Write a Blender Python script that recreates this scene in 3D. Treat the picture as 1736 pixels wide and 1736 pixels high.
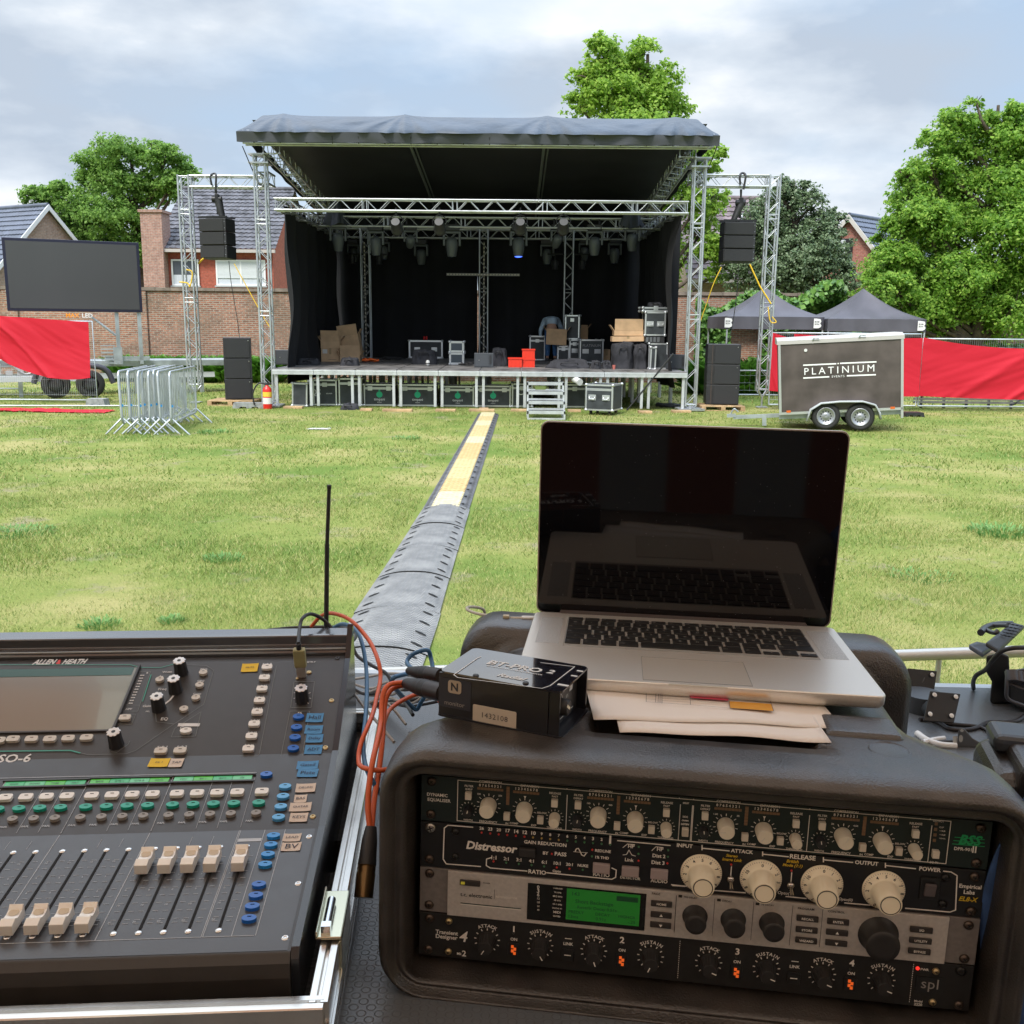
import bpy, bmesh, math, random
import numpy as np
from mathutils import Matrix, Vector, Euler, noise
for o in list(bpy.data.objects): bpy.data.objects.remove(o)
SC = bpy.context.scene; COL = SC.collection
R_ = math.radians; PI = math.pi
random.seed(7)
# ------------------------------------------------------------------ camera
F = 1680.0; HC = 1.95
_p = math.atan(320 / F); _r = R_(.5)
FW = Vector((0, math.cos(_p), -math.sin(_p)))
_u = Vector((1, 0, 0)).cross(FW)
RT = Vector((1, 0, 0)) * math.cos(_r) + _u * math.sin(_r)
UP = _u * math.cos(_r) - Vector((1, 0, 0)) * math.sin(_r)
cd = bpy.data.cameras.new('camera'); cam = bpy.data.objects.new('camera', cd); COL.objects.link(cam)
cd.sensor_width = 36; cd.lens = 36 * F / 1736; cd.clip_start = .05; cd.clip_end = 4000
m = Matrix((RT, UP, -FW)).transposed().to_4x4(); m.translation = (0, 0, HC)
cam.matrix_world = m; SC.camera = cam
SC.render.resolution_x = SC.render.resolution_y = 1024
EXPOSURE = .82
SC.view_settings.view_transform = 'Standard'; SC.view_settings.look = 'None'
SC.view_settings.exposure = EXPOSURE; SC.view_settings.gamma = 1
# ------------------------------------------------------------------ sky
SUN_EL, SUN_AZ = 52, 205      # elevation, compass direction in degrees (0 = +Y, clockwise)
W = bpy.data.worlds.new('World'); SC.world = W; W.use_nodes = True
nt = W.node_tree; nt.nodes.clear()
def N(nt, t, **k):
    n = nt.nodes.new(t)
    for a, b in k.items():
        if a.startswith('i_'):
            n.inputs[a[2:].replace('_', ' ')].default_value = b
        else: setattr(n, a, b)
    return n
L = lambda a, b: nt.links.new(a, b)
sky = N(nt, 'ShaderNodeTexSky', sky_type='NISHITA', sun_disc=False, sun_elevation=R_(SUN_EL), sun_rotation=R_(SUN_AZ), dust_density=1.5)
tc = N(nt, 'ShaderNodeTexCoord')
mp = N(nt, 'ShaderNodeMapping'); mp.inputs['Scale'].default_value = (1, 1, 2.6); mp.inputs['Location'].default_value = (.9, .2, .5)
L(tc.outputs['Generated'], mp.inputs['Vector'])
n1 = N(nt, 'ShaderNodeTexNoise'); n1.inputs['Scale'].default_value = 1.9; n1.inputs['Detail'].default_value = 7; n1.inputs['Roughness'].default_value = .5
n2 = N(nt, 'ShaderNodeTexNoise'); n2.inputs['Scale'].default_value = 3.1; n2.inputs['Detail'].default_value = 7; n2.inputs['Roughness'].default_value = .52
L(mp.outputs[0], n1.inputs['Vector']); L(mp.outputs[0], n2.inputs['Vector'])
sx = N(nt, 'ShaderNodeSeparateXYZ'); L(tc.outputs['Generated'], sx.inputs[0])
# more cloud to the left, thinner to the right
mx = N(nt, 'ShaderNodeMath', operation='MULTIPLY_ADD'); L(sx.outputs['X'], mx.inputs[0]); mx.inputs[1].default_value = -.16; L(n1.outputs[0], mx.inputs[2])
cr = N(nt, 'ShaderNodeValToRGB'); cr.color_ramp.elements[0].position = .34; cr.color_ramp.elements[1].position = .55
cr.color_ramp.elements[0].color = (.25, .25, .25, 1); L(mx.outputs[0], cr.inputs[0])
cc = N(nt, 'ShaderNodeValToRGB'); e = cc.color_ramp.elements
e[0].position = .40; e[0].color = (3.1, 3.6, 4.3, 1); e[1].position = .60; e[1].color = (6.3, 6.4, 6.5, 1)
x_ = e.new(.5); x_.color = (4.3, 4.75, 5.3, 1)
L(n2.outputs[0], cc.inputs[0])
blue = N(nt, 'ShaderNodeMixRGB', blend_type='MIX'); blue.inputs[0].default_value = .72
L(sky.outputs[0], blue.inputs[1]); blue.inputs[2].default_value = (2.7, 3.9, 5.4, 1)
mixc = N(nt, 'ShaderNodeMixRGB'); L(cr.outputs[0], mixc.inputs[0]); L(blue.outputs[0], mixc.inputs[1]); L(cc.outputs[0], mixc.inputs[2])
zr = N(nt, 'ShaderNodeMapRange'); L(sx.outputs['Z'], zr.inputs[0]); zr.inputs[1].default_value = .36; zr.inputs[2].default_value = .75; zr.inputs[3].default_value = 1; zr.inputs[4].default_value = 3.2
vm = N(nt, 'ShaderNodeVectorMath', operation='SCALE'); L(mixc.outputs[0], vm.inputs[0]); L(zr.outputs[0], vm.inputs['Scale'])
bg = N(nt, 'ShaderNodeBackground'); bg.inputs[1].default_value = .1; L(vm.outputs[0], bg.inputs[0])
wo = N(nt, 'ShaderNodeOutputWorld'); L(bg.outputs[0], wo.inputs[0])
# ------------------------------------------------------------------ sun behind thin cloud
sl = bpy.data.lights.new('sun', 'SUN'); sl.energy = 2.2; sl.angle = R_(14); sl.color = (1, .96, .88)
so = bpy.data.objects.new('sun', sl); COL.objects.link(so)
_a = R_(SUN_AZ); _e = R_(SUN_EL)
sd = Vector((math.sin(_a) * math.cos(_e), math.cos(_a) * math.cos(_e), math.sin(_e)))
so.rotation_euler = sd.to_track_quat('Z', 'Y').to_euler(); so.location = (0, -20, 40)
# ------------------------------------------------------------------ pixel helpers (photo pixels, 1736 wide)
def ray(px, py): return (FW * F + RT * (px - 868) - UP * (py - 868)).normalized()
def at(px, py, Y):                       # point on the upright plane y = Y
    d = ray(px, py); return Vector((0, 0, HC)) + d * (Y / d.y)
def gz(px, py, z=0.0):                   # point on the level plane z
    d = ray(px, py); return Vector((0, 0, HC)) + d * ((z - HC) / d.z)
def zoomf(x0, y0, s): return lambda a, b: (x0 + a * s, y0 + b * s)
class Plane:                             # local frame: x,y in the plane (or any two axes), used to lay out panels
    def __init__(s, M): s.M = M; s.I = M.inverted()
    def hit(s, px, py, ax=2, val=0.0):
        o = s.I @ Vector((0, 0, HC)); d = s.I.to_3x3() @ ray(px, py)
        return o + d * ((val - o[ax]) / d[ax])
def frame(o, yaw, tilt=0, rl=0):
    M = Matrix.Rotation(R_(yaw), 4, 'Z') @ Matrix.Rotation(R_(tilt), 4, 'X') @ Matrix.Rotation(R_(rl), 4, 'Y')
    return Matrix.Translation(o) @ M
# ------------------------------------------------------------------ materials
MATS = {}
def mat(name, col, rough=.6, metal=0, noise_s=0, noise_a=.15, bump=0, bump_s=60, spec=.5, emit=None, trans=0, coat=0, col2=None, thr=(.35, .65), det=4):
    if name in MATS: return MATS[name]
    m = bpy.data.materials.new(name); m.use_nodes = True; MATS[name] = m
    t = m.node_tree; b = t.nodes['Principled BSDF']; lk = t.links.new
    b.inputs['Base Color'].default_value = (*col, 1); b.inputs['Roughness'].default_value = rough; b.inputs['Metallic'].default_value = metal
    b.inputs['Specular IOR Level'].default_value = spec; b.inputs['Coat Weight'].default_value = coat
    if emit: b.inputs['Emission Color'].default_value = (*emit[0], 1); b.inputs['Emission Strength'].default_value = emit[1]
    tcn = N(t, 'ShaderNodeTexCoord')
    if noise_s:
        n = N(t, 'ShaderNodeTexNoise'); n.inputs['Scale'].default_value = noise_s; n.inputs['Detail'].default_value = det
        lk(tcn.outputs['Object'], n.inputs['Vector'])
        r = N(t, 'ShaderNodeValToRGB'); e = r.color_ramp.elements; e[0].position, e[1].position = thr
        c2 = col2 or tuple(min(1, c * (1 + noise_a)) for c in col); c1 = col if col2 else tuple(c * (1 - noise_a) for c in col)
        e[0].color = (*c1, 1); e[1].color = (*c2, 1); lk(n.outputs[0], r.inputs[0]); lk(r.outputs[0], b.inputs['Base Color'])
        rr = N(t, 'ShaderNodeMapRange'); rr.inputs[3].default_value = max(0, rough - .08); rr.inputs[4].default_value = min(1, rough + .08)
        lk(n.outputs[0], rr.inputs[0]); lk(rr.outputs[0], b.inputs['Roughness'])
    if bump:
        n = N(t, 'ShaderNodeTexNoise'); n.inputs['Scale'].default_value = bump_s; n.inputs['Detail'].default_value = 3
        lk(tcn.outputs['Object'], n.inputs['Vector'])
        bp = N(t, 'ShaderNodeBump'); bp.inputs['Strength'].default_value = min(1, bump); bp.inputs['Distance'].default_value = .4 / bump_s
        lk(n.outputs[0], bp.inputs['Height']); lk(bp.outputs[0], b.inputs['Normal'])
    if trans:
        o = t.nodes['Material Output']; tr = N(t, 'ShaderNodeBsdfTranslucent'); tr.inputs[0].default_value = (*col, 1)
        ms = N(t, 'ShaderNodeMixShader'); ms.inputs[0].default_value = trans
        lk(b.outputs[0], ms.inputs[1]); lk(tr.outputs[0], ms.inputs[2]); lk(ms.outputs[0], o.inputs[0])
    return m
def leafmat(name, cols, trans=.35, rough=.55):
    m = bpy.data.materials.new(name); m.use_nodes = True; t = m.node_tree; lk = t.links.new; b = t.nodes['Principled BSDF']
    g = N(t, 'ShaderNodeNewGeometry'); r = N(t, 'ShaderNodeValToRGB'); e = r.color_ramp.elements
    e[0].color = (*cols[0], 1); e[1].color = (*cols[-1], 1)
    for i, c in enumerate(cols[1:-1]): x = e.new((i + 1) / (len(cols) - 1)); x.color = (*c, 1)
    lk(g.outputs['Random Per Island'], r.inputs[0]); lk(r.outputs[0], b.inputs['Base Color']); b.inputs['Roughness'].default_value = rough
    b.inputs['Specular IOR Level'].default_value = .35
    tr = N(t, 'ShaderNodeBsdfTranslucent'); lk(r.outputs[0], tr.inputs[0]); ms = N(t, 'ShaderNodeMixShader'); ms.inputs[0].default_value = trans
    lk(b.outputs[0], ms.inputs[1]); lk(tr.outputs[0], ms.inputs[2]); lk(ms.outputs[0], t.nodes['Material Output'].inputs[0])
    return m
def brickmat(name, c1, c2, mortar, bw=.215, bh=.068, dirt=.4, ms=.011, stain=(.12, .1, .07)):
    m = bpy.data.materials.new(name); m.use_nodes = True; t = m.node_tree; lk = t.links.new; b = t.nodes['Principled BSDF']
    tcn = N(t, 'ShaderNodeTexCoord'); s = N(t, 'ShaderNodeSeparateXYZ'); lk(tcn.outputs['Object'], s.inputs[0])
    a = N(t, 'ShaderNodeMath', operation='ADD'); lk(s.outputs[0], a.inputs[0]); lk(s.outputs[1], a.inputs[1])
    c = N(t, 'ShaderNodeCombineXYZ'); lk(a.outputs[0], c.inputs[0]); lk(s.outputs[2], c.inputs[1])
    br = N(t, 'ShaderNodeTexBrick'); br.inputs['Scale'].default_value = 1; br.inputs['Brick Width'].default_value = bw; br.inputs['Row Height'].default_value = bh
    br.inputs['Mortar Size'].default_value = ms; br.inputs['Color1'].default_value = (*c1, 1); br.inputs['Color2'].default_value = (*c2, 1); br.inputs['Mortar'].default_value = (*mortar, 1)
    br.inputs['Bias'].default_value = -.1
    lk(c.outputs[0], br.inputs['Vector'])
    n = N(t, 'ShaderNodeTexNoise'); n.inputs['Scale'].default_value = .7; n.inputs['Detail'].default_value = 8; n.inputs['Roughness'].default_value = .7; lk(tcn.outputs['Object'], n.inputs['Vector'])
    r = N(t, 'ShaderNodeValToRGB'); r.color_ramp.elements[0].position = .45; r.color_ramp.elements[1].position = .72; lk(n.outputs[0], r.inputs[0])
    mm = N(t, 'ShaderNodeMath', operation='MULTIPLY'); lk(r.outputs[0], mm.inputs[0]); mm.inputs[1].default_value = dirt
    mi = N(t, 'ShaderNodeMixRGB'); lk(mm.outputs[0], mi.inputs[0]); lk(br.outputs[0], mi.inputs[1]); mi.inputs[2].default_value = (*stain, 1)
    n3 = N(t, 'ShaderNodeTexNoise'); n3.inputs['Scale'].default_value = 9; n3.inputs['Detail'].default_value = 3; lk(tcn.outputs['Object'], n3.inputs['Vector'])
    mi2 = N(t, 'ShaderNodeMixRGB', blend_type='OVERLAY'); mi2.inputs[0].default_value = .55; lk(mi.outputs[0], mi2.inputs[1]); lk(n3.outputs[0], mi2.inputs[2])
    lk(mi2.outputs[0], b.inputs['Base Color']); b.inputs['Roughness'].default_value = .9
    bp = N(t, 'ShaderNodeBump'); bp.inputs['Strength'].default_value = .6; bp.inputs['Distance'].default_value = .01; lk(br.outputs['Fac'], bp.inputs['Height']); bp.invert = True
    lk(bp.outputs[0], b.inputs['Normal'])
    return m
# ------------------------------------------------------------------ mesh builder
class MB:
    def __init__(s, M=None): s.v = []; s.f = []; s.mi = []; s.sm = []; s.M = M or Matrix()
    def add(s, vs, fs, mi=0, smooth=False, M=None):
        k = len(s.v); X = s.M @ M if M is not None else s.M
        s.v += [tuple(X @ Vector(p)) for p in vs]; s.f += [tuple(i + k for i in q) for q in fs]
        s.mi += [mi] * len(fs); s.sm += [smooth] * len(fs); return s
    def box(s, x0, x1, y0, y1, z0, z1, mi=0, M=None):
        v = [(x0, y0, z0), (x1, y0, z0), (x1, y1, z0), (x0, y1, z0), (x0, y0, z1), (x1, y0, z1), (x1, y1, z1), (x0, y1, z1)]
        return s.add(v, [(3, 2, 1, 0), (4, 5, 6, 7), (0, 1, 5, 4), (1, 2, 6, 5), (2, 3, 7, 6), (3, 0, 4, 7)], mi, False, M)
    def cbox(s, c, d, mi=0, M=None):
        return s.box(c[0] - d[0] / 2, c[0] + d[0] / 2, c[1] - d[1] / 2, c[1] + d[1] / 2, c[2] - d[2] / 2, c[2] + d[2] / 2, mi, M)
    def cyl(s, p0, p1, r0, r1=None, n=12, mi=0, smooth=True, caps=True):
        r1 = r0 if r1 is None else r1; p0 = Vector(p0); p1 = Vector(p1); q = (p1 - p0).to_track_quat('Z', 'Y').to_matrix()
        a, b = q @ Vector((1, 0, 0)), q @ Vector((0, 1, 0)); v = []
        for p, r in ((p0, r0), (p1, r1)):
            for i in range(n): t = 2 * PI * i / n; v.append(p + a * (r * math.cos(t)) + b * (r * math.sin(t)))
        s.add(v, [(i, (i + 1) % n, n + (i + 1) % n, n + i) for i in range(n)], mi, smooth)
        if caps: s.add(v[:n], [tuple(range(n - 1, -1, -1))], mi); s.add(v[n:], [tuple(range(n))], mi)
        return s
    def lathe(s, prof, n=20, M=None, mi=0, smooth=True, close=True):   # prof: (r, z)
        v = []; f = []
        for r, z in prof:
            for i in range(n): t = 2 * PI * i / n; v.append((r * math.cos(t), r * math.sin(t), z))
        for j in range(len(prof) - 1):
            for i in range(n): a = j * n + i; b = j * n + (i + 1) % n; f.append((a, b, b + n, a + n))
        s.add(v, f, mi, smooth, M)
        if close:
            s.add(v[:n], [tuple(range(n - 1, -1, -1))], mi, False, M); s.add(v[-n:], [tuple(range(n))], mi, False, M)
        return s
    def tube(s, pts, r, n=8, mi=0, res=6, rad=None):
        P = [Vector(p) for p in pts]
        if res > 1 and len(P) > 2:
            Q = []
            for i in range(len(P) - 1):
                a = P[i - 1] if i else P[0] * 2 - P[1]; b, c = P[i], P[i + 1]; d = P[i + 2] if i + 2 < len(P) else P[-1] * 2 - P[-2]
                for k in range(res):
                    t = k / res; Q.append(.5 * ((2 * b) + (c - a) * t + (2 * a - 5 * b + 4 * c - d) * t * t + (3 * b - a - 3 * c + d) * t ** 3))
            Q.append(P[-1]); P = Q
        v = []; up = Vector((0, 0, 1)); prev = None
        for i, p in enumerate(P):
            t = (P[min(i + 1, len(P) - 1)] - P[max(i - 1, 0)]).normalized()
            if prev is None: a = t.orthogonal().normalized()
            else: a = (prev - t * prev.dot(t)).normalized()
            prev = a; b = t.cross(a); rr = r if rad is None else r * rad(i / (len(P) - 1))
            for k in range(n): w = 2 * PI * k / n; v.append(p + a * (rr * math.cos(w)) + b * (rr * math.sin(w)))
        f = [(j * n + i, j * n + (i + 1) % n, (j + 1) * n + (i + 1) % n, (j + 1) * n + i) for j in range(len(P) - 1) for i in range(n)]
        s.add(v, f, mi, True); s.add(v[:n], [tuple(range(n - 1, -1, -1))], mi); s.add(v[-n:], [tuple(range(n))], mi); return s
    def prism(s, poly, z0, z1, mi=0, M=None, smooth=False):             # poly in xy, extruded along z
        n = len(poly); v = [(x, y, z0) for x, y in poly] + [(x, y, z1) for x, y in poly]
        s.add(v, [(i, (i + 1) % n, n + (i + 1) % n, n + i) for i in range(n)], mi, smooth, M)
        s.add(v, [tuple(range(n - 1, -1, -1)), tuple(range(n, 2 * n))], mi, False, M); return s
    def grid(s, fn, nu, nv, mi=0, smooth=True, M=None, thick=0):
        v = [fn(i / nu, j / nv) for j in range(nv + 1) for i in range(nu + 1)]
        f = [(j * (nu + 1) + i, j * (nu + 1) + i + 1, (j + 1) * (nu + 1) + i + 1, (j + 1) * (nu + 1) + i) for j in range(nv) for i in range(nu)]
        return s.add(v, f, mi, smooth, M)
    def text(s, t, size, M, mi=0, align='CENTER', shear=0, bold=0, ws=1, ay='CENTER'):
        v, f = textmesh(t, size, align, shear, bold, ws, ay); return s.add(v, f, mi, False, M)
    def build(s, name, mats, parent=None, bev=0, label=None, seg=2, solid=0):
        me = bpy.data.meshes.new(name); me.from_pydata(s.v, [], s.f); me.update()
        for m_ in (mats if isinstance(mats, (list, tuple)) else [mats]): me.materials.append(m_)
        me.polygons.foreach_set('material_index', s.mi); me.polygons.foreach_set('use_smooth', s.sm)
        o = bpy.data.objects.new(name, me); COL.objects.link(o)
        if parent: o.parent = parent
        if solid: q = o.modifiers.new('solid', 'SOLIDIFY'); q.thickness = solid; q.offset = 0
        if bev:
            q = o.modifiers.new('bevel', 'BEVEL'); q.width = bev; q.segments = seg; q.limit_method = 'ANGLE'; q.angle_limit = R_(40)
        if label: o['label'] = label
        return o
_tc = {}
def textmesh(t, size, align, shear, bold, ws, ay):
    k = (t, size, align, shear, bold, ws, ay)
    if k in _tc: return _tc[k]
    c = bpy.data.curves.new('t', 'FONT'); c.body = t; c.size = size; c.align_x = align; c.align_y = ay; c.shear = shear; c.offset = bold * size; c.space_character = ws
    c.resolution_u = 2; c.fill_mode = 'FRONT' if hasattr(c, 'fill_mode') else c.fill_mode
    o = bpy.data.objects.new('t', c); me = bpy.data.meshes.new_from_object(o)
    r = ([tuple(v.co) for v in me.vertices], [tuple(p.vertices) for p in me.polygons])
    bpy.data.objects.remove(o); bpy.data.curves.remove(c); bpy.data.meshes.remove(me); _tc[k] = r; return r
def tag(o, label=None, cat=None, group=None, kind=None):
    if label: o['label'] = label
    if cat: o['category'] = cat
    if group: o['group'] = group
    if kind: o['kind'] = kind
    return o
def thing(name, label, cat, M=None, group=None):
    o = bpy.data.objects.new(name, None); COL.objects.link(o); o.empty_display_size = .1
    if M is not None: o.matrix_world = M if isinstance(M, Matrix) else Matrix.Translation(M)
    return tag(o, label, cat, group)
def kids(o): return [c for c in bpy.data.objects if c.parent == o]
def copy_tree(o, M=None, label=None, parent=None, _kids=None):
    c = o.copy(); COL.objects.link(c); c.parent = parent
    if parent is not None: c.matrix_parent_inverse = o.matrix_parent_inverse
    if M is not None: c.matrix_world = M if isinstance(M, Matrix) else Matrix.Translation(M)
    if label: c['label'] = label
    for ch in kids(o):
        if ch.name != c.name: copy_tree(ch, parent=c)
    return c
def V2M(x, y, z, rx=0, ry=0, rz=0): return Matrix.Translation((x, y, z)) @ Euler((R_(rx), R_(ry), R_(rz))).to_matrix().to_4x4()
FACE = Matrix.Rotation(PI / 2, 4, 'X')          # text plane xy -> xz facing -Y
def fz(a, b, c=0.0): return (a, b, c)
# ================================================================== SETTING
rng = np.random.default_rng(5)
def groundmat():
    m = bpy.data.materials.new('lawn_ground'); m.use_nodes = True; t = m.node_tree; lk = t.links.new; b = t.nodes['Principled BSDF']
    tcn = N(t, 'ShaderNodeTexCoord')
    def nz(s, d, r=.6):
        n = N(t, 'ShaderNodeTexNoise'); n.inputs['Scale'].default_value = s; n.inputs['Detail'].default_value = d; n.inputs['Roughness'].default_value = r; lk(tcn.outputs['Object'], n.inputs['Vector']); return n
    def rp(src, p0, p1, c0, c1, mid=None):
        r = N(t, 'ShaderNodeValToRGB'); e = r.color_ramp.elements; e[0].position = p0; e[1].position = p1; e[0].color = (*c0, 1); e[1].color = (*c1, 1)
        if mid: x = e.new((p0 + p1) / 2); x.color = (*mid, 1)
        lk(src.outputs[0], r.inputs[0]); return r
    a = rp(nz(.55, 7, .62), .36, .66, (.125, .19, .038), (.33, .30, .12), (.215, .245, .065))
    f = rp(nz(70, 6, .85), .3, .7, (.28, .28, .28), (.8, .8, .8))
    o = N(t, 'ShaderNodeMixRGB', blend_type='OVERLAY'); o.inputs[0].default_value = .75; lk(a.outputs[0], o.inputs[1]); lk(f.outputs[0], o.inputs[2])
    d = rp(nz(.9, 9, .72), .57, .66, (0, 0, 0), (1, 1, 1))
    dm = N(t, 'ShaderNodeMath', operation='MULTIPLY'); lk(d.outputs[0], dm.inputs[0]); dm.inputs[1].default_value = .8
    mi = N(t, 'ShaderNodeMixRGB'); lk(dm.outputs[0], mi.inputs[0]); lk(o.outputs[0], mi.inputs[1]); mi.inputs[2].default_value = (.27, .235, .15, 1)
    lk(mi.outputs[0], b.inputs['Base Color']); b.inputs['Roughness'].default_value = .95; b.inputs['Specular IOR Level'].default_value = .15
    bp = N(t, 'ShaderNodeBump'); bp.inputs['Strength'].default_value = .9; bp.inputs['Distance'].default_value = .03
    lk(nz(45, 4, .7).outputs[0], bp.inputs['Height']); lk(bp.outputs[0], b.inputs['Normal']); return m
g = MB(); g.add([(-400, -60, 0), (400, -60, 0), (400, 700, 0), (-400, 700, 0)], [(0, 1, 2, 3)])
tag(g.build('ground', groundmat()), 'broad lawn of short yellowing grass running up to the stage', kind='structure')

def quads_np(name, co, per, mats, mi=None, smooth=False):
    """co (n,per,3) -> object of n separate faces"""
    n = co.shape[0]; me = bpy.data.meshes.new(name)
    me.vertices.add(n * per); me.vertices.foreach_set('co', co.reshape(-1).astype(np.float32))
    me.loops.add(n * per); me.loops.foreach_set('vertex_index', np.arange(n * per, dtype=np.int32))
    me.polygons.add(n); me.polygons.foreach_set('loop_start', np.arange(0, n * per, per, dtype=np.int32))
    try: me.polygons.foreach_set('loop_total', np.full(n, per, np.int32))
    except Exception: pass
    for m_ in mats: me.materials.append(m_)
    if mi is not None: me.polygons.foreach_set('material_index', mi.astype(np.int32))
    me.update(calc_edges=True); o = bpy.data.objects.new(name, me); COL.objects.link(o); return o
# grass blades: short turf, denser near the table
def blades():
    out = []
    for (y0, y1, n, h, w) in ((3.0, 7.5, 300000, .030, .004), (7.5, 12, 180000, .034, .007), (12, 24, 100000, .04, .015), (24, 34, 28000, .06, .03)):
        y = rng.uniform(y0, y1, n); x = rng.uniform(-1, 1, n) * (y * .56 + 2.6)
        dens = np.array([noise.noise(Vector((a * .8, b * .8, 0))) + .5 * noise.noise(Vector((a * 3, b * 3, 5))) for a, b in zip(x, y)])
        k = dens > rng.uniform(-.9, .35, n); x, y, dens = x[k], y[k], dens[k]; m_ = len(x)
        hh = h * rng.uniform(.4, 1.25, m_) * (1 + .7 * np.clip(dens, -.4, .6)); th = rng.uniform(0, 2 * PI, m_); ww = w * rng.uniform(.6, 1.3, m_)
        lean = rng.uniform(.2, 1.3, m_) * hh; ph = rng.uniform(0, 2 * PI, m_)
        B = np.stack([x, y, np.zeros(m_)], 1); D = np.stack([np.cos(th), np.sin(th), np.zeros(m_)], 1) * ww[:, None] / 2
        T = B + np.stack([np.cos(ph) * lean, np.sin(ph) * lean, hh], 1)
        out.append(np.stack([B - D, B + D, T], 1))
    return np.concatenate(out)
gl = leafmat('grass_blade', [(.08, .155, .025), (.16, .25, .045), (.29, .32, .09), (.48, .43, .19)], .25, .6)
bl = blades(); path_c = np.interp(bl[:, 0, 1], [5.4, 6.2, 10.3, 21.4], [-.78, -.775, -.705, -.53])
bl = bl[np.abs(bl[:, 0, 0] - path_c) > .3]
tag(quads_np('grass', bl, 3, [gl]), 'short green and straw coloured turf blades all over the lawn', kind='stuff')
# taller weed tufts on the lawn
def tuft_thing(px, py, r, h, n, lab, cat='plant', name='weed_clump', cols=None, group='weed clumps in the lawn', Y=None, z=0):
    c = gz(px, py) if Y is None else at(px, py, Y); c.z = z
    a = rng.uniform(0, 2 * PI, n); d = r * np.sqrt(rng.uniform(0, 1, n)); B = np.stack([d * np.cos(a), d * np.sin(a), np.zeros(n)], 1)
    ph = a + rng.normal(0, .6, n); l = h * rng.uniform(.2, .9, n); hh = h * rng.uniform(.3, 1, n); w = h * .1 * rng.uniform(.6, 1.4, n)
    D = np.stack([-np.sin(ph), np.cos(ph), 0 * ph], 1) * w[:, None]
    M_ = B + np.stack([np.cos(ph) * l * .5, np.sin(ph) * l * .5, hh * .8], 1); T = B + np.stack([np.cos(ph) * l, np.sin(ph) * l, hh], 1)
    o = quads_np(name, np.stack([B, M_ - D, T, M_ + D], 1), 4, [cols]); o.location = c; return tag(o, lab, cat, group)
wm = leafmat('weed_leaf', [(.10, .24, .06), (.16, .32, .09), (.24, .38, .13)], .3)
for px, py, r, h, n, lab in ((30, 905, .34, .06, 330, 'dark green weed patch on the lawn near the left edge of the photo'),
        (380, 950, .16, .05, 220, 'low green weed patch in the grass between mixing desk and cable ramp'),
        (1700, 905, .34, .08, 300, 'tufted grass clump on the lawn at the far right behind the laptop'),
        (655, 1010, .1, .03, 60, 'tiny leafy weed beside the grey cable ramp'),
        (170, 1062, .12, .05, 160, 'pale green rosette weed just behind the mixing desk'),
        (290, 1055, .08, .05, 110, 'smaller pale rosette weed right of another behind the mixing desk'),
        (365, 735, .3, .08, 160, 'green tuft in the grass in front of the barrier stack'),
        (690, 745, .25, .07, 140, 'bright green tuft left of the far end of the cable ramp'),
        (1560, 980, .25, .05, 160, 'green tuft on the lawn right of the laptop lid')):
    tuft_thing(px, py, r, h, n, lab, cols=wm)
# ------------------------------------------------------------------ garden wall
WY = 34.0
bw = brickmat('old_wall_brick', (.38, .165, .10), (.20, .085, .055), (.34, .29, .24), dirt=.7, ms=.013)
wz = at(300, 488, WY).z; xl, xr = -26, 28
t = thing('garden_wall', 'long old red brown brick garden wall behind the stage', 'wall', Vector((0, WY, 0)))
b = MB(); b.box(xl, xr, 0, .35, 0, wz - .1)
for px in (238, 20, 560): x = at(px, 540, WY).x; b.box(x - .25, x + .25, -.08, -.003, 0, wz - .12)
b.build('brickwork', bw, t)
b = MB(); cm = mat('coping', (.2, .16, .13), .9, noise_s=3, noise_a=.3, bump=.4, bump_s=20)
x = xl
while x < xr: b.box(x, min(x + .5, xr) - .012, -.06, .41, wz - .097, wz + random.uniform(0, .02)); x += .5
b.build('coping', cm, t)
# ------------------------------------------------------------------ houses
def tile_roof(mb, ox, w, y0, z0, y1, z1, tw=.24, th=.33, amp=.03, mi=0):
    """tiled slope from eave (y0,z0) to ridge (y1,z1) along local x"""
    nx = int(w / tw) * 4; Ls = math.hypot(y1 - y0, z1 - z0); ny = int(Ls / th); nrm = Vector((0, -(z1 - z0), (y1 - y0))).normalized()
    if nrm.z < 0: nrm = -nrm
    v = []; f = []
    for j in range(ny):
        for k, (tt, h) in enumerate(((j / ny, .045), ((j + 1) / ny, 0))):
            for i in range(nx + 1):
                a = i / nx * w; p = Vector((ox + a, y0 + (y1 - y0) * tt, z0 + (z1 - z0) * tt)) + nrm * (h + amp * (.5 + .5 * math.sin(a / tw * 2 * PI)) ** 1.5); v.append(p)
    r = nx + 1
    for j in range(ny):
        for k in range(2 if j < ny - 1 else 1):
            a0 = (2 * j + k) * r
            for i in range(nx): f.append((a0 + i, a0 + i + 1, a0 + r + i + 1, a0 + r + i))
    mb.add(v, f, mi, False)
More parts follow.
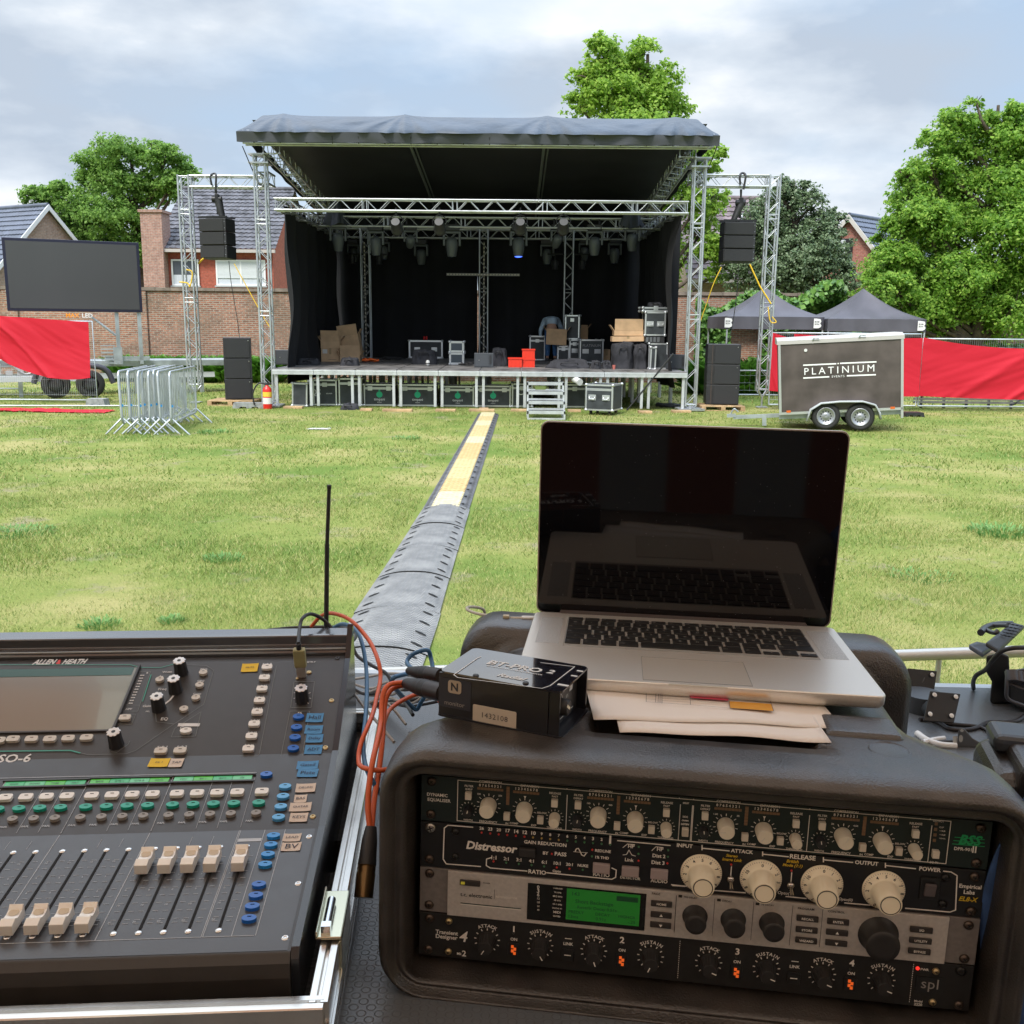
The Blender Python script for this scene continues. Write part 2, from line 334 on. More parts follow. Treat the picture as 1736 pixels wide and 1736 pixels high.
def window(parent, x0, x1, z0, z1, y, shutter=0, lab=None, curtain=True):
    wf = mat('window_frame_white', (.72, .73, .74), .4); gm = mat('window_glass', (.05, .06, .07), .06, spec=.8); sh = mat('roller_shutter', (.6, .63, .66), .5)
    b = MB(); t_ = .07
    b.box(x0, x1, y - .04, y + .03, z0, z0 + t_); b.box(x0, x1, y - .04, y + .03, z1 - t_, z1); b.box(x0, x0 + t_, y - .04, y + .03, z0 + t_, z1 - t_); b.box(x1 - t_, x1, y - .04, y + .03, z0 + t_, z1 - t_)
    if x1 - x0 > 1.4: b.box((x0 + x1) / 2 - .035, (x0 + x1) / 2 + .035, y - .035, y + .03, z0 + t_, z1 - t_)
    w = b.build('window', wf, parent); w['label'] = lab or 'white framed window'
    MB().box(x0 + t_, x1 - t_, y + .01, y + .028, z0 + t_, z1 - t_).build('pane', gm, w)
    if curtain:
        MB().grid(lambda u, v_: (x0 + t_ + u * (x1 - x0 - 2 * t_), y + .004 + .003 * math.sin(u * 60), z0 + t_ + v_ * .35 * (z1 - z0)), 80, 1).build('curtain', mat('net_curtain', (.5, .53, .58), .9), w)
    if shutter:
        b = MB(); zt = z1 - t_; zb = z1 - t_ - shutter * (z1 - z0); k = 0
        while zt > zb: b.box(x0 + t_, x1 - t_, y - .03, y - .012, zt - .05, zt - .003); zt -= .053
        b.build('shutter', sh, w)
    MB().box(x0 - .06, x1 + .06, y - .1, y + .03, z0 - .07, z0 - .003).build('sill', mat('sill_stone', (.35, .36, .37), .8), w)
    return w
def house(name, lab, M, w, d, ez, rz, bm, rm, over=.35, trim=None, cat='house', gut=True):
    t = thing(name, lab, cat, M); b = MB(); dd = d / 2
    b.box(0, w, 0, d, 0, ez)
    b.add([(0, 0, ez), (0, d, ez), (0, dd, rz - .12), (w, 0, ez), (w, d, ez), (w, dd, rz - .12)], [(0, 1, 2), (3, 5, 4), (0, 2, 5, 3), (1, 4, 5, 2)])
    b.build('wall', bm, t)
    s = (rz - ez) / dd; r = MB(); tile_roof(r, -.2, w + .4, -over, ez - over * s, dd, rz); tile_roof(r, -.2, w + .4, d + over, ez - over * s, dd, rz)
    r.cyl((-.2, dd, rz + .03), (w + .2, dd, rz + .03), .11, n=8); ro = r.build('roof', rm, t)
    if trim:
        for X in (-.26, w + .2):
            b = MB()
            for q in (1, -1):
                y0 = dd - q * (dd + over); z0 = ez - over * s
                b.add([(X, y0, z0 - .22), (X, dd, rz - .2), (X, dd, rz + .06), (X, y0, z0 + .06), (X + .06, y0, z0 - .22), (X + .06, dd, rz - .2), (X + .06, dd, rz + .06), (X + .06, y0, z0 + .06)],
                      [(0, 1, 2, 3), (7, 6, 5, 4), (0, 3, 7, 4), (3, 2, 6, 7), (0, 4, 5, 1)])
            b.build('barge_board', trim, t)
    if gut:
        z0 = ez - over * s; MB().box(-.2, w + .2, -over - .13, -over + .01, z0 - .14, z0).build('gutter', mat('gutter_pale', (.42, .38, .36), .6), t)
    return t, ro
rt_dark = mat('roof_tile_grey', (.10, .10, .115), .75, noise_s=2.5, noise_a=.45, bump=.3, bump_s=30)
rt_blue = mat('roof_tile_blue', (.085, .10, .14), .45, noise_s=2, noise_a=.2)
rt_brown = mat('roof_tile_brown', (.15, .12, .13), .85, noise_s=1.5, noise_a=.5, bump=.4, bump_s=25)
redb = brickmat('house_brick_red', (.40, .09, .055), (.34, .075, .045), (.33, .11, .08), dirt=.15)
pinkb = brickmat('chimney_brick', (.38, .20, .15), (.31, .155, .12), (.36, .28, .25), dirt=.2)
tan = brickmat('gable_brick', (.36, .25, .19), (.30, .2, .155), (.35, .3, .27), dirt=.15)
HA = 46.0; e0 = at(272, 418, HA); e1 = at(462, 418, HA)
ezA = e0.z + .12; rA = at(300, 320, HA + 4.2)
t, ro = house('brick_house', 'red brick house with grey pantile roof and a tall side chimney, left of the stage', Matrix.Translation((e0.x, HA, 0)), e1.x - e0.x, 8.4, ezA, rA.z, redb, rt_dark)
for (a, c, z0, z1, sh, lb) in ((293, 337, 440, 484, 0, 'white framed window with net curtain beside the truss leg'), (368, 450, 441, 484, .62, 'wide white window with its roller shutter half down')):
    p0 = at(a, z1, HA); p1 = at(c, z0, HA); window(t, p0.x - e0.x, p1.x - e0.x, p0.z, p1.z, -.05, sh, lb)
p0 = at(244, 480, HA - .6); p1 = at(271, 360, HA - .6)
b = MB(); b.box(p0.x - e0.x, p1.x - e0.x + .05, -.6, .5, 0, p1.z); b.box(p0.x - e0.x - .07, p1.x - e0.x + .12, -.67, .57, p1.z + .003, p1.z + .12)
b.build('chimney', pinkb, t)
# far left house, gable towards the right
ap = at(77, 349, 50)
t, ro = house('gable_house', 'house with blue grey tiled roof and white edged gable behind the big screen', Matrix.Translation((ap.x, 50, 0)) @ Matrix.Rotation(R_(-28), 4, 'Z') @ Matrix.Translation((-11, -3.2, 0)), 11, 6.4, ap.z - 3.3, ap.z, tan, rt_blue, trim=mat('trim_white', (.68, .7, .72), .5))
# roof between stage and speaker on the right
p0 = at(1150, 336, 48); p1 = at(1287, 336, 48)
t, ro = house('old_house', 'house with mottled brown grey roof behind the right speaker tower', Matrix.Translation((p0.x, 44, 0)), p1.x - p0.x, 8, at(1200, 462, 44).z, p0.z, tan, rt_brown)
# gabled house right
ap = at(1443, 366, 47)
t, ro = house('corner_house', 'red brick gable end with a narrow window and grey roof between two trees', Matrix.Translation((ap.x, 47, 0)) @ Matrix.Rotation(R_(44), 4, 'Z') @ Matrix.Translation((0, -3.1, 0)), 9, 6.2, ap.z - 3.5, ap.z, brickmat('corner_brick', (.36, .13, .10), (.30, .105, .08), (.34, .2, .17), dirt=.15), rt_blue, trim=mat('trim_stone', (.5, .47, .44), .7))
wz0 = ap.z - 2.1
tw = MB().box(-.06, -.01, 2.9, 3.75, wz0, wz0 + 1.1).build('window', mat('window_recess', (.02, .02, .022), .3), t)
MB().box(-.08, -.062, 3.25, 3.7, wz0 + .05, wz0 + 1.05).build('curtain', mat('net_curtain2', (.55, .58, .62), .9), tw)
# ------------------------------------------------------------------ trees
def leaves(C, R, n, s, flat=.75, clump=26, shell=.55, droop=0.0, gap_s=1.6, gap_t=-.07):
    """C (k,3) lobe centres, R (k,) radii -> leaf quads gathered in twig clumps"""
    C = np.array(C); R = np.array(R); p = R ** 2 / (R ** 2).sum(); nc = n // clump
    nc = int(nc * 1.35); li = rng.choice(len(R), nc, p=p); d = rng.normal(size=(nc, 3)); d /= np.linalg.norm(d, axis=1)[:, None]; d[:, 2] = np.abs(d[:, 2]) * np.where(rng.uniform(size=nc) < .72, 1, -1)
    rr = R[li] * np.where(rng.uniform(size=nc) < .8, rng.uniform(shell + .2, 1.2, nc), rng.uniform(.2, shell + .2, nc))
    cc = C[li] + d * rr[:, None] * np.array([1, 1, flat])
    cs = R[li] * rng.uniform(.07, .19, nc); sc_ = gap_s / R.mean()
    kp = np.array([noise.noise(Vector(q * sc_)) for q in cc]) > gap_t; cc, cs, d = cc[kp], cs[kp], d[kp]; nc = len(cc)
    k = np.repeat(np.arange(nc), clump); m_ = len(k)
    off = rng.normal(size=(m_, 3)) * np.array([1, 1, .55]) * cs[k][:, None]; off[:, 2] -= droop * np.linalg.norm(off[:, :2], axis=1)
    P = cc[k] + off
    nn = d[k] * .7 + rng.normal(size=(m_, 3)) * .55 + np.array([0, -.1, .5]); nn /= np.linalg.norm(nn, axis=1)[:, None]
    a = np.cross(nn, rng.normal(size=(m_, 3))); a /= np.linalg.norm(a, axis=1)[:, None]; b_ = np.cross(nn, a)
    S = s * rng.uniform(.6, 1.35, m_)[:, None]
    return np.stack([P - a * S, P - b_ * S * .62 + nn * S * .12, P + a * S, P + b_ * S * .62 + nn * S * .12], 1)
bark = mat('bark', (.085, .065, .05), .95, noise_s=6, noise_a=.4, bump=.7, bump_s=14)
def tree(name, lab, Y, lobes, trunk_px, n, s, lm, tr=.35, clump=26, flat=.75, shell=.55, droop=.2, top=None):
    k = Y / 1680; base = at(trunk_px, 500, Y); t = thing(name, lab, 'tree', Vector((base.x, Y, 0)))
    C = []; R = []
    for i, (px, py, r) in enumerate(lobes):
        p = at(px, py, Y); rr = r * k; C.append((p.x - base.x, ((i * 37) % 11 / 10 - .5) * rr * 1.8, p.z)); R.append(rr)
    o = quads_np('crown', leaves(C, R, n, s, flat, clump, shell, droop), 4, [lm]); o.parent = t
    b = MB(); zc = min(c[2] for c in C); zt = max(c[2] for c in C)
    fork = Vector((0, 0, max(1.6, zc * .75)))
    b.tube([(0, 0, -.1), (.05, 0, fork.z * .5), tuple(fork), (.1, 0, (fork.z + zt) / 2), (0, 0, zt)], tr, 10, rad=lambda u: 1.15 - u)
    b.build('trunk', bark, t); b = MB()
    for c, r in zip(C, R):
        c = Vector(c); h = min(max(fork.z * .9, c.z - 1.2 * math.hypot(c.x, c.y)), zt * .9); st = Vector((.03, 0, h)); md = st.lerp(c, .55) + Vector((random.uniform(-.2, .2), random.uniform(-.2, .2), -.1 * (c - st).length))
        b.tube([st, md, c], tr * .3, 6, rad=lambda u: 1.1 - .85 * u)
        for q in range(5):
            dv = Vector((random.gauss(0, 1), random.gauss(0, 1), random.gauss(.3, .7))).normalized() * r * .85
            b.tube([md.lerp(c, .4 + q * .12), c + dv * .4, c + dv], tr * .09, 4, rad=lambda u: 1.1 - .9 * u, res=3)
    b.build('limbs', bark, t); return t
l_oak = leafmat('oak_leaf', [(.11, .22, .045), (.17, .32, .06), (.24, .41, .08), (.33, .50, .12)], .6)
l_lime = leafmat('lime_leaf', [(.16, .30, .04), (.25, .42, .055), (.35, .53, .08), (.46, .62, .12)], .6)
l_dark = leafmat('willow_leaf', [(.07, .12, .055), (.11, .17, .08), (.17, .24, .12), (.27, .34, .20)], .3, .45)
l_maple = leafmat('maple_leaf', [(.13, .27, .04), (.20, .38, .055), (.30, .50, .08), (.46, .64, .12)], .6)
l_ivy = leafmat('ivy_leaf', [(.045, .12, .025), (.08, .19, .035), (.13, .27, .05), (.19, .34, .07)], .2, .4)
tree('oak_tree', 'large oak with sky showing through its crown behind the brick house on the left', 54,
     [(205, 262, 34), (165, 283, 30), (250, 262, 30), (288, 275, 30), (312, 298, 22), (140, 310, 26), (108, 330, 26), (62, 332, 22), (82, 350, 26), (200, 310, 40), (255, 320, 36), (295, 320, 25), (150, 360, 40), (110, 385, 30), (205, 375, 45), (250, 390, 32), (180, 420, 40), (235, 430, 30), (140, 410, 30), (232, 460, 26)], 236, 95000, .082, l_oak, .45, clump=22, shell=.35)
tree('lime_tree', 'bright yellow green tree rising above the stage roof', 40,
     [(1020, 92, 28), (1085, 92, 28), (1055, 120, 40), (1000, 135, 32), (1115, 135, 34), (985, 175, 26), (1030, 170, 45), (1095, 178, 48), (1145, 178, 28), (1080, 250, 70), (1150, 260, 45), (1195, 285, 24), (1210, 262, 18), (1100, 330, 70), (1180, 350, 32), (1212, 338, 24), (1195, 385, 26), (1205, 425, 32), (1213, 462, 24), (1100, 420, 70)], 1085, 90000, .078, l_lime, .4, clump=20, shell=.4)
tree('willow_tree', 'dark grey green bushy tree right of the right speaker tower', 38.5,
     [(1322, 322, 18), (1345, 340, 26), (1312, 355, 30), (1372, 350, 24), (1290, 385, 34), (1340, 390, 40), (1385, 385, 24), (1262, 405, 26), (1405, 395, 20), (1422, 372, 11), (1410, 360, 9), (1375, 425, 34), (1420, 418, 24), (1300, 430, 44), (1345, 450, 44), (1400, 455, 34), (1260, 455, 34), (1432, 462, 16), (1310, 480, 40), (1370, 490, 40), (1425, 490, 30), (1323, 306, 8), (1363, 318, 9)], 1335, 70000, .055, l_dark, .3, flat=1.1, droop=-.15, clump=14, shell=.4)
tree('maple_tree', 'tall fresh green maple filling the right edge above the red fence', 31,
     [(1648, 178, 16), (1620, 205, 30), (1665, 205, 26), (1702, 195, 24), (1590, 235, 28), (1655, 250, 44), (1712, 240, 38), (1580, 290, 38), (1640, 310, 50), (1710, 310, 50), (1545, 330, 34), (1530, 300, 16), (1560, 370, 48), (1620, 380, 60), (1700, 390, 60), (1522, 385, 26), (1505, 405, 20), (1512, 440, 34), (1492, 470, 26), (1550, 450, 55), (1620, 470, 55), (1700, 480, 60), (1500, 490, 38), (1560, 510, 45), (1630, 520, 45), (1700, 530, 45), (1760, 240, 50), (1790, 330, 60), (1790, 440, 70), (1600, 550, 28), (1680, 562, 26), (1478, 508, 22), (1455, 498, 12)], 1662, 220000, .054, l_maple, .28, droop=.6, clump=22, shell=.45)
# ivy on the wall
def ivy(name, lab, px0, px1, py0, py1, n, s, holes=(), Y=33.75, depth=.35, bulge=0):
    a = at(px0, py1, Y); c = at(px1, py0, Y); t_ = Vector((a.x, Y, 0)); x = rng.uniform(0, c.x - a.x, n); z = rng.uniform(max(a.z, 0), c.z, n)
    nz_ = np.array([noise.noise(Vector((q * .9, w * .9, 3))) for q, w in zip(x, z)]); top = np.array([noise.noise(Vector((q * .8, 0, 9))) for q in x]) * .5
    k = z < c.z - .25 + top
    for hx0, hx1, hz0, hz1 in holes:
        h0 = at(hx0, hz1, Y); h1 = at(hx1, hz0, Y); k &= ~((x + a.x > h0.x) & (x + a.x < h1.x) & (z > h0.z) & (z < h1.z) & (nz_ < .25))
    x, z, nz_ = x[k], z[k], nz_[k]; m_ = len(x); y = -np.abs(rng.normal(0, 1, m_)) * .12 - depth * np.clip(.4 + nz_ * 1.6, 0, 1.3) * rng.uniform(.3, 1, m_)
    P = np.stack([x, y, z], 1); nn = rng.normal(size=(m_, 3)) * .5 + np.array([0, -.7, .5]); nn /= np.linalg.norm(nn, axis=1)[:, None]
    aa = np.cross(nn, rng.normal(size=(m_, 3))); aa /= np.linalg.norm(aa, axis=1)[:, None]; bb = np.cross(nn, aa); S = s * rng.uniform(.6, 1.4, m_)[:, None]
    o = quads_np(name, np.stack([P - aa * S, P - bb * S * .8, P + aa * S, P + bb * S * .8], 1), 4, [l_ivy]); o.location = t_; tag(o, lab, 'ivy'); return o
ivy('ivy', 'dense ivy sheet covering the garden wall behind the two tents', 1175, 1500, 497, 632, 26000, .075, holes=[(1232, 1292, 553, 640)])
ivy('bush', 'bright leafy bush swelling over the wall top between the two tent peaks', 1300, 1432, 480, 560, 9000, .1, Y=33.2, depth=.9)['category'] = 'bush'
ivy('hedge', 'low green hedge growth along the wall foot right of the right speaker stack', 1480, 1760, 575, 640, 6000, .09, Y=33.4, depth=.5)['category'] = 'hedge'
fm = leafmat('fern_leaf', [(.07, .19, .02), (.11, .28, .035), (.16, .36, .05)], .35)
for i, px in enumerate((232, 262, 292, 322, 352, 385, 412, 440, 1212, 1248, 1282)):
    o = tuft_thing(px, 620, .75, .85 if i < 8 else 1.0, 650, (f"green fern clump at the foot of the brick wall, {['first','second','third','fourth','fifth','sixth','seventh','eighth'][i]} from the left" if i < 8 else f"tall green weeds behind the right speaker stack, {['left','middle','right'][i-8]} one of three"), 'fern' if i < 8 else 'weeds', 'fern_clump' if i < 8 else 'tall_weeds', fm, 'ferns along the foot of the wall' if i < 8 else 'tall weeds behind the right speaker stack', Y=32.6 if i < 8 else 29)
# ================================================================== STAGE
ALU = mat('truss_aluminium', (.50, .52, .54), .38, .75, noise_s=3, noise_a=.12)
ALU2 = mat('deck_aluminium', (.55, .57, .58), .45, .5, noise_s=4, noise_a=.12)
BLK = mat('black_plastic', (.022, .022, .024), .5, noise_s=8, noise_a=.2)
BLKM = mat('black_metal', (.018, .018, .02), .4, .3)
CLOTH = mat('black_molton', (.007, .007, .009), .95, noise_s=1.2, noise_a=.35)
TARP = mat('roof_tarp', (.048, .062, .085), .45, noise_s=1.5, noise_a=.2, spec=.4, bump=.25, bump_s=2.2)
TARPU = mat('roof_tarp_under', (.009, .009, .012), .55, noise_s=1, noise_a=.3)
WOOD = mat('pine_block', (.42, .28, .15), .8, noise_s=5, noise_a=.3)
CARD = mat('cardboard', (.58, .38, .22), .85, noise_s=4, noise_a=.12)
def truss(name, lab, cat, p0, p1, w=.29, h=None, seg=.29, group=None, up=(0, 1, 0), r=.024, plates=(0, 1), parent=None, dr=.009):
    h = h or w; p0 = Vector(p0); p1 = Vector(p1); Ln = (p1 - p0).length; z = (p1 - p0).normalized(); y = Vector(up); y = (y - z * y.dot(z)).normalized(); x = y.cross(z)
    M = Matrix((x, y, z)).transposed().to_4x4(); M.translation = p0
    t = thing(name, lab, cat, M, group) if lab else None
    a, c = w / 2 - r, h / 2 - r; cs = [(-a, -c), (a, -c), (a, c), (-a, c)]
    for (u, v) in cs: MB().cyl((u, v, 0), (u, v, Ln), r, n=8).build('chord', ALU, t)
    b = MB(); n = max(1, round(Ln / seg)); s = Ln / n
    for q in range(4):
        A, B = cs[q], cs[(q + 1) % 4]
        for i in range(n):
            A1, B1 = (A, B) if (i + q // 2) % 2 == 0 else (B, A)
            b.cyl((*A1, i * s + .02), (*B1, (i + 1) * s - .02), dr, n=5, caps=False)
        k = 0
        for zz in (.03, Ln - .03): b.cyl((*A, zz), (*B, zz), dr * 1.3, n=5, caps=False)
        zz = 2.0
        while zz < Ln - .6:
            for e_ in (-.05, .05): b.cyl((*A, zz + e_), (*B, zz + e_), dr * 1.2, n=5, caps=False)
            zz += 2.0
    b.build('lattice', ALU, t); return t
YT = 22.95; ZD = .89; ZG = 4.5
YB = 30.2
dl = at(461, 625, 22.75).x; dr_ = at(1166, 631, 22.75).x
gT = 'front towers of the stage roof'
tl = at(449, 480, YT).x; tr_ = at(1178, 480, YT).x
zt_ = at(436, 262, YT).z
for x, lb in ((tl, 'left front tower of the stage, aluminium truss standing beside the deck'), (tr_, 'right front tower of the stage, aluminium truss next to the wedge monitor')):
    t = truss('truss_tower', lb, 'truss tower', (x, YT, .12), (x, YT, zt_), group=gT)
    b = MB(); b.box(-.3, .3, -.3, .3, -.1, -.06); b.cyl((0, 0, -.1), (0, 0, 0), .05); [b.cyl((sx_ * .12, sy * .12, 0), (0, 0, -.09), .015, n=6) for sx_ in (-1, 1) for sy in (-1, 1)]; b.build('base_plate', ALU, t)
    b = MB(); 
    for dz in (.12, .3): b.box(-.22, .22, -.22, .22, zt_ - dz - .03, zt_ - dz)
    b.build('sleeve_block', ALU, t)
# rear towers
for px, lb in ((621, 'left rear truss tower inside the stage behind the cardboard boxes'), (820, 'centre rear truss tower carrying the light bar'), (963, 'right rear truss tower beside the bending person')):
    x = at(px, 520, YB - .5).x; t = truss('truss_tower', lb, 'truss tower', (x, YB - .5, ZD), (x, YB - .5, ZG + .1), group='rear truss towers against the black backdrop')
# lighting grid: three cross trusses and two side trusses
gx = 'horizontal lighting trusses under the stage roof'
xl_, xr_ = at(463, 345, YT).x, at(1170, 345, YT).x
TY = [YT, 26.6, 30.0]
TX = []
for i, (Y, a, c, lb) in enumerate(((TY[0], 465, 1170, 'front lighting truss spanning between the two front towers'), (TY[1], 500, 1140, 'middle lighting truss behind and below the front one in the photo'), (TY[2], 560, 1105, 'rear lighting truss lowest in view, just in front of the backdrop'))):
    truss('lighting_truss', lb, 'truss', (xl_ + .05, Y, ZG), (xr_ - .05, Y, ZG), w=.29, group=gx, up=(0, 0, 1))
for x, lb in ((xl_ + .2, 'side truss running back from the left front tower'), (xr_ - .2, 'side truss running back from the right front tower')):
    truss('lighting_truss', lb, 'truss', (x, YT + .3, ZG + .0), (x, YB, ZG), group=gx, up=(0, 0, 1))
# roof
ze = at(700, 243, 22.35).z; YE = 22.35; zb_ = 4.98; YR = 31.0
rl = at(408, 240, YE).x; rr_ = at(1214, 240, YE).x
truss('roof_truss', 'front eave truss with the tarpaulin tied to it', 'truss', (rl + .05, YE + .1, ze + .1), (rr_ - .05, YE + .1, ze + .1), w=.29, up=(0, 0, 1), group='trusses of the sloping stage roof')
slope = (zb_ - ze) / (YR - YE)
for x, lb in ((tl + .32, 'left sloping roof truss'), (tr_ - .32, 'right sloping roof truss')):
    truss('roof_truss', lb + ' falling towards the back of the stage', 'truss', (x, YE + .3, ze + .0), (x, YR - .2, zb_ + .02), up=(0, 0, 1), group='trusses of the sloping stage roof', w=.4, h=.4)
for px, pe, lb in ((697, 713, 'thin roof beam under the black ceiling, left one'), (922, 911, 'thin roof beam under the black ceiling, right one')):
    a = at(px, 250, YE + .3); b = MB(); b.cyl((0, 0, 0), (0, YR - YE - .6, (YR - YE - .6) * slope), .035, n=8); b.cyl((.09, 0, 0), (.09, YR - YE - .6, (YR - YE - .6) * slope), .02, n=8)
    o = b.build('roof_beam', mat('dull_alu', (.16, .17, .18), .5, .5)); o.location = (a.x, YE + .3, ze - .03); tag(o, lb, 'beam', 'roof beams under the ceiling')
# roof tarpaulin: lip, face sloping up, crown and long fall to the back
t = thing('roof_tarpaulin', 'grey black tarpaulin roof of the stage with creased front edge', 'roof cover', Vector((0, YE, 0)))
zf = at(700, 197, 23.3).z; zl = at(700, 226, YE - .05).z
apex = [rl + .75, at(687, 195, 23.2).x, at(928, 195, 23.2).x, rr_ - .75]
def face(u, v):
    x = rl - .06 + (rr_ - rl + .12) * u; hgt = zl + (zf - zl) * (v ** .75); y = YE - .12 + 1.0 * v
    d = 0; 
    for ax in apex:
        q = abs(x - ax); fall = math.exp(-q * .9) ; 
        ang = math.atan2(x - ax, (1.15 - v) * .75)
        d += (.085 * abs(math.sin(ang * 7 + ax)) ** 3 + .04 * math.sin(ang * 15)) * math.exp(-q * .40) * (1 - abs(v - .5) * .6)
    hgt += .055 * max(math.exp(-abs(x - ax) / .22) for ax in apex) * v - .03 * v
    d *= (1 - .9 * v); d += .02 * (1 - .8 * v) * noise.noise(Vector((x * 1.4 + v * 2.5, v * 2, 0))) + .018 * (1 - v) * math.sin((x * .8 - v * 1.6) * 5.0) * noise.noise(Vector((x * .5, 3, 1)))*2
    e_ = min(u, 1 - u); rnd = max(0, 1 - e_ / .035)
    return (x + (.10 * v * rnd if u < .5 else -.10 * v * rnd), y - d * 1.5 + .1 * rnd, hgt - .30 * rnd ** 2 * v - d * .4)
TYE = Matrix.Translation((0, -YE, 0))
b = MB(TYE); b.grid(face, 300, 24)
b.build('front_face', TARP, t)
def lip(u, v):
    x = rl - .06 + (rr_ - rl + .12) * u; n_ = .012 * math.sin(x * 7.5) * v + .02 * noise.noise(Vector((x * 3, v, 0)))
    zlow = ze - .02 + .015 * abs(math.sin(x * 4.3)); return (x, YE - .12 + .03 * v + n_, zl + (zlow - zl) * v)
MB(TYE).grid(lip, 300, 5).build('front_lip', mat('tarp_lip', (.045, .048, .055), .5), t)
def top(u, v):
    x = rl + .04 + (rr_ - rl - .08) * u; f0 = face(min(max(u, .04), .96), 1); y = f0[1] + (YR - f0[1]) * v; return (x, y, f0[2] - .1 + (zb_ + .3 - f0[2]) * v )
MB(TYE).grid(top, 60, 12).build('top_sheet', TARP, t)
def und(u, v):
    x = tl + .35 + (tr_ - tl - .7) * u; y = YE + .35 + (YR - YE - .35) * v; return (x, y, ze + .02 + slope * (y - YE) + .03 * noise.noise(Vector((x * .8, y * .8, 0))))
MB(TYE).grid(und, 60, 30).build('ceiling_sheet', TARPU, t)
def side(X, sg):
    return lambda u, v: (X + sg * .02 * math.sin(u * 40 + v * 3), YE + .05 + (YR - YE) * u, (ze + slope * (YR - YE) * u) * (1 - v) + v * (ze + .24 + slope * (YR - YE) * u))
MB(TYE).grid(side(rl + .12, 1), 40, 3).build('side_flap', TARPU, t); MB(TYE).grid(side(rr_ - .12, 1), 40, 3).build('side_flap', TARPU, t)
x = rl + .3
while x < rr_ - .2: MB(TYE).cyl((x, YE - .1, ze + .12), (x, YE - .06, ze - .03), .012, n=5).build('tie', BLK, t); x += .56
# corner stays at the roof ends
for px, qx, lb in ((411, 432, 'thin stay wire at the left roof corner'), (1216, 1196, 'thin stay wire at the right roof corner')):
    a = at(px, 248, YE); c = at(qx, 298, YT); o = MB().cyl((0, 0, 0), tuple(c - a), .012, n=6).build('stay_wire', BLKM); o.location = a; tag(o, lb, 'stay')
# curtains --------------------------------------------------------
def curtain(name, lab, fn, nu, nv, group='black curtains of the stage'):
    o = MB().grid(fn, nu, nv).build(name, CLOTH); return tag(o, lab, 'curtain', group)
zc0, zc1 = ZD - .02, 5.08
def backfn(x0, x1, Y, pull=0, z0=zc0):
    def f(u, v):
        z = z0 + (zc1 - z0) * v; xx0, xx1 = x0, x1
        xx0 += pull * (1 - v) * .3
        x = xx0 + (xx1 - xx0) * u; return (x, Y + .05 * math.sin(x * 9 + .6 * math.sin(z)) + .05 * noise.noise(Vector((x, z * .5, 2))), z)
    return f
a, c = at(560, 500, YB + .2).x, at(811, 500, YB + .2).x
def leftback(u, v):
    z = zc0 + (zc1 - zc0) * v; s_ = at(573, 600, YB).x; x0 = a - .6; x = x0 + (c - .03 - x0) * u
    # triangular gap near the floor by the cardboard boxes
    gap = at(572, 560, YB + .2).x; hgap = max(0, 1 - (z - zc0) / 1.75)
    if x > gap and x < gap + 1.2: x += hgap * .42 * (1 - (x - gap) / 1.2)
    elif x <= gap and x > gap - 1: x -= hgap * .02
    return (x, YB + .2 + .05 * math.sin(x * 9), z)
curtain('backdrop', 'left half of the black backdrop with a triangular gap near the floor', lambda u, v: (lambda p: p)(leftback(u * .37, v)), 40, 30)
curtain('backdrop', 'black backdrop panel behind the left rear tower', lambda u, v: leftback(.345 + u * .655, v), 60, 30)
e0_ = at(809, 500, YB + .2).x
def slit(u, v):
    f = backfn(e0_, at(1096, 500, YB + .2).x, YB + .2)(u, v); z = f[2]; return (f[0] + (.11 * math.exp(-((z - 2.0) / .75) ** 2)) * (1 - u) , f[1], z)
curtain('backdrop', 'wide black backdrop panel behind the bending person', slit, 90, 20)
curtain('backdrop', 'narrow black backdrop panel at the right rear corner beside a slit of daylight', backfn(at(1104, 500, YB + .2).x, at(1150, 500, YB + .2).x, YB + .2), 20, 10)
def sidefn(X, sg):
    def f(u, v):
        y = YT + .2 + (YB - YT - .2) * u; zlo = .5; z = zlo + (ZG + .05 - zlo) * v
        wv = .06 * math.sin(y * 5 + math.sin(z * 1.3)) + .12 * noise.noise(Vector((y * .7, z * .7, 1)))
        x = X + wv + sg * (.35 * math.exp(-u * 9) * math.sin(v * 3.1) * .5)
        return (x, y, z)
    return f
curtain('side_curtain', 'left black side curtain gathered in folds near the front tower', sidefn(tl + .38, 1), 120, 30)
curtain('side_curtain', 'right black side curtain behind the right front tower', sidefn(tr_ - .34, -1), 120, 30)
# stage decks ------------------------------------------------------
DK = mat('deck_plywood', (.16, .15, .145), .55, noise_s=2.5, noise_a=.5, bump=.2, bump_s=30)
nD = 10; dw = (dr_ - dl) / nD
dk = thing('stage_deck', 'x', 'stage deck', Vector((dl, 22.75, 0)), 'stage deck modules'); D_ = 1.87
MB().box(.012, dw - .012, .012, D_ - .012, ZD - .018, ZD).build('deck_board', DK, dk)
b = MB(); h_ = .13
b.box(0.004, dw - .004, 0, .04, ZD - h_, ZD - .02); b.box(.004, dw - .004, D_ - .04, D_ - .004, ZD - h_, ZD - .02); b.box(.004, .044, .04, D_ - .04, ZD - h_, ZD - .02); b.box(dw - .044, dw - .004, .04, D_ - .04, ZD - h_, ZD - .02)
b.box(.004, dw - .004, -.006, -.001, ZD - .05, ZD - .044)
b.build('frame', ALU2, dk, bev=.004)
for x in (.05, dw - .11):
    for y in (.05, D_ - .11): MB().box(x, x + .06, y, y + .06, .05, ZD - h_ - .002).build('leg', ALU2, dk)
k = 0; ordn = ['first', 'second', 'third', 'fourth', 'fifth', 'sixth', 'seventh', 'eighth', 'ninth', 'tenth']
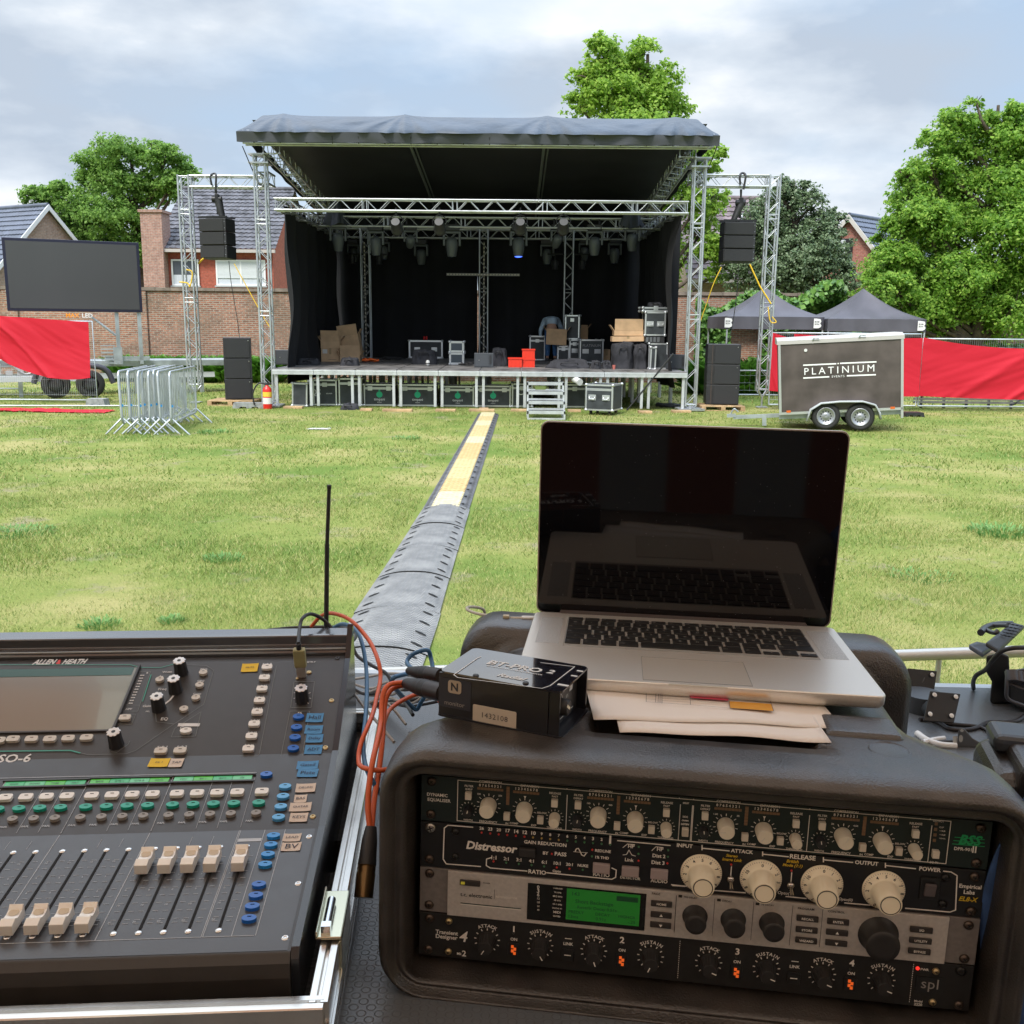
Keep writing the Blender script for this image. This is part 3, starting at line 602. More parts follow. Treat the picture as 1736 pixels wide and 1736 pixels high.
for j in range(4):
    for i in range(nD):
        lb = f"{['front', 'second', 'third', 'rear'][j]} row stage deck, {ordn[i]} from the left, dark board in aluminium frame on four legs"
        if k == 0: dk['label'] = lb
        else: copy_tree(dk, Vector((dl + i * dw, 22.75 + j * D_, 0)), lb)
        k += 1
# wooden blocks under the legs
for i, (px0, px1, py) in enumerate(((480, 512, 693), (455, 478, 690), (610, 630, 697), (648, 698, 698), (738, 772, 698), (795, 838, 698), (866, 895, 698), (963, 985, 699), (1083, 1106, 701), (1140, 1172, 700), (812, 828, 696))):
    p = gz((px0 + px1) / 2, py); w = (px1 - px0) / 1680 * p.y; o = MB().box(-w / 2, w / 2, -.12, .12, 0, .05).build('wood_block', WOOD, bev=.005); o.location = (p.x, p.y + .12, 0)
    tag(o, f"pale timber block on the grass under the stage edge, {['second','first','third','fourth','fifth','sixth','eighth','ninth','tenth','eleventh','seventh'][i]} from the left", 'timber block', 'timber blocks under the stage')
# PA wings --------------------------------------------------------
YW = 23.9
for sg, lgx, tx, lb in ((-1, (312, 332), tl, 'left'), (1, (1311, 1294), tr_, 'right')):
    top_ = at(lgx[0], 308, YW); x = at((lgx[0] + lgx[1]) / 2, 480, YW).x; zt2 = top_.z
    t = truss('wing_tower', f'outer truss leg of the {lb} speaker wing, ending in a cone foot', 'truss tower', (x, YW, .42), (x, YW, zt2 + .14), group='outer legs of the speaker wings')
    b = MB(); [b.cyl((sx_ * .12, sy * .12, 0), (0, 0, -.16), .022, n=6) for sx_ in (-1, 1) for sy in (-1, 1)]; b.cyl((0, 0, -.38), (0, 0, -.14), .022, n=8); b.box(-.12, .12, -.12, .12, -.41, -.385); b.build('cone_foot', ALU, t)
    truss('wing_truss', f'horizontal truss joining the {lb} front tower to its outer leg', 'truss', (x + .145 * -sg, YW, zt2), (tx + sg * .145, YW, zt2), group='horizontal trusses of the speaker wings', up=(0, 0, 1), w=.29)
    truss('brace_truss', f'short truss tying the {lb} wing truss back to the front tower', 'truss', (tx - sg * .0, YW - .15, zt2), (tx, YT + .15, zt2), group='short tie trusses behind the front towers', up=(0, 0, 1))
    # flown array
    px0, px1, py0, py1 = ((341, 397, 371, 440) if sg < 0 else (1223, 1276, 377, 446))
    a = at(px0, py0, YW); c = at(px1, py1, YW); w = abs(c.x - a.x); hh = (a.z - c.z) / 3; cx = (a.x + c.x) / 2
    t = thing('line_array', f'three black speaker cabinets flown as one array under the {lb} wing truss', 'speaker array', Matrix.Translation((cx, YW, c.z)) @ Matrix.Rotation(R_(-14 if sg < 0 else 3) , 4, 'Z'), 'flown speaker arrays')
    for k in range(3):
        tilt = (k - 2) * 1.5; b = MB(V2M(0, 0, hh * k, tilt, 0, 0)); q = w / 2 - .02
        b.box(-q, q, -.22, .22, .008, hh - .008); cb = b.build('cabinet', BLK, t, bev=.012)
        g_ = MB(V2M(0, 0, hh * k, tilt, 0, 0)); g_.box(-q + .02, q - .06, -.235, -.222, .02, hh - .02); g_.build('grille', mat('speaker_grille', (.012, .012, .013), .65, bump=.6, bump_s=260), cb)
        r2 = MB(V2M(0, 0, hh * k, tilt, 0, 0)); [r2.cyl((q - .03, -.221, zz), (q - .03, -.228, zz), .008, n=8) for zz in (.08, hh - .08)]; r2.build('rivet', mat('bright_screw', (.5, .5, .5), .3, 1), cb)
    b = MB(); b.box(-w / 2, w / 2, -.2, -.16, hh * 3 + .005, hh * 3 + .05); b.box(-w / 2, w / 2, .16, .2, hh * 3 + .005, hh * 3 + .05); b.box(-.03, .03, -.16, .16, hh * 3 + .01, hh * 3 + .06); b.build('rigging_frame', BLKM, t)
    # chain hoist
    hz = zt2; t = thing('chain_hoist', f'black chain hoist with chain bag between the {lb} wing truss and its speakers', 'hoist', Vector((cx + .02, YW, hz)), 'chain hoists above the flown speakers')
    b = MB(); b.tube([(-.05, -.17, -.1), (-.07, -.18, .1), (0, -.1, .17), (.06, -.18, .1), (.03, -.17, -.2)], .024, 8); b.cyl((0, -.05, -.18), (.02, -.03, -.62), .028, .018, n=8); b.build('sling', BLK, t)
    bot = c.z + hh * 3 - hz
    b = MB(); zz = -.55
    while zz > bot + .5: b.cbox((.02, 0, zz), (.03, .012, .04)); b.cbox((.02, 0, zz - .035), (.012, .03, .04)); zz -= .07
    b.build('chain', BLKM, t)
    b = MB(); b.cyl((-.10, -.02, bot + .44), (.12, -.02, bot + .44), .07, n=14); b.cbox((.02, -.02, bot + .46), (.08, .15, .18)); b.cyl((0.01, 0, bot + .1), (.01, 0, bot + .38), .03, n=8); b.build('motor', BLKM, t, bev=.006)
    b = MB(); b.grid(lambda u, v: (.03 + .1 * math.cos(u * 2 * PI) * (.7 + .3 * v) + (.08 if sg < 0 else -.16) * (1 - v) , .1 * math.sin(u * 2 * PI), bot + .05 + .38 * v), 14, 4); b.build('chain_bag', BLK, t)
    b = MB(); b.cyl((.06, -.01, bot + .05), (.06, -.01, bot + .22), .014, n=8); b.lathe([(.02, 0), (.035, .03), (.02, .07)], 10, Matrix.Translation((.06, -.01, bot + .08))); b.build('hook', mat('bright_steel', (.6, .6, .62), .25, 1), t)
# yellow ratchet straps and thin cables on the wings
YEL = mat('yellow_strap', (.75, .48, .03), .6)
def strap(lab, pts, Y, r=.018, m=None, name='ratchet_strap', cat='strap', group='yellow straps on the speaker wings'):
    P = [at(a, b_, Y + (q[0] if q else 0)) for a, b_, *q in pts]; o0 = P[0]; b = MB(); b.tube([p - o0 for p in P], r, 6, res=1 if len(P) < 4 else 4); o = b.build(name, m or YEL); o.location = o0; return tag(o, lab, cat, group)
strap('yellow strap from the right flown speakers to the right wing leg', [(1271, 448), (1288, 485), (1307, 515)], YW - .2, .018)
strap('loose yellow strap end looped on the right wing leg', [(1302, 520), (1306, 545), (1316, 546), (1309, 537)], YW - .2, .013)
strap('thin yellow strap falling from the right flown speakers towards the right front tower', [(1223, 453), (1210, 480), (1196, 520), (1186, 548)], YW - .2, .012)
strap('thin yellow strap falling from the left flown speakers to the left front tower', [(397, 447), (415, 480), (437, 520), (458, 556)], YW - .2, .012)
strap('short yellow strap by the left wing leg below the flown speakers', [(345, 438), (336, 447), (342, 440)], YW - .2, .02)
strap('yellow strap wrapped round the left wing leg', [(304, 478), (318, 480), (322, 486), (326, 462), (316, 457)], YW - .25, .016)
strap('thin black cable hanging from the left flown speakers to the speaker stack', [(388, 442), (392, 480), (402, 540), (406, 572)], YW, .009, BLK, 'speaker_cable', 'cable', 'speaker cables of the wings')
strap('thin black cable hanging from the right flown speakers to the speaker stack', [(1252, 447), (1249, 500), (1240, 560), (1232, 584)], YW, .009, BLK, 'speaker_cable', 'cable', 'speaker cables of the wings')
# subwoofer stacks
def sub_stack(px0, px1, py0, py1, Y, yaw, lb):
    a = at(px0, py0, Y); c = at(px1, py1, Y); w = (c.x - a.x) * .82; hh = (a.z - .12) / 3; cx = (a.x + c.x) / 2
    for k, nm in enumerate(('bottom', 'middle', 'top')):
        t = thing('subwoofer', f'{nm} black subwoofer of the {lb} speaker stack', 'speaker', Matrix.Translation((cx, Y + .3, .12 + hh * k)) @ Matrix.Rotation(R_(yaw), 4, 'Z'), 'subwoofers in the two ground stacks')
        MB().box(-w / 2, w / 2, -.33, .36, .004, hh - .004).build('cabinet', BLK, t, bev=.012)
        sx_ = -w / 2 + .15 if lb == 'right' else w / 2 - .15
        g_ = MB()
        (g_.box(-w / 2 + .17, w / 2 - .02, -.345, -.332, .02, hh - .02) if lb == 'right' else g_.box(-w / 2 + .05, w / 2 - .05, -.345, -.332, .02, hh - .02))
        g_.build('grille', mat('sub_grille', (.02, .02, .022), .6, bump=.6, bump_s=220), t)
        MB().box(-w / 2 + .10, -w / 2 + .125, -.339, -.3305, .01, hh - .01).build('side_rail', mat('brownish_rail', (.05, .035, .03), .6), t)
        MB().cyl((w / 2 - .07, -.345, hh - .07), (w / 2 - .07, -.35, hh - .07), .013, n=10).build('badge', mat('bright_screw', (.5, .5, .5), .3, 1), t)
sub_stack(367, 428, 572, 684, 23.6, 16, 'left'); sub_stack(1197, 1259, 583, 692, 23.3, -6, 'right')
def pallet(px0, px1, Y, lab):
    a = at(px0, 690, Y); c = at(px1, 690, Y); w = c.x - a.x; t = thing('pallet', lab, 'pallet', Vector((a.x, Y - .2, 0)), 'pallets under the speaker stacks')
    for k in range(5): MB().box(0, w, k * .2, k * .2 + .12, .095, .115).build('board', WOOD, t)
    for k in range(3): MB().box(k * (w - .1) / 2, k * (w - .1) / 2 + .1, 0, .92, .02, .093).build('block', WOOD, t)
    MB().box(0, w, 0, .1, 0, .018).build('runner', WOOD, t)
pallet(1187, 1260, 23.1, 'reddish wooden pallet under the right speaker stack'); pallet(356, 432, 23.4, 'wooden pallet under the left speaker stack')
# moving lights ----------------------------------------------------
LENS = mat('lens_glass', (.10, .13, .2), .08, spec=1)
HEADG = mat('fixture_grey', (.09, .10, .105), .45)
def moving_head(px, py, Y, hpx, lab, tilt=0, yaw=0, glow=None, src=None):
    c = at(px, py, Y); s = hpx / 1680 * Y
    M = Matrix.Translation(c) @ Matrix.Rotation(R_(yaw), 4, 'Z')
    t = thing('moving_head', lab, 'stage light', M, 'moving head lights hanging from the lighting trusses')
    b = MB(); b.box(-.24 * s, .24 * s, -.16 * s, .16 * s, .30 * s, .5 * s); b.build('base', BLK, t, bev=.02)
    b = MB(); [b.cyl((q * .14 * s, 0, .5 * s), (q * .14 * s, 0, .5 * s + .12), .02, n=8) for q in (-1, 1)]; [b.lathe([(.028, -.02), (.05, -.02), (.05, .02), (.028, .02)], 12, V2M(q * .14 * s, 0, .5 * s + .15, 0, 90, 0)) for q in (-1, 1)]; b.build('clamp', BLKM, t)
    b = MB(); [b.box(q * .24 * s - .035 * s, q * .24 * s + .035 * s, -.07 * s, .07 * s, -.14 * s, .26 * s) for q in (-1, 1)]; b.box(-.275 * s, .275 * s, -.07 * s, .07 * s, .225 * s, .298 * s); b.build('yoke', HEADG, t, bev=.015)
    b = MB(Matrix.Translation((0, 0, -.08 * s)) @ Matrix.Rotation(R_(tilt), 4, 'X')); b.lathe([(.06 * s, .2 * s), (.15 * s, .17 * s), (.185 * s, .05 * s), (.185 * s, -.1 * s), (.15 * s, -.3 * s), (.13 * s, -.38 * s)], 20)
    hd = b.build('head', HEADG, t)
    l = MB(Matrix.Translation((0, 0, -.08 * s)) @ Matrix.Rotation(R_(tilt), 4, 'X')); l.lathe([(.12 * s, -.383 * s), (.06 * s, -.40 * s)], 16)
    l.build('lens', glow or LENS, hd); return t
BLUE = mat('blue_lens', (.02, .04, .3), .2, emit=((.05, .12, 1), 2.5))
for i, (px, py, Y, hp, tl_, lab, gl_) in enumerate(((573, 395, TY[1], 36, 8, 'moving head under the cloth cover at the left end of the row', None), (637, 402, TY[1], 36, 4, 'moving head second from the left in the front row', None),
        (696, 398, TY[1], 30, 60, 'moving head with its head level, third from the left in the front row', None), (766, 403, TY[1], 38, 3, 'moving head left of the centre tower', None),
        (879, 403, TY[1], 38, -3, 'moving head glowing blue right of the centre tower', BLUE), (945, 397, TY[1], 30, 55, 'moving head with level head right of the blue one', None),
        (1008, 402, TY[1], 36, 6, 'moving head above the right rear tower', None), (1072, 396, TY[1], 34, 10, 'moving head under the cloth cover at the right end of the row', None),
        (714, 422, TY[2], 30, 5, 'smaller rear moving head just left of the centre tower', None), (599, 420, TY[2], 26, 12, 'smaller rear moving head at the far left, above the small spotlight', None), (651, 416, TY[2], 26, -10, 'smaller rear moving head behind the second front one', None),
        (928, 422, TY[2], 30, -5, 'smaller rear moving head between the blue one and the right rear tower', None), (991, 418, TY[2], 26, 14, 'smaller rear moving head directly before the right rear tower', None), (1042, 420, TY[2], 30, 0, 'smaller rear moving head furthest right', None))):
    moving_head(px, py + 6, Y, hp * 1.4, lab, tl_, random.uniform(-12, 12), gl_)
def par(px, py, Y, lab, s=.2, tilt=65, lens=LENS, group='spotlights on the front lighting truss'):
    c = at(px, py, Y); t = thing('spotlight', lab, 'stage light', Matrix.Translation(c), group)
    T = Matrix.Rotation(R_(tilt), 4, 'X'); b = MB(T); b.lathe([(s * .5, s * 1.1), (s * .62, .6 * s), (s * .66, -.5 * s), (s * .72, -.55 * s), (s * .72, -.95 * s), (s * .64, -.95 * s), (s * .6, -.7 * s)], 18); b.build('housing', BLK, t)
    l = MB(T); l.lathe([(.55 * s, -.72 * s), (.3 * s, -.78 * s), (.02, -.8 * s)], 16); l.build('lens', lens, t)
    b = MB(); b.tube([(-.75 * s, 0, 0), (-.75 * s, 0, .9 * s), (0, 0, 1.3 * s), (.75 * s, 0, .9 * s), (.75 * s, 0, 0)], .012, 6, res=3); b.cyl((0, 0, 1.3 * s), (0, 0, 1.3 * s + .16), .02, n=8); b.build('bracket', BLKM, t)
for px, lb in ((672, 'round spotlight, leftmost of the four on the front truss'), (745, 'round spotlight, second from the left on the front truss'), (882, 'round spotlight, third from the left on the front truss'), (955, 'round spotlight, rightmost of the four on the front truss')):
    par(px, 384, YT + .1, lb, .19, lens=mat('lens_pale', (.35, .42, .55), .1, spec=1))
for px, py, lb in ((597, 440, 'small spotlight beside the left rear tower, left one'), (643, 442, 'small spotlight beside the left rear tower, right one'), (941, 450, 'small spotlight beside the right rear tower, left one'), (987, 450, 'small spotlight beside the right rear tower, right one')):
    par(px, py, YB - .55, lb, .12, 5, group='small spotlights on the rear towers')
for px, lb in ((621, 'thin black pipe carrying two small spotlights on the left rear tower'), (963, 'thin black pipe carrying two small spotlights on the right rear tower')):
    c = at(px, 431, YB - .55); o = MB().cyl((-.6, 0, 0), (.6, 0, 0), .025, n=8).build('lamp_bar', BLKM); o.location = c; tag(o, lb, 'pipe')
# dark rain covers over two heads
for px, py, lb in ((570, 360, 'dark cloth rain cover bunched over the left end moving head'), (1072, 364, 'dark cloth rain cover bunched over the right end moving head')):
    c = at(px, py, TY[1] - .1); b = MB()
    def cv(u, v, q=px): 
        th = u * 2 * PI; r = (.03 + .27 * v ** .7) * (1 + .22 * math.sin(th * 4 + v * 3 + q) + .12 * math.sin(th * 9)); return (r * math.cos(th), r * .8 * math.sin(th), .3 - .62 * v + .05 * math.sin(th * 3 + q))
    b.grid(cv, 48, 10); o = b.build('rain_cover', mat('cover_cloth', (.035, .04, .055), .6)); o.location = c; tag(o, lb, 'cover', 'rain covers on the lights')
# light bar cross on centre tower
LD = mat('led_pale', (.6, .55, .45), .4)
c0 = at(757, 465, YB - .75); c1 = at(881, 465, YB - .75); t = thing('light_bar', 'horizontal pale light bar crossing the centre rear tower', 'light bar', c0)
MB().box(0, c1.x - c0.x, 0, .05, -.035, .035).build('housing', mat('bar_housing', (.25, .24, .22), .5), t)
b = MB(); n = 24; w = (c1.x - c0.x) / n; [b.box(i * w + .02, (i + 1) * w - .02, -.006, -.001, -.018, .018) for i in range(n)]; b.build('light_cell', LD, t)
for px, lb in ((621, 'strip of pale light cells running up the left rear tower'), (820, 'strip of pale light cells running up the centre rear tower')):
    p = at(px, 600, YB - .7); z1 = at(px, 410, YB - .7).z; t = thing('light_strip', lb, 'light bar', Vector((p.x, YB - .7, ZD)), 'upright light strips on the rear towers')
    MB().box(-.025, .025, 0, .03, .05, z1 - ZD).build('housing', mat('strip_housing', (.1, .09, .08), .5), t)
    b = MB(); z = .08
    while z < z1 - ZD - .05: b.box(-.014, .014, -.005, -.001, z, z + .05); z += .11
    b.build('light_cell', LD, t)
# ================================================================== THINGS ON AND UNDER THE STAGE
def ext(px0, px1, py0, py1, Y):
    a = at(px0, py0, Y); c = at(px1, py1, Y); return a.x, c.x, c.z, a.z
PANEL = mat('case_panel', (.036, .042, .047), .5, noise_s=6, noise_a=.25, bump=.2, bump_s=90)
EDGE = mat('case_edge', (.62, .64, .66), .3, .7)
WHT = mat('white_print', (.75, .75, .74), .6)
GRN = mat('green_print', (.02, .42, .22), .6)
def flight_case(lab, x0, x1, z0, z1, Y, dep=.55, yaw=0, tilt=0, latches=2, handles=0, logo=None, wheels=False, lid=.8, group='flight cases', name='flight_case', panel=None, roll=0, e=.035):
    w = x1 - x0; h = z1 - z0; M = Matrix.Translation(((x0 + x1) / 2, Y + dep / 2, z0)) @ Matrix.Rotation(R_(yaw), 4, 'Z') @ Matrix.Rotation(R_(tilt), 4, 'X') @ Matrix.Rotation(R_(roll), 4, 'Y')
    t = thing(name, lab, 'flight case', M, group); X, Y_ = w / 2, dep / 2; zb = .1 if wheels else 0
    MB().box(-X + .006, X - .006, -Y_ + .006, Y_ - .006, zb + .006, h - .006).build('body', panel or PANEL, t)
    b = MB(); zs = [zb, h - e]
    for z in zs:
        for y in (-Y_, Y_ - e): b.box(-X, X, y, y + e, z, z + e)
        for x in (-X, X - e): b.box(x, x + e, -Y_ + e, Y_ - e, z, z + e)
    for x in (-X, X - e):
        for y in (-Y_, Y_ - e): b.box(x + .001, x + e - .001, y + .001, y + e - .001, zb + e, h - e)
    if lid: zl_ = zb + (h - zb) * lid; [b.box(-X + e, X - e, -Y_ + .0015, -Y_ + .012, zl_ + q, zl_ + q + .022) for q in (-.024, .003)]
    b.build('edge_trim', EDGE, t)
    b = MB(); 
    for x in (-1, 1):
        for z in (zb, h):
            for y in (-1, 1): b.lathe([(.001, -.034), (.03, -.024), (.042, 0), (.03, .024), (.001, .034)], 10, Matrix.Translation((x * (X - .012), y * (Y_ - .012), z + (.012 if z == zb else -.012))))
    b.build('corner', EDGE, t)
    for k in range(latches):
        x = -X + w * (k + .5) / latches if latches > 1 else 0; x = (-X + .15, X - .15)[k] if latches == 2 else x; zl_ = zb + (h - zb) * (lid or .8)
        b = MB(); b.box(x - .055, x + .055, -Y_ - .006, -Y_ - .0005, zl_ - .05, zl_ + .05); b.cyl((x, -Y_ - .012, zl_), (x, -Y_ - .006, zl_), .035, n=12); b.build('latch', EDGE, t, bev=.003)
    for k in range(handles):
        x = (-X * .5, X * .5)[k] if handles == 2 else 0; z = zb + (h - zb) * .5
        b = MB(); b.box(x - .085, x + .085, -Y_ - .005, -Y_ + .002, z - .06, z + .06); b.tube([(x - .055, -Y_ - .006, z + .01), (x - .05, -Y_ - .03, z - .03), (x + .05, -Y_ - .03, z - .03), (x + .055, -Y_ - .006, z + .01)], .008, 6, 0, 2); b.build('handle', EDGE, t)
    if logo:
        for s, sz, u, v, m_ in logo:
            b = MB()
            if s == '@': b.lathe([(.0, 0), (sz, 0)], 20, V2M(u, -Y_ + .003, v + zb, 90), close=False); b.lathe([(0, 0), (sz * .3, 0)], 10, V2M(u, -Y_ + .003, v + sz * 1.35 + zb, 90), close=False); b.build('emblem', m_, t)
            else: b.text(s, sz, V2M(u, -Y_ + .003, v + zb, 90)); b.build('lettering', m_, t)
    if wheels:
        for x in (-1, 1):
            for y in (-1, 1):
                b = MB(); b.cyl((x * (X - .1) - .02, y * (Y_ - .1), .045), (x * (X - .1) + .02, y * (Y_ - .1), .045), .045, n=14); b.box(x * (X - .1) - .03, x * (X - .1) + .03, y * (Y_ - .1) - .03, y * (Y_ - .1) + .03, .075, zb); b.build('caster', BLKM, t)
    return t
zE = lambda a, b: (430 + a * 400 / 1736, 460 + b * 400 / 1736)
zF = lambda a, b: (800 + a * 420 / 1736, 460 + b * 420 / 1736)
def bx(zm, a0, a1, b0, b1, Y):
    p = zm(a0, b0); q = zm(a1, b1); return ext(p[0], q[0], p[1], q[1], Y)
YU = 23.3
gU = 'flight cases under the stage edge'
timp = lambda: [('@', .06, 0, .30, GRN), ('timpani', .10, 0, .17, WHT), ('EVENTS', .035, 0, .09, WHT)]
def under(zm, a0, a1, b0, b1, lab, Y=YU, **k):
    x0, x1, z0, z1 = bx(zm, a0, a1, b0, b1, Y); z0 = max(z0, 0) if not k.get('lift') else z0; k.pop('lift', 0)
    h = z1 - 0.02
    lg = k.pop('logo', None)
    if lg == 't': s = h; lg = [('@', .085 * s / .6, 0, .52 * s, GRN), ('timpani', .17 * s, 0, .30 * s, WHT), ('EVENTS', .06 * s, 0, .16 * s, WHT)]
    return flight_case(lab, x0, x1, 0.02, z1, Y, group=gU, logo=lg, **k)
under(zE, 275, 395, 820, 1005, 'small black case with silver edges leaning at the left end under the stage', latches=0, lid=0, dep=.3, roll=2, Y=23.0)
under(zE, 432, 615, 795, 985, 'flight case lettered QS under the left end of the stage', latches=1, logo=[('QS', .2, -.22, .3, WHT), ('sounds', .05, .1, .28, WHT)])
under(zE, 622, 800, 785, 985, 'plain flight case between the QS case and the row with green emblems', latches=1, handles=0)
under(zE, 808, 1042, 828, 1000, 'flight case with green emblem under the stage, leftmost of the emblem cases', logo='t')
under(zE, 1066, 1345, 830, 1008, 'wide flight case with green emblem, second of the emblem cases from the left', logo='t')
under(zE, 1380, 1622, 842, 1010, 'flight case with green emblem, third of the emblem cases, left of the cable ramp end', logo='t')
under(zF, 25, 272, 800, 970, 'flight case with green emblem, rightmost of the emblem cases, by the cable ramp end', logo='t')
under(zF, 280, 425, 785, 962, 'flight case with a white C shaped mark just left of the steps', latches=1, logo=[('C', .22, -.05, .35, WHT)])
under(zF, 640, 800, 790, 965, 'tall plain flight case behind the right side of the steps', latches=1)
x0, x1, z0, z1 = bx(zF, 800, 1068, 790, 1010, 21.6)
flight_case('wheeled flight case on casters standing on the grass right of the steps', x0 + .1, x1 - .12, 0, z1, 21.5, dep=.65, yaw=-24, latches=0, handles=2, wheels=True, group=gU)
# on stage, left
def cardbox(lab, x0, x1, z0, z1, Y, dep=.4, yaw=0, flaps=0, roll=0, writing=False):
    w = x1 - x0; h = z1 - z0; t = thing('cardboard_box', lab, 'cardboard box', Matrix.Translation(((x0 + x1) / 2, Y + dep / 2, z0)) @ Matrix.Rotation(R_(yaw), 4, 'Z') @ Matrix.Rotation(R_(roll), 4, 'Y'), 'cardboard boxes on the stage')
    X, D = w / 2, dep / 2; b = MB()
    if flaps:
        k_ = .008
        b.box(-X, X, -D, D, 0, k_); b.box(-X, X, -D, -D + k_, k_, h); b.box(-X, X, D - k_, D, k_, h); b.box(-X, -X + k_, -D + k_, D - k_, k_, h); b.box(X - k_, X, -D + k_, D - k_, k_, h)
    else: b.box(-X, X, -D, D, 0, h)
    b.build('carton', CARD, t)
    if flaps:
        for s_ in (-1, 1):
            f = MB(V2M(s_ * X, 0, h, 0, s_ * 35, 0)); f.box(-.004, .004, -D + .01, D - .01, .002, .16); f.build('flap', CARD, t)
        f = MB(V2M(0, -D, h, 8, 0, 0)); f.box(-X + .01, X - .01, -.004, .004, .002, flaps * .2 if flaps != 1 else (.28 if w > .5 else .1)); f.build('flap', CARD, t)
    else: MB().box(-.03, .03, -D - .0015, D + .0015, h * .55, h + .0015).build('tape', mat('brown_tape', (.36, .24, .12), .4), t)
    if writing:
        b = MB(); b.box(-X + .04, -X + .17, -D - .003, -D - .001, h - .14, h - .03); b.build('paper_label', mat('label_paper', (.65, .62, .57), .7), t)
        b = MB(); b.box(-.05, .16, -D - .003, -D - .001, .05, .06); b.build('print_line', mat('print_brown', (.15, .1, .06), .8), t)
    return t
Yb = gz(*zE(565, 665), ZD).y + .02
x0, x1, z0, z1 = bx(zE, 495, 632, 565, 665, Yb); cardbox('closed cardboard box at the bottom left of the pile, with a paper label', x0, x1, ZD, z1, Yb, writing=True); zk = z1
x0, x1, z0, z1 = bx(zE, 492, 634, 512, 565, Yb); cardbox('open cardboard box with flaps up, stacked on the closed one at the left', x0, x1, zk + .003, z1, Yb, flaps=1)
x0, x1, z0, z1 = bx(zE, 638, 785, 620, 672, Yb); cardbox('low open cardboard box at the front right of the pile', x0, x1, ZD, z1, Yb - .1, dep=.35, flaps=1)
x0, x1, z0, z1 = bx(zE, 640, 795, 440, 640, Yb + .6); cardbox('big tilted cardboard box at the back of the pile with its lid folded over', x0, x1, ZD + .05, z1 - .1, Yb + .6, dep=.45, flaps=1, roll=-8)
# wedge monitors
def wedge(lab, zm, a0, a1, b0, b1, flip=1):
    Y = gz(*zm((a0 + a1) / 2, b1), ZD).y + .02; x0, x1, z0, z1 = bx(zm, a0, a1, b0, b1, Y); w = x1 - x0; h = z1 - ZD
    t = thing('wedge_monitor', lab, 'stage monitor', Vector((x0, Y, ZD)), 'wedge monitors on the stage edge')
    d = .45; b = MB(); b.prism([(0, 0), (d, 0), (d, h * .35), (d * .45, h), (0, h)], 0, w, M=Matrix(((0, 0, 1, 0), (1, 0, 0, 0), (0, 1, 0, 0), (0, 0, 0, 1)))); b.build('cabinet', mat('wedge_grey', (.045, .05, .058), .55, noise_s=20, noise_a=.15), t, bev=.012)
    MB().box(.03, w - .12, -.006, -.001, .03, h - .03).build('back_panel', mat('wedge_back', (.055, .06, .068), .6), t)
    MB().box(w - .09 if flip > 0 else .03, w - .05 if flip > 0 else .07, -.012, -.001, h * .25, h * .85).build('handle', BLK, t)
    MB().cyl((w * .25, -.007, h * .5), (w * .25, -.012, h * .5), .012, n=8).build('socket', mat('bright_screw', (.5, .5, .5), .3, 1), t); return t
wedge('grey wedge monitor at the left end of the stage beside the front tower', zE, 158, 300, 578, 688)
wedge('grey wedge monitor at the middle of the stage edge, left of the red crates', zF, 17, 150, 572, 674)
wedge('grey wedge monitor at the right end of the stage beside the front tower', zF, 1366, 1498, 583, 688)
def softbag(lab, zm, a0, a1, b0, b1, name='equipment_bag', cat='bag', m_=None, dep=.35, dY=0, amp=.04, top=.8, z0=ZD, Y=None):
    Y = (gz(*zm((a0 + a1) / 2, b1), z0).y + .02 if Y is None else Y) + dY; x0, x1, q0, z1 = bx(zm, a0, a1, b0, b1, Y); w, h = x1 - x0, z1 - z0; sd = random.random() * 50
    def f(u, v):
        th = u * 2 * PI; ct, st = math.cos(th), math.sin(th); e = 3.0; rx = abs(ct) ** (2 / e) * (1 if ct > 0 else -1); ry = abs(st) ** (2 / e) * (1 if st > 0 else -1)
        if v < .8: s_ = 1 - (1 - top) * (v / .8) ** 2; z = h * v / .8 * .93
        else: s_ = top * (1 - ((v - .8) / .2) ** 2 * .999); z = h * (.93 + .07 * ((v - .8) / .2))
        n_ = noise.noise(Vector((rx * 2 + sd, ry * 2, z * 4))) * amp * 2
        return (rx * (w / 2 + n_ * .5) * s_, ry * (dep / 2 + n_) * s_, z + n_ * (v > .5) * .6)
    t = thing(name, lab, cat, Vector(((x0 + x1) / 2, Y + dep / 2, z0))); b = MB(); b.grid(f, 40, 16); b.build('fabric_body', m_ or mat('bag_cloth', (.03, .03, .036), .85, noise_s=10, noise_a=.2), t)
    b = MB(); b.tube([(-w * .2, -dep / 2 - .01, h * .55), (-w * .15, -dep / 2 - .04, h * .8), (w * .15, -dep / 2 - .04, h * .8), (w * .2, -dep / 2 - .01, h * .55)], .012, 6); b.build('handle', BLK, t); return t
softbag('black padded bag in front of the wide flight case on stage', zE, 1160, 1345, 575, 685)
softbag('black shoulder bag and folded cloth lying at the front of the stage beside the boxes', zE, 628, 770, 640, 696, dep=.5, amp=.05)
softbag('grey black bag standing upright left of the red crates', zF, 130, 250, 540, 665, top=.7)
softbag('large dark soft speaker cover, left one of the pair on the right of the stage', zF, 990, 1133, 500, 685, top=.95, dep=.6)
softbag('large dark soft speaker cover, right one of the pair beside the silver rack', zF, 1136, 1232, 503, 685, top=.95, dep=.6)
softbag('small black pouch at the stage edge before the big lettered case', zF, 835, 912, 625, 684, dep=.3); softbag('small black pouch right of another pouch, left of the soft covers', zF, 914, 980, 628, 684, dep=.3)
softbag('crumpled black cable bag on the grass under the left part of the stage', zE, 628, 765, 980, 1030, name='cable_bag', z0=0, Y=22.3, dep=.5)
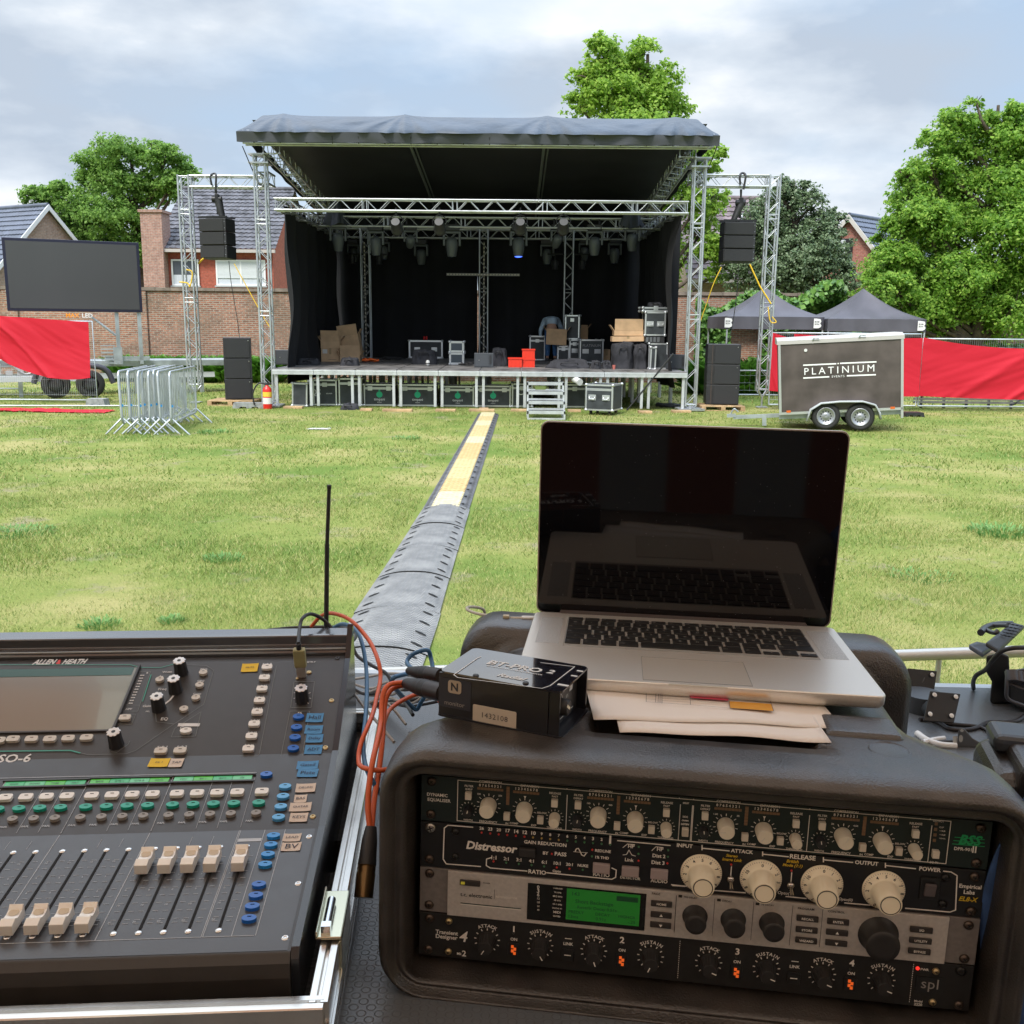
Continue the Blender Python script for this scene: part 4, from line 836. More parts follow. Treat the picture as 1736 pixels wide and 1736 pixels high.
softbag('heap of black cloth on the stage right of the left wedge monitor', zE, 318, 470, 650, 690, name='cloth_heap', cat='cloth', dep=.6, amp=.06)
softbag('long dark heap of cables and hardware bags across the middle of the stage edge', zF, 530, 835, 630, 682, name='cable_heap', cat='cables', dep=.7, amp=.09, top=.6)
# orange cable
def coil(lab, zm, a0, a1, b0, b1, m_, n=5, r=.012, z0=ZD, name='cable_coil', Y=None, loops=3):
    p = gz(*zm(a0, b1), z0); q = gz(*zm(a1, b1), z0); Y = Y or p.y; w = (q.x - p.x); c = Vector((p.x + w / 2, Y + .15, z0)); pts = []
    for i in range(loops * 9): th = i / 9 * 2 * PI; rr = w / 2 * (.55 + .45 * random.random()); pts.append((rr * math.cos(th), .3 * rr * math.sin(th) + random.uniform(-.04, .04), r + .006 * (i % 7) + random.uniform(0, .05)))
    o = MB().tube(pts, r, 6, res=4).build(name, m_); o.location = c; return tag(o, lab, 'cable')
coil('bright orange extension cable heaped on the stage by the left rear tower', zE, 785, 925, 645, 672, mat('orange_cable', (.75, .13, .02), .5), loops=6, r=.02)
coil('black cable loops on the stage right of the orange cable', zE, 930, 1120, 640, 655, BLK, loops=3)
coil('black cable loops on the stage edge behind the middle wedge monitor', zE, 1500, 1620, 680, 700, BLK, loops=3)
coil('tangled black cables on the grass under the right end of the stage', zF, 1290, 1480, 860, 960, BLK, loops=12, z0=0, Y=23.6, r=.015)
coil('black cables on the grass at the foot of the left front tower', zE, 0, 120, 800, 960, BLK, loops=2, z0=0, Y=22.6)
# wide case with cans
Yc = gz(*zE(1260, 640), ZD).y; x0, x1, z0, z1 = bx(zE, 1140, 1392, 506, 640, Yc)
flight_case('wide black flight case with heavy silver corners standing on stage, two red cans on top', x0, x1, ZD, z1, Yc, dep=.45, latches=0, lid=0, handles=2, group='flight cases on the stage', e=.05)
for k, (a, lb) in enumerate(((1243, 'left red can on the wide flight case'), (1260, 'right red can on the wide flight case'))):
    xa, xb, _, _2 = bx(zE, a, a + 15, 480, 510, Yc); r = (xb - xa) / 2; t = thing('can', lb, 'can', Vector(((xa + xb) / 2, Yc + .2, z1 + .001)), 'red cans')
    MB().lathe([(r * .85, 0), (r, .01), (r, .10), (r * .8, .115)], 14).build('body', mat('red_can', (.6, .02, .02), .3, .3), t); MB().lathe([(r * .8, .1155), (r * .75, .118)], 14).build('lid', EDGE, t)
# two small light cases
for k, (b0, b1, lb) in enumerate(((598, 686, 'small bright edged case at the bottom of a pair on the stage'), (514, 598, 'small bright edged case at the top of a pair on the stage'))):
    Yq = gz(*zE(1490, 686), ZD).y; x0, x1, z0, z1 = bx(zE, 1438, 1548, b0, b1, Yq); flight_case(lb, x0, x1, ZD if k == 0 else z0 + .004, z1 - .001, Yq, dep=.4, latches=0, lid=0, group='flight cases on the stage', panel=mat('case_blue_grey', (.05, .065, .08), .5), e=.05)
# red crates
RED = mat('red_plastic', (.72, .035, .012), .45)
def crate(lab, zm, a0, a1, b0, b1, z0=None):
    Y = gz(*zm(a0, 672), ZD).y; x0, x1, q0, z1 = bx(zm, a0, a1, b0, b1, Y); z0 = ZD if z0 is None else z0; w = x1 - x0; h = z1 - z0; t = thing('crate', lab, 'crate', Vector((x0, Y, z0)), 'red plastic crates'); d = .4
    b = MB(); b.box(0, w, 0, .015, 0, h - .03); b.box(0, w, d - .015, d, 0, h - .03); b.box(0, .015, .015, d - .015, 0, h - .03); b.box(w - .015, w, .015, d - .015, 0, h - .03); b.box(.015, w - .015, .015, d - .015, 0, .015); [b.box(q - .008, q + .008, -.008, -.0005, .02, h - .035) for q in (w * .2, w * .5, w * .8)]; b.build('tub', RED, t)
    b = MB(); b.box(-.015, w + .015, -.015, .015, h - .029, h); b.box(-.015, w + .015, d - .015, d + .015, h - .029, h); b.box(-.015, .015, .015, d - .015, h - .029, h); b.box(w - .015, w + .015, .015, d - .015, h - .029, h); b.build('rim', RED, t); return z1
crate('red plastic crate standing alone at the left of the crate group', zF, 256, 350, 606, 672)
zc = crate('red plastic crate at the bottom of the stacked pair', zF, 354, 440, 612, 672)
crate('red plastic crate on top of the stacked pair', zF, 354, 440, 545, 610, zc + .002)
# centre right group
Yp = 28.9
x0, x1, z0, z1 = bx(zF, 405, 512, 452, 615, Yp + .5); flight_case('tall black rack case behind the bending person on the left', x0, x1, ZD, z1, Yp + .5, latches=1, group='flight cases on the stage')
x0, x1, z0, z1 = bx(zF, 600, 682, 522, 628, Yp - .3); flight_case('small flight case on stage right below the carton before the person', x0, x1, ZD, z1, Yp - .3, latches=1, group='flight cases on the stage', dep=.4)
x0, x1, z0, z1 = bx(zF, 684, 756, 478, 632, Yp - .4); zq = z1; flight_case('brown black flight case carrying the upright open lid', x0, x1, ZD, z1, Yp - .4, latches=1, handles=1, group='flight cases on the stage', dep=.5)
x0, x1, z0, z1 = bx(zF, 658, 758, 306, 475, Yp - .3); flight_case('open case lid standing on edge beside the bending person', x0, x1, zq + .004, z1, Yp - .3, dep=.18, latches=1, lid=0, yaw=-14, group='flight cases on the stage')
Yq = gz(*zF(838, 642), ZD).y; x0, x1, z0, z1 = bx(zF, 757, 920, 478, 642, Yq)
flight_case('flight case lettered PLATINIUM with two silver latches, right of the bending person', x0, x1, ZD, z1, Yq, latches=0, lid=0, handles=2, group='flight cases on the stage', logo=[('PLATINIUM', .10, 0, (z1 - ZD) * .74, mat('dim_print', (.3, .3, .3), .6))])
x0, x1, z0, z1 = bx(zF, 520, 660, 418, 515, Yp - .35); cardbox('open cardboard box held up in front of the legs of the bending person', x0, x1, z0, z1, Yp - .45, dep=.3, flaps=.3, roll=2)
x0, x1, z0, z1 = bx(zF, 922, 968, 548, 628, Yq + .4); cardbox('narrow cardboard box right of the lettered flight case', x0, x1, ZD, z1, Yq + .4)
x0, x1, z0, z1 = bx(zF, 762, 812, 400, 478, Yp + .6); cardbox('cardboard box with one raised flap behind the lettered case', x0, x1, z0, z1, Yp + .6, flaps=1)
x0, x1, z0, z1 = bx(zF, 730, 875, 478, 640, Yp + .75); flight_case('dark case behind the lettered flight case with a carton on it', x0, x1, ZD, z1 , Yp + .6, latches=0, lid=0, group='flight cases on the stage')
# right group
Yr = gz(*zF(1300, 685), ZD).y
x0, x1, z0, z1 = bx(zF, 985, 1205, 455, 492, Yr + .15); cardbox('long flat cardboard box lying on the soft covers', x0, x1, z0, z1, Yr + .15, dep=.5, roll=-1)
x0, x1, z0, z1 = bx(zF, 998, 1200, 415, 455, Yr + .2); cardbox('second long cardboard box with raised flaps on top of the flat one', x0, x1, z0 + .01, z1, Yr + .2, dep=.5, flaps=1)
x0, x1, z0, z1 = bx(zF, 1240, 1368, 503, 685, Yr); flight_case('silver edged rack case at the bottom of the tall stack at stage right', x0, x1, ZD, z1, Yr, latches=0, lid=0, group='stacked cases at stage right'); zA = z1
x0, x1, z0, z1 = bx(zF, 1252, 1290, 530, 685, Yr - .3); flight_case('narrow bright edged case lid leaning before the tall stack', x0, x1, ZD, z1, Yr - .25, dep=.12, latches=0, lid=0, group='stacked cases at stage right', roll=1)
x0, x1, z0, z1 = bx(zF, 1215, 1350, 450, 500, Yr)
t = thing('amplifier_rack', 'dark open amplifier rack in the middle of the tall stack at stage right', 'amplifier', Vector((x0, Yr, zA + .003))); hh = z1 - zA - .01
MB().box(0, x1 - x0, .02, .5, 0, hh).build('chassis', BLK, t, bev=.006); b = MB(); [b.box(.02 + q * .09, .08 + q * .09, -.005, .0185, .02, hh - .03) for q in range(int((x1 - x0) / .09) - 1)]; b.build('heat_sink', mat('dull_alu', (.16, .17, .18), .5, .5), t); zB = zA + .003 + hh
x0, x1, z0, z1 = bx(zF, 1215, 1356, 283, 443, Yr); flight_case('black case with two silver butterfly latches near the top of the tall stack', x0, x1, zB + .004, z1, Yr, latches=0, lid=0, handles=2, group='stacked cases at stage right'); zC = z1
x0, x1, z0, z1 = bx(zF, 1192, 1380, 250, 278, Yr); flight_case('flat silver edged case lid lying on top of the tall stack', x0, x1, zC + .004, z1, Yr, dep=.5, latches=1, lid=0, group='stacked cases at stage right', yaw=3)
softbag('black cloth bundle on the very top of the tall stack', zF, 1240, 1340, 224, 248, z0=z1 + .003, Y=Yr + .1, name='cloth_bundle', cat='cloth')
p = gz(*zF(995, 686), ZD); t = thing('paper_cup', 'small reddish paper cup on the stage edge', 'cup', p); MB().lathe([(.03, 0), (.042, .1)], 12).build('cup_wall', mat('cup_red', (.5, .15, .12), .6), t)
p = gz(*zE(1282, 695), ZD); t = thing('microphone_head', 'small white and black head unit lying on the stage edge before the padded bag', 'microphone', p); MB().lathe([(.02, 0), (.05, .03), (.05, .1), (.03, .14)], 12).build('shell', mat('off_white', (.6, .6, .58), .5), t); MB().lathe([(.03, .02), (.052, .05), (.052, .07)], 12, close=False).build('band', BLK, t)
# paper roll, slanting pipe
a = at(*zF(712, 752), 22.9); c = at(*zF(758, 778), 22.6); b = MB(); b.cyl((0, 0, 0), tuple(c - a), .075, n=20); o = b.build('paper_roll', mat('off_white', (.6, .6, .58), .5)); o.location = a; tag(o, 'white paper roll lying across the case below the stage edge', 'paper roll')
a = gz(*zF(1410, 580), ZD + .3); a = at(*zF(1412, 575), 22.7); c = gz(*zF(1085, 975)); o = MB().cyl((0, 0, 0), tuple(c - a), .02, n=8).build('cable_pipe', BLK); o.location = a; tag(o, 'slanting black pipe leaning from the right wedge monitor down to the grass', 'pipe')
# steps
st = gz(*zF(400, 1040)); Ys = st.y; b0, b1, _, _2 = bx(zF, 388, 655, 900, 1000, Ys)
t = thing('steps', 'aluminium four tread steps standing before the stage', 'steps', Vector((b0, Ys, 0))); w = b1 - b0; n = 4; rise = at(*zF(500, 778), Ys + .75).z / 4
TR = mat('tread_grip', (.05, .055, .055), .6)
for k in range(n):
    z = rise * (k + 1); y = k * .26; MB().box(.03, w - .03, y + .01, y + .25, z - .02, z).build('tread', TR, t)
    b = MB(); b.box(0, w, y - .02, y + .01, z - .06, z + .004); b.box(0, w, y - .02, y + .01, z - rise + .005, z - rise + .04); b.box(0, .03, y - .02, y + .25, z - .06, z); b.box(w - .03, w, y - .02, y + .25, z - .06, z); b.box(0, .035, y - .019, y + .012, z - rise + .04, z - .06); b.box(w - .035, w, y - .019, y + .012, z - rise + .04, z - .06); b.build('tread_frame', ALU2, t)
for x in (0, w - .04):
    for k in (1, 2, 3): MB().box(x + .002, x + .036, k * .26 + .19, k * .26 + .225, 0, rise * (k + 1) - .062).build('leg', ALU2, t)
MB().box(w * .22, w * .5, 2 * .26 + .05, 2 * .26 + .055, rise * 3.2, rise * 3.6).build('warning_plate', mat('olive_print', (.12, .16, .04), .5), t)
# fire extinguisher
p = gz(*zE(100, 982)); p.y = 22.45; s_ = at(*zE(100, 822), 22.45).z; r = .10
t = thing('fire_extinguisher', 'red fire extinguisher with yellow label standing by the left front tower', 'extinguisher', Vector((at(*zE(100, 900), 22.45).x, 22.45, 0)))
MB().lathe([(r * .95, 0), (r, .03), (r, s_ * .72), (r * .8, s_ * .82), (r * .35, s_ * .88), (r * .35, s_ * .92)], 20).build('cylinder', mat('extinguisher_red', (.62, .02, .015), .3), t)
MB().lathe([(r + .002, s_ * .48), (r + .002, s_ * .66)], 20, close=False).build('label_band', mat('label_yellow', (.75, .5, .05), .6), t); MB().lathe([(r + .002, s_ * .2), (r + .002, s_ * .44)], 20, close=False).build('label_band', mat('label_white', (.7, .65, .62), .6), t)
b = MB(); b.box(-.05, .1, -.02, .02, s_ * .93, s_ * 1.0); b.build('valve', BLKM, t); MB().tube([(.03, 0, s_ * .95), (-.18, -.03, s_ * .98), (-.32, -.02, s_ * .6), (-.3, 0, s_ * .15)], .018, 7).build('hose', BLK, t)
# concrete feet and cable at left tower
CONC = mat('concrete', (.26, .265, .26), .9, noise_s=12, noise_a=.2, bump=.4, bump_s=50)
def fence_foot(lab, px, py, w=.7, h=.13, d=.22, m_=None):
    p = gz(px, py); t = thing('ballast_block', lab, 'ballast block', p, 'blocks that weigh down the fences'); b = MB(); b.prism([(-w / 2, 0), (-w * .3, 0), (-w * .26, .04), (-w * .1, .04), (-w * .06, 0), (w * .06, 0), (w * .1, .04), (w * .26, .04), (w * .3, 0), (w / 2, 0), (w / 2 - .03, h), (-w / 2 + .03, h)], -d / 2, d / 2, M=Matrix(((1, 0, 0, 0), (0, 0, -1, 0), (0, 1, 0, 0), (0, 0, 0, 1)))); b.build('block', m_ or CONC, t, bev=.008); return t
fence_foot('grey concrete foot on the grass left of the fire extinguisher', 424, 692, .75)
fence_foot('grey concrete foot under the left fence next to the barrier stack', 166, 688, .45, .17, .3)
fence_foot('dark rubber foot under the fence behind the lettered trailer', 1546, 706, .45, .1, .3, BLK)
# person -----------------------------------------------------------
def skin(name, verts, edges, rad, mt, parent, root=0, sub=2):
    me = bpy.data.meshes.new(name); me.from_pydata(verts, edges, []); o = bpy.data.objects.new(name, me); COL.objects.link(o)
    bm = bmesh.new(); bm.from_mesh(me); ly = bm.verts.layers.skin.verify(); bm.verts.ensure_lookup_table()
    for i, v in enumerate(bm.verts): v[ly].radius = (rad[i], rad[i]) if not isinstance(rad[i], tuple) else rad[i]; v[ly].use_root = (i == root)
    bm.to_mesh(me); bm.free(); o.modifiers.new('skin', 'SKIN').use_smooth_shade = True; q = o.modifiers.new('sub', 'SUBSURF'); q.levels = q.render_levels = sub
    me.materials.append(mt); o.parent = parent; return o
pp = at(*zF(556, 612), 29.1); pp.z = ZD; pt = thing('person', 'person in blue jeans and light grey blue sweater bending forward over the cases on stage', 'person', Matrix.Translation(pp))
SK = mat('skin', (.45, .26, .18), .55)
pv = [(0, 0, .93), (0, .22, 1.14), (0, .42, 1.14), (0, .56, 1.04), (0, .64, .96), (0, .72, .88)]; pr = [.13, .15, .14, .055, .09, .075]; pe = [(0, 1), (1, 2), (2, 3), (3, 4), (4, 5)]
for s in (-1, 1):
    k = len(pv); pv += [(s * .19, .42, 1.12), (s * .31, .36, .86), (s * .30, .40, .64), (s * .29, .43, .55)]; pr += [.07, .045, .032, .028]; pe += [(2, k), (k, k + 1), (k + 1, k + 2), (k + 2, k + 3)]
    for f_ in range(5):
        j = len(pv); dx = (f_ - 2) * .018; pv += [(s * .29 + dx, .44 + (.03 if f_ == 4 else 0), .50), (s * .29 + dx * 1.2, .46, .46 if f_ not in (0, 4) else .475)]; pr += [.009, .008]; pe += [(k + 3, j), (j, j + 1)]
    k = len(pv); pv += [(s * .09, -.01, .84), (s * .10, -.02, .48), (s * .11, -.04, .09), (s * .12, .10, .04)]; pr += [.10, .065, .045, .04]; pe += [(0, k), (k, k + 1), (k + 1, k + 2), (k + 2, k + 3)]
skin('body', pv, pe, pr, SK, pt)
JN = mat('denim', (.045, .13, .30), .8, noise_s=14, noise_a=.25)
jv = [(0, -.01, .95)]; jr = [.165]; je = []
for s in (-1, 1): k = len(jv); jv += [(s * .10, -.015, .80), (s * .105, -.02, .48), (s * .115, -.04, .12)]; jr += [.115, .088, .075]; je += [(0, k), (k, k + 1), (k + 1, k + 2)]
skin('jeans', jv, je, jr, JN, pt)
SW = mat('sweater', (.42, .54, .66), .85, noise_s=8, noise_a=.2)
sv = [(0, .02, 1.0), (0, .14, 1.13), (0, .30, 1.18), (0, .44, 1.15)]; sr = [.17, .185, .19, .13]; se = [(0, 1), (1, 2), (2, 3)]
for s in (-1, 1): k = len(sv); sv += [(s * .20, .42, 1.12), (s * .315, .36, .87), (s * .305, .395, .68)]; sr += [.085, .065, .048]; se += [(2, k), (k, k + 1), (k + 1, k + 2)]
skin('sweater', sv, se, sr, SW, pt)
skin('hair', [(0, .62, 1.02), (0, .69, .98), (0, .75, .90)], [(0, 1), (1, 2)], [.08, .1, .075], mat('brown_hair', (.06, .04, .025), .8), pt)
for s in (-1, 1): MB(Matrix.Translation((s * .12, -.08, 0))).box(-.05, .05, -.05, .22, 0, .075).build('shoe', BLK, pt, bev=.02)
# ================================================================== CABLE RAMP
RB = bpy.data.materials.new('ramp_rubber'); RB.use_nodes = True; t_ = RB.node_tree; b_ = t_.nodes['Principled BSDF']
tcn = N(t_, 'ShaderNodeTexCoord'); n_ = N(t_, 'ShaderNodeTexNoise'); n_.inputs['Scale'].default_value = 5; n_.inputs['Detail'].default_value = 6; t_.links.new(tcn.outputs['Object'], n_.inputs[0])
r_ = N(t_, 'ShaderNodeValToRGB'); r_.color_ramp.elements[0].color = (.20, .20, .20, 1); r_.color_ramp.elements[1].color = (.40, .39, .375, 1); r_.color_ramp.elements[0].position = .3; r_.color_ramp.elements[1].position = .7; t_.links.new(n_.outputs[0], r_.inputs[0])
wv = N(t_, 'ShaderNodeTexWave', wave_type='BANDS', bands_direction='Y', wave_profile='TRI'); wv.inputs['Scale'].default_value = 9; wv.inputs['Distortion'].default_value = 0
sp = N(t_, 'ShaderNodeSeparateXYZ'); t_.links.new(tcn.outputs['Object'], sp.inputs[0]); pg = N(t_, 'ShaderNodeMath', operation='PINGPONG'); t_.links.new(sp.outputs[0], pg.inputs[0]); pg.inputs[1].default_value = .022
ad = N(t_, 'ShaderNodeMath', operation='MULTIPLY_ADD'); t_.links.new(pg.outputs[0], ad.inputs[0]); ad.inputs[1].default_value = .9; t_.links.new(sp.outputs[1], ad.inputs[2])
cb = N(t_, 'ShaderNodeCombineXYZ'); t_.links.new(ad.outputs[0], cb.inputs[1]); t_.links.new(cb.outputs[0], wv.inputs[0])
ml = N(t_, 'ShaderNodeMixRGB', blend_type='MULTIPLY'); ml.inputs[0].default_value = .5; t_.links.new(r_.outputs[0], ml.inputs[1]); t_.links.new(wv.outputs[0], ml.inputs[2]); t_.links.new(ml.outputs[0], b_.inputs['Base Color'])
bp_ = N(t_, 'ShaderNodeBump'); bp_.inputs['Strength'].default_value = 1; bp_.inputs['Distance'].default_value = .012; t_.links.new(wv.outputs[0], bp_.inputs['Height']); t_.links.new(bp_.outputs[0], b_.inputs['Normal']); b_.inputs['Roughness'].default_value = .5
def pc(y): return float(np.interp(y, [5.4, 6.25, 10.3, 21.4], [-.80, -.775, -.70, -.53]))
HOLE = mat('slot_black', (.006, .006, .006), .9)
ys = [3.0, 3.9, 4.75, 5.6, 6.45, 7.4, 8.35, 9.3, 10.28]
for i in range(len(ys) - 1):
    y0, y1 = ys[i], ys[i + 1]; W0, W1 = (float(np.interp(y, [5.4, 6.25, 8, 10.3], [.60, .585, .54, .50])) for y in (y0, y1))
    o0 = Vector((pc(y0), y0, 0)); b = MB(); wgl = random.uniform(-.006, .006); hh = .05 + random.uniform(0, .008)
    def f(u, v):
        y = (y1 - y0 + .03) * v; w = (W0 + (W1 - W0) * v) / 2; c = pc(y0 + y) - o0.x + wgl; x = (u * 2 - 1); return (c + x * w, y, .012 + hh * (1 - abs(x) ** 2.4) + .006 * (1 - v) + (.0 if v > 0 else 0))
    b.grid(f, 24, 10)
    v0 = [f(k / 24, 0) for k in range(25)]; n0 = len(v0); b.add(v0 + [(p[0], p[1], p[2] - .012) for p in v0], [(k, k + 1, n0 + k + 1, n0 + k) for k in range(24)], 1)
    for sd in (0, 1):
        k = 0
        for vv in (.12, .37, .62, .87):
            u0 = .87 if sd else .13; pts = []
            for q in range(10):
                th = q / 10 * 2 * PI; uu = u0 + .065 * math.cos(th); pv_ = vv + .020 * math.sin(th) + (.018 * math.cos(th) * (-1 if sd else 1)); p = f(uu, pv_); pts.append((p[0], p[1], p[2] + .0045))
            b.add(pts, [tuple(range(10))], 1)
    o = b.build('cable_ramp', [RB, HOLE]); o.location = o0
    tag(o, f'grey rubber cable ramp mat with slotted edges, {ordn[i]} from the table' , 'cable ramp', 'grey rubber mats of the cable ramp')
YP = [mat('ramp_yellow', (.50, .39, .19), .6, noise_s=12, noise_a=.12), mat('ramp_orange', (.48, .34, .15), .6, noise_s=12, noise_a=.12), mat('ramp_pale', (.56, .48, .29), .6, noise_s=12, noise_a=.15)]
n = 12; yy = [10.22 + (21.4 - 10.22) * i / n for i in range(n + 1)]; pr_ = (2, 1, 0, 0, 1, 1, 2, 0, 0, 2, 0, 2)
for i in range(n):
    y0, y1 = yy[i], yy[i + 1]; w = .49 - .04 * i / n; o0 = Vector((pc(y0), y0, 0)); t = thing('cable_protector', f'cable protector section with yellow lid and dark ramps, {(ordn + ["eleventh", "twelfth"])[i]} counted from the grey mats', 'cable protector', Matrix.Translation(o0) @ Matrix.Rotation(math.atan2(-(pc(y1) - pc(y0)), y1 - y0), 4, 'Z'), 'yellow lidded sections of the cable ramp')
    D = y1 - y0 - .008; b = MB(); b.add([(-.13, 0, .062), (.13, 0, .062), (.13, D, .062), (-.13, D, .062), (-.13, 0, 0), (.13, 0, 0)], [(0, 1, 2, 3), (0, 4, 5, 1)])
    for k in range(7):
        for q in range(4): x = -.1 + q * .055; b.box(x, x + .03, D * (k + .15) / 7, D * (k + .6) / 7, .0622, .066)
    for k in range(9): b.box(.13, .145, D * (k + .1) / 9, D * (k + .6) / 9, .05, .0625); b.box(-.145, -.13, D * (k + .1) / 9, D * (k + .6) / 9, .05, .0625)
    b.build('lid', YP[pr_[i]], t)
    for s in (-1, 1):
        b = MB(); b.add([(s * .131, 0, .055), (s * w / 2, 0, .012), (s * w / 2, D, .012), (s * .131, D, .055), (s * .131, 0, 0), (s * w / 2, 0, 0), (s * w / 2, D, 0)], [(0, 1, 2, 3), (0, 4, 5, 1), (1, 5, 6, 2)])
        for k in range(12): q = (k + .3) / 12 * D; b.box(min(s * .15, s * (w / 2 - .02)), max(s * .15, s * (w / 2 - .02)), q, q + .02, .03, .036)
        b.build('side_ramp', mat('ramp_dark', (.10, .10, .105), .7, noise_s=8, noise_a=.3), t)
        if s > 0:
            b = MB(); [b.cbox((.17, D * q, .0465), (.03, .05, .006)) for q in (.25, .75)]; b.build('slot', HOLE, t)
o = MB().grid(lambda u, v: (.35 * (u - .5) * (1 + .3 * math.sin(v * 7)), .18 * (v - .5), .012 + .02 * abs(noise.noise(Vector((u * 5, v * 5, 1))))), 14, 8).build('litter', mat('off_white', (.6, .6, .58), .5)); o.location = gz(541, 728); tag(o, 'white scrap of plastic lying on the grass before the stage', 'litter')
# ================================================================== LEFT: SCREEN TRAILER, FENCE, BARRIERS
GALV = mat('galvanised', (.42, .46, .48), .45, .6, noise_s=3, noise_a=.2)
TYRE = mat('tyre', (.022, .022, .022), .8)
SCRN = mat('led_screen', (.052, .052, .055), .6, noise_s=.6, noise_a=.06)
REDF = mat('red_fabric', (.60, .010, .030), .75, trans=.25, bump=.1, bump_s=120)
a = at(2, 402, 25.2); c = at(235, 412, 26.6); zb0 = at(10, 527, 25.2).z; t = thing('screen_trailer', 'large black LED screen on a trailer with long deck behind the red cloth', 'screen trailer', Matrix.Translation((a.x, a.y, 0)) @ Matrix.Rotation(math.atan2(c.y - a.y, c.x - a.x), 4, 'Z'))
Ls = math.hypot(c.x - a.x, c.y - a.y); zt = a.z
MB().box(0, Ls, 0, .18, zb0, zt).build('screen_housing', mat('screen_frame', (.01, .01, .03), .45), t, bev=.01)
sp_ = MB(); sp_.box(.07, Ls - .07, -.006, -.001, zb0 + .07, zt - .07); so_ = sp_.build('screen', SCRN, t)
b = MB(); zz = zb0 + .5
b = MB(); b.box(1.4, 2.1, -.02, .12, zb0 - .2, zb0 - .02); 
b = MB(); b.text('MAX', .15, V2M(1.48, -.03, zb0 - .1, 90), bold=.02); b.build('lettering', mat('orange_print', (.85, .3, .02), .6), t, label='orange letters MAX')
b = MB(); b.text('LED', .15, V2M(1.83, -.03, zb0 - .1, 90), bold=.02); b.build('lettering', WHT, t, label='white letters LED')
b = MB(); 
for x in (2.5, 3.05): b.box(x, x + .09, .05, .16, .8, zb0 - .003)
b.box(2.2, 3.3, .05, .14, .9, 1.0); b.cyl((1.9, .1, zb0 - .1), (2.5, .1, zb0 - .6), .03); b.build('mast', GALV, t)
b = MB(); 
for z in range(6): b.box(2.1, 2.45, .02, .05, .82 + z * .09, .85 + z * .09)
b.box(2.4, 2.62, .0, .04, .8, 1.25); b.build('grille_panel', GALV, t)
b = MB(); zd = at(300, 622, 26.5).z; b.box(-1, 5.6, .2, 1.4, zd, zd + .16); b.build('deck', GALV, t, bev=.01)
b = MB(); b.box(-1.5, 1.9, -.75, -.6, .42, .56); b.box(-1.5, 5.0, .3, .45, .42, .56); b.build('chassis', mat('chassis_pale', (.55, .57, .6), .5), t)
for wx in (.95, 1.75):
    w_ = MB(); w_.lathe([(.20, -.09), (.32, -.09), (.345, -.06), (.345, .06), (.32, .09), (.2, .09)], 28, V2M(wx, -.75, .345, 90), close=False); wo_ = w_.build('wheel', TYRE, t); MB().lathe([(.02, -.03), (.19, -.05), (.2, .08)], 24, V2M(wx, -.75, .345, -90)).build('rim', mat('rim_dark', (.06, .06, .065), .5, .5), wo_)
b = MB(); pr2 = [(math.cos(q) , math.sin(q)) for q in [PI * k / 8 for k in range(9)]]
b.tube([(.45, -.75, .38), (.58, -.75, .68), (.9, -.75, .80), (1.8, -.75, .80), (2.15, -.75, .68), (2.3, -.75, .36)], .07, 8); b.build('mudguard', mat('mudguard_dark', (.05, .05, .065), .5), t)
for x in (-.6, .1, 2.9, 4.6): MB().box(x, x + .1, -.1 if x < 1 else .3, .0 if x < 1 else .4, 0, .8).build('jack', GALV, t)
b = MB(); [b.box(-.9 + k * .25, -.75 + k * .25, -.5, -.3, .57, .68 + .08 * (k % 3)) for k in range(9)]; b.tube([(-.8, -.55, .7), (-.2, -.6, .95), (.3, -.5, .6), (.8, -.6, .85), (1.3, -.55, .65)], .02, 6); b.build('hydraulics', mat('pale_parts', (.5, .5, .5), .5, .4), t)
b = MB(); 
for k in range(4): b.box(-.9, .2, .1 + k * .02, .14 + k * .02, .75 + .14 * k, .79 + .14 * k)
b.build('ladder', GALV, t)
# fences
def mesh_fence(lab, x0, x1, Y, z0, z1, group, posts=True, sx_=.14, sz=.2, name='mesh_fence'):
    t = thing(name, lab, 'fence', Vector((x0, Y, 0)), group); w = x1 - x0; b = MB(); b.tube([(0, 0, z0), (0, 0, z1), (w, 0, z1), (w, 0, z0), (0, 0, z0)], .021, 8, res=1); b.build('frame', GALV, t)
    b = MB(); x = sx_
    while x < w - .02: b.cyl((x, 0, z0 + .1), (x, 0, z1), .0025, n=4, caps=False); x += sx_
    z = z0 + .12
    while z < z1: b.cyl((.02, .003, z), (w - .02, .003, z), .0025, n=4, caps=False); z += sz
    b.build('wire_mesh', GALV, t); return t
f0 = at(157, 560, 23.2); zf1 = at(157, 545, 23.2).z
mesh_fence('mesh fence panel carrying the red cloth at the left edge', f0.x - 3.5, f0.x, 23.2, .1, zf1, 'mesh fence panels', sx_=.05, sz=.35)
mesh_fence('mesh fence panel far left behind the jacks of the screen trailer', f0.x - 7, f0.x - 3.55, 26.9, .1, 1.9, 'mesh fence panels')
fr = at(1308, 600, 23.4).x; fx = [fr, at(1563, 600, 23.4).x, at(1563, 600, 23.4).x + 3.5]; zr_ = [at(1400, 565, 23.4).z, at(1650, 575, 23.4).z]
mesh_fence('mesh fence panel standing behind the lettered trailer', fx[0], fx[1] - .05, 23.4, .12, zr_[0], 'mesh fence panels', sx_=.05, sz=.25)
mesh_fence('mesh fence panel at the right edge with red cloth', fx[1], fx[2], 23.4, .12, zr_[1], 'mesh fence panels', sx_=.05, sz=.25)
mesh_fence('low mesh fence panel in the weeds between tower and wing leg on the right', at(1236, 650, 27).x, at(1330, 650, 27).x, 27, .1, .75, 'mesh fence panels')
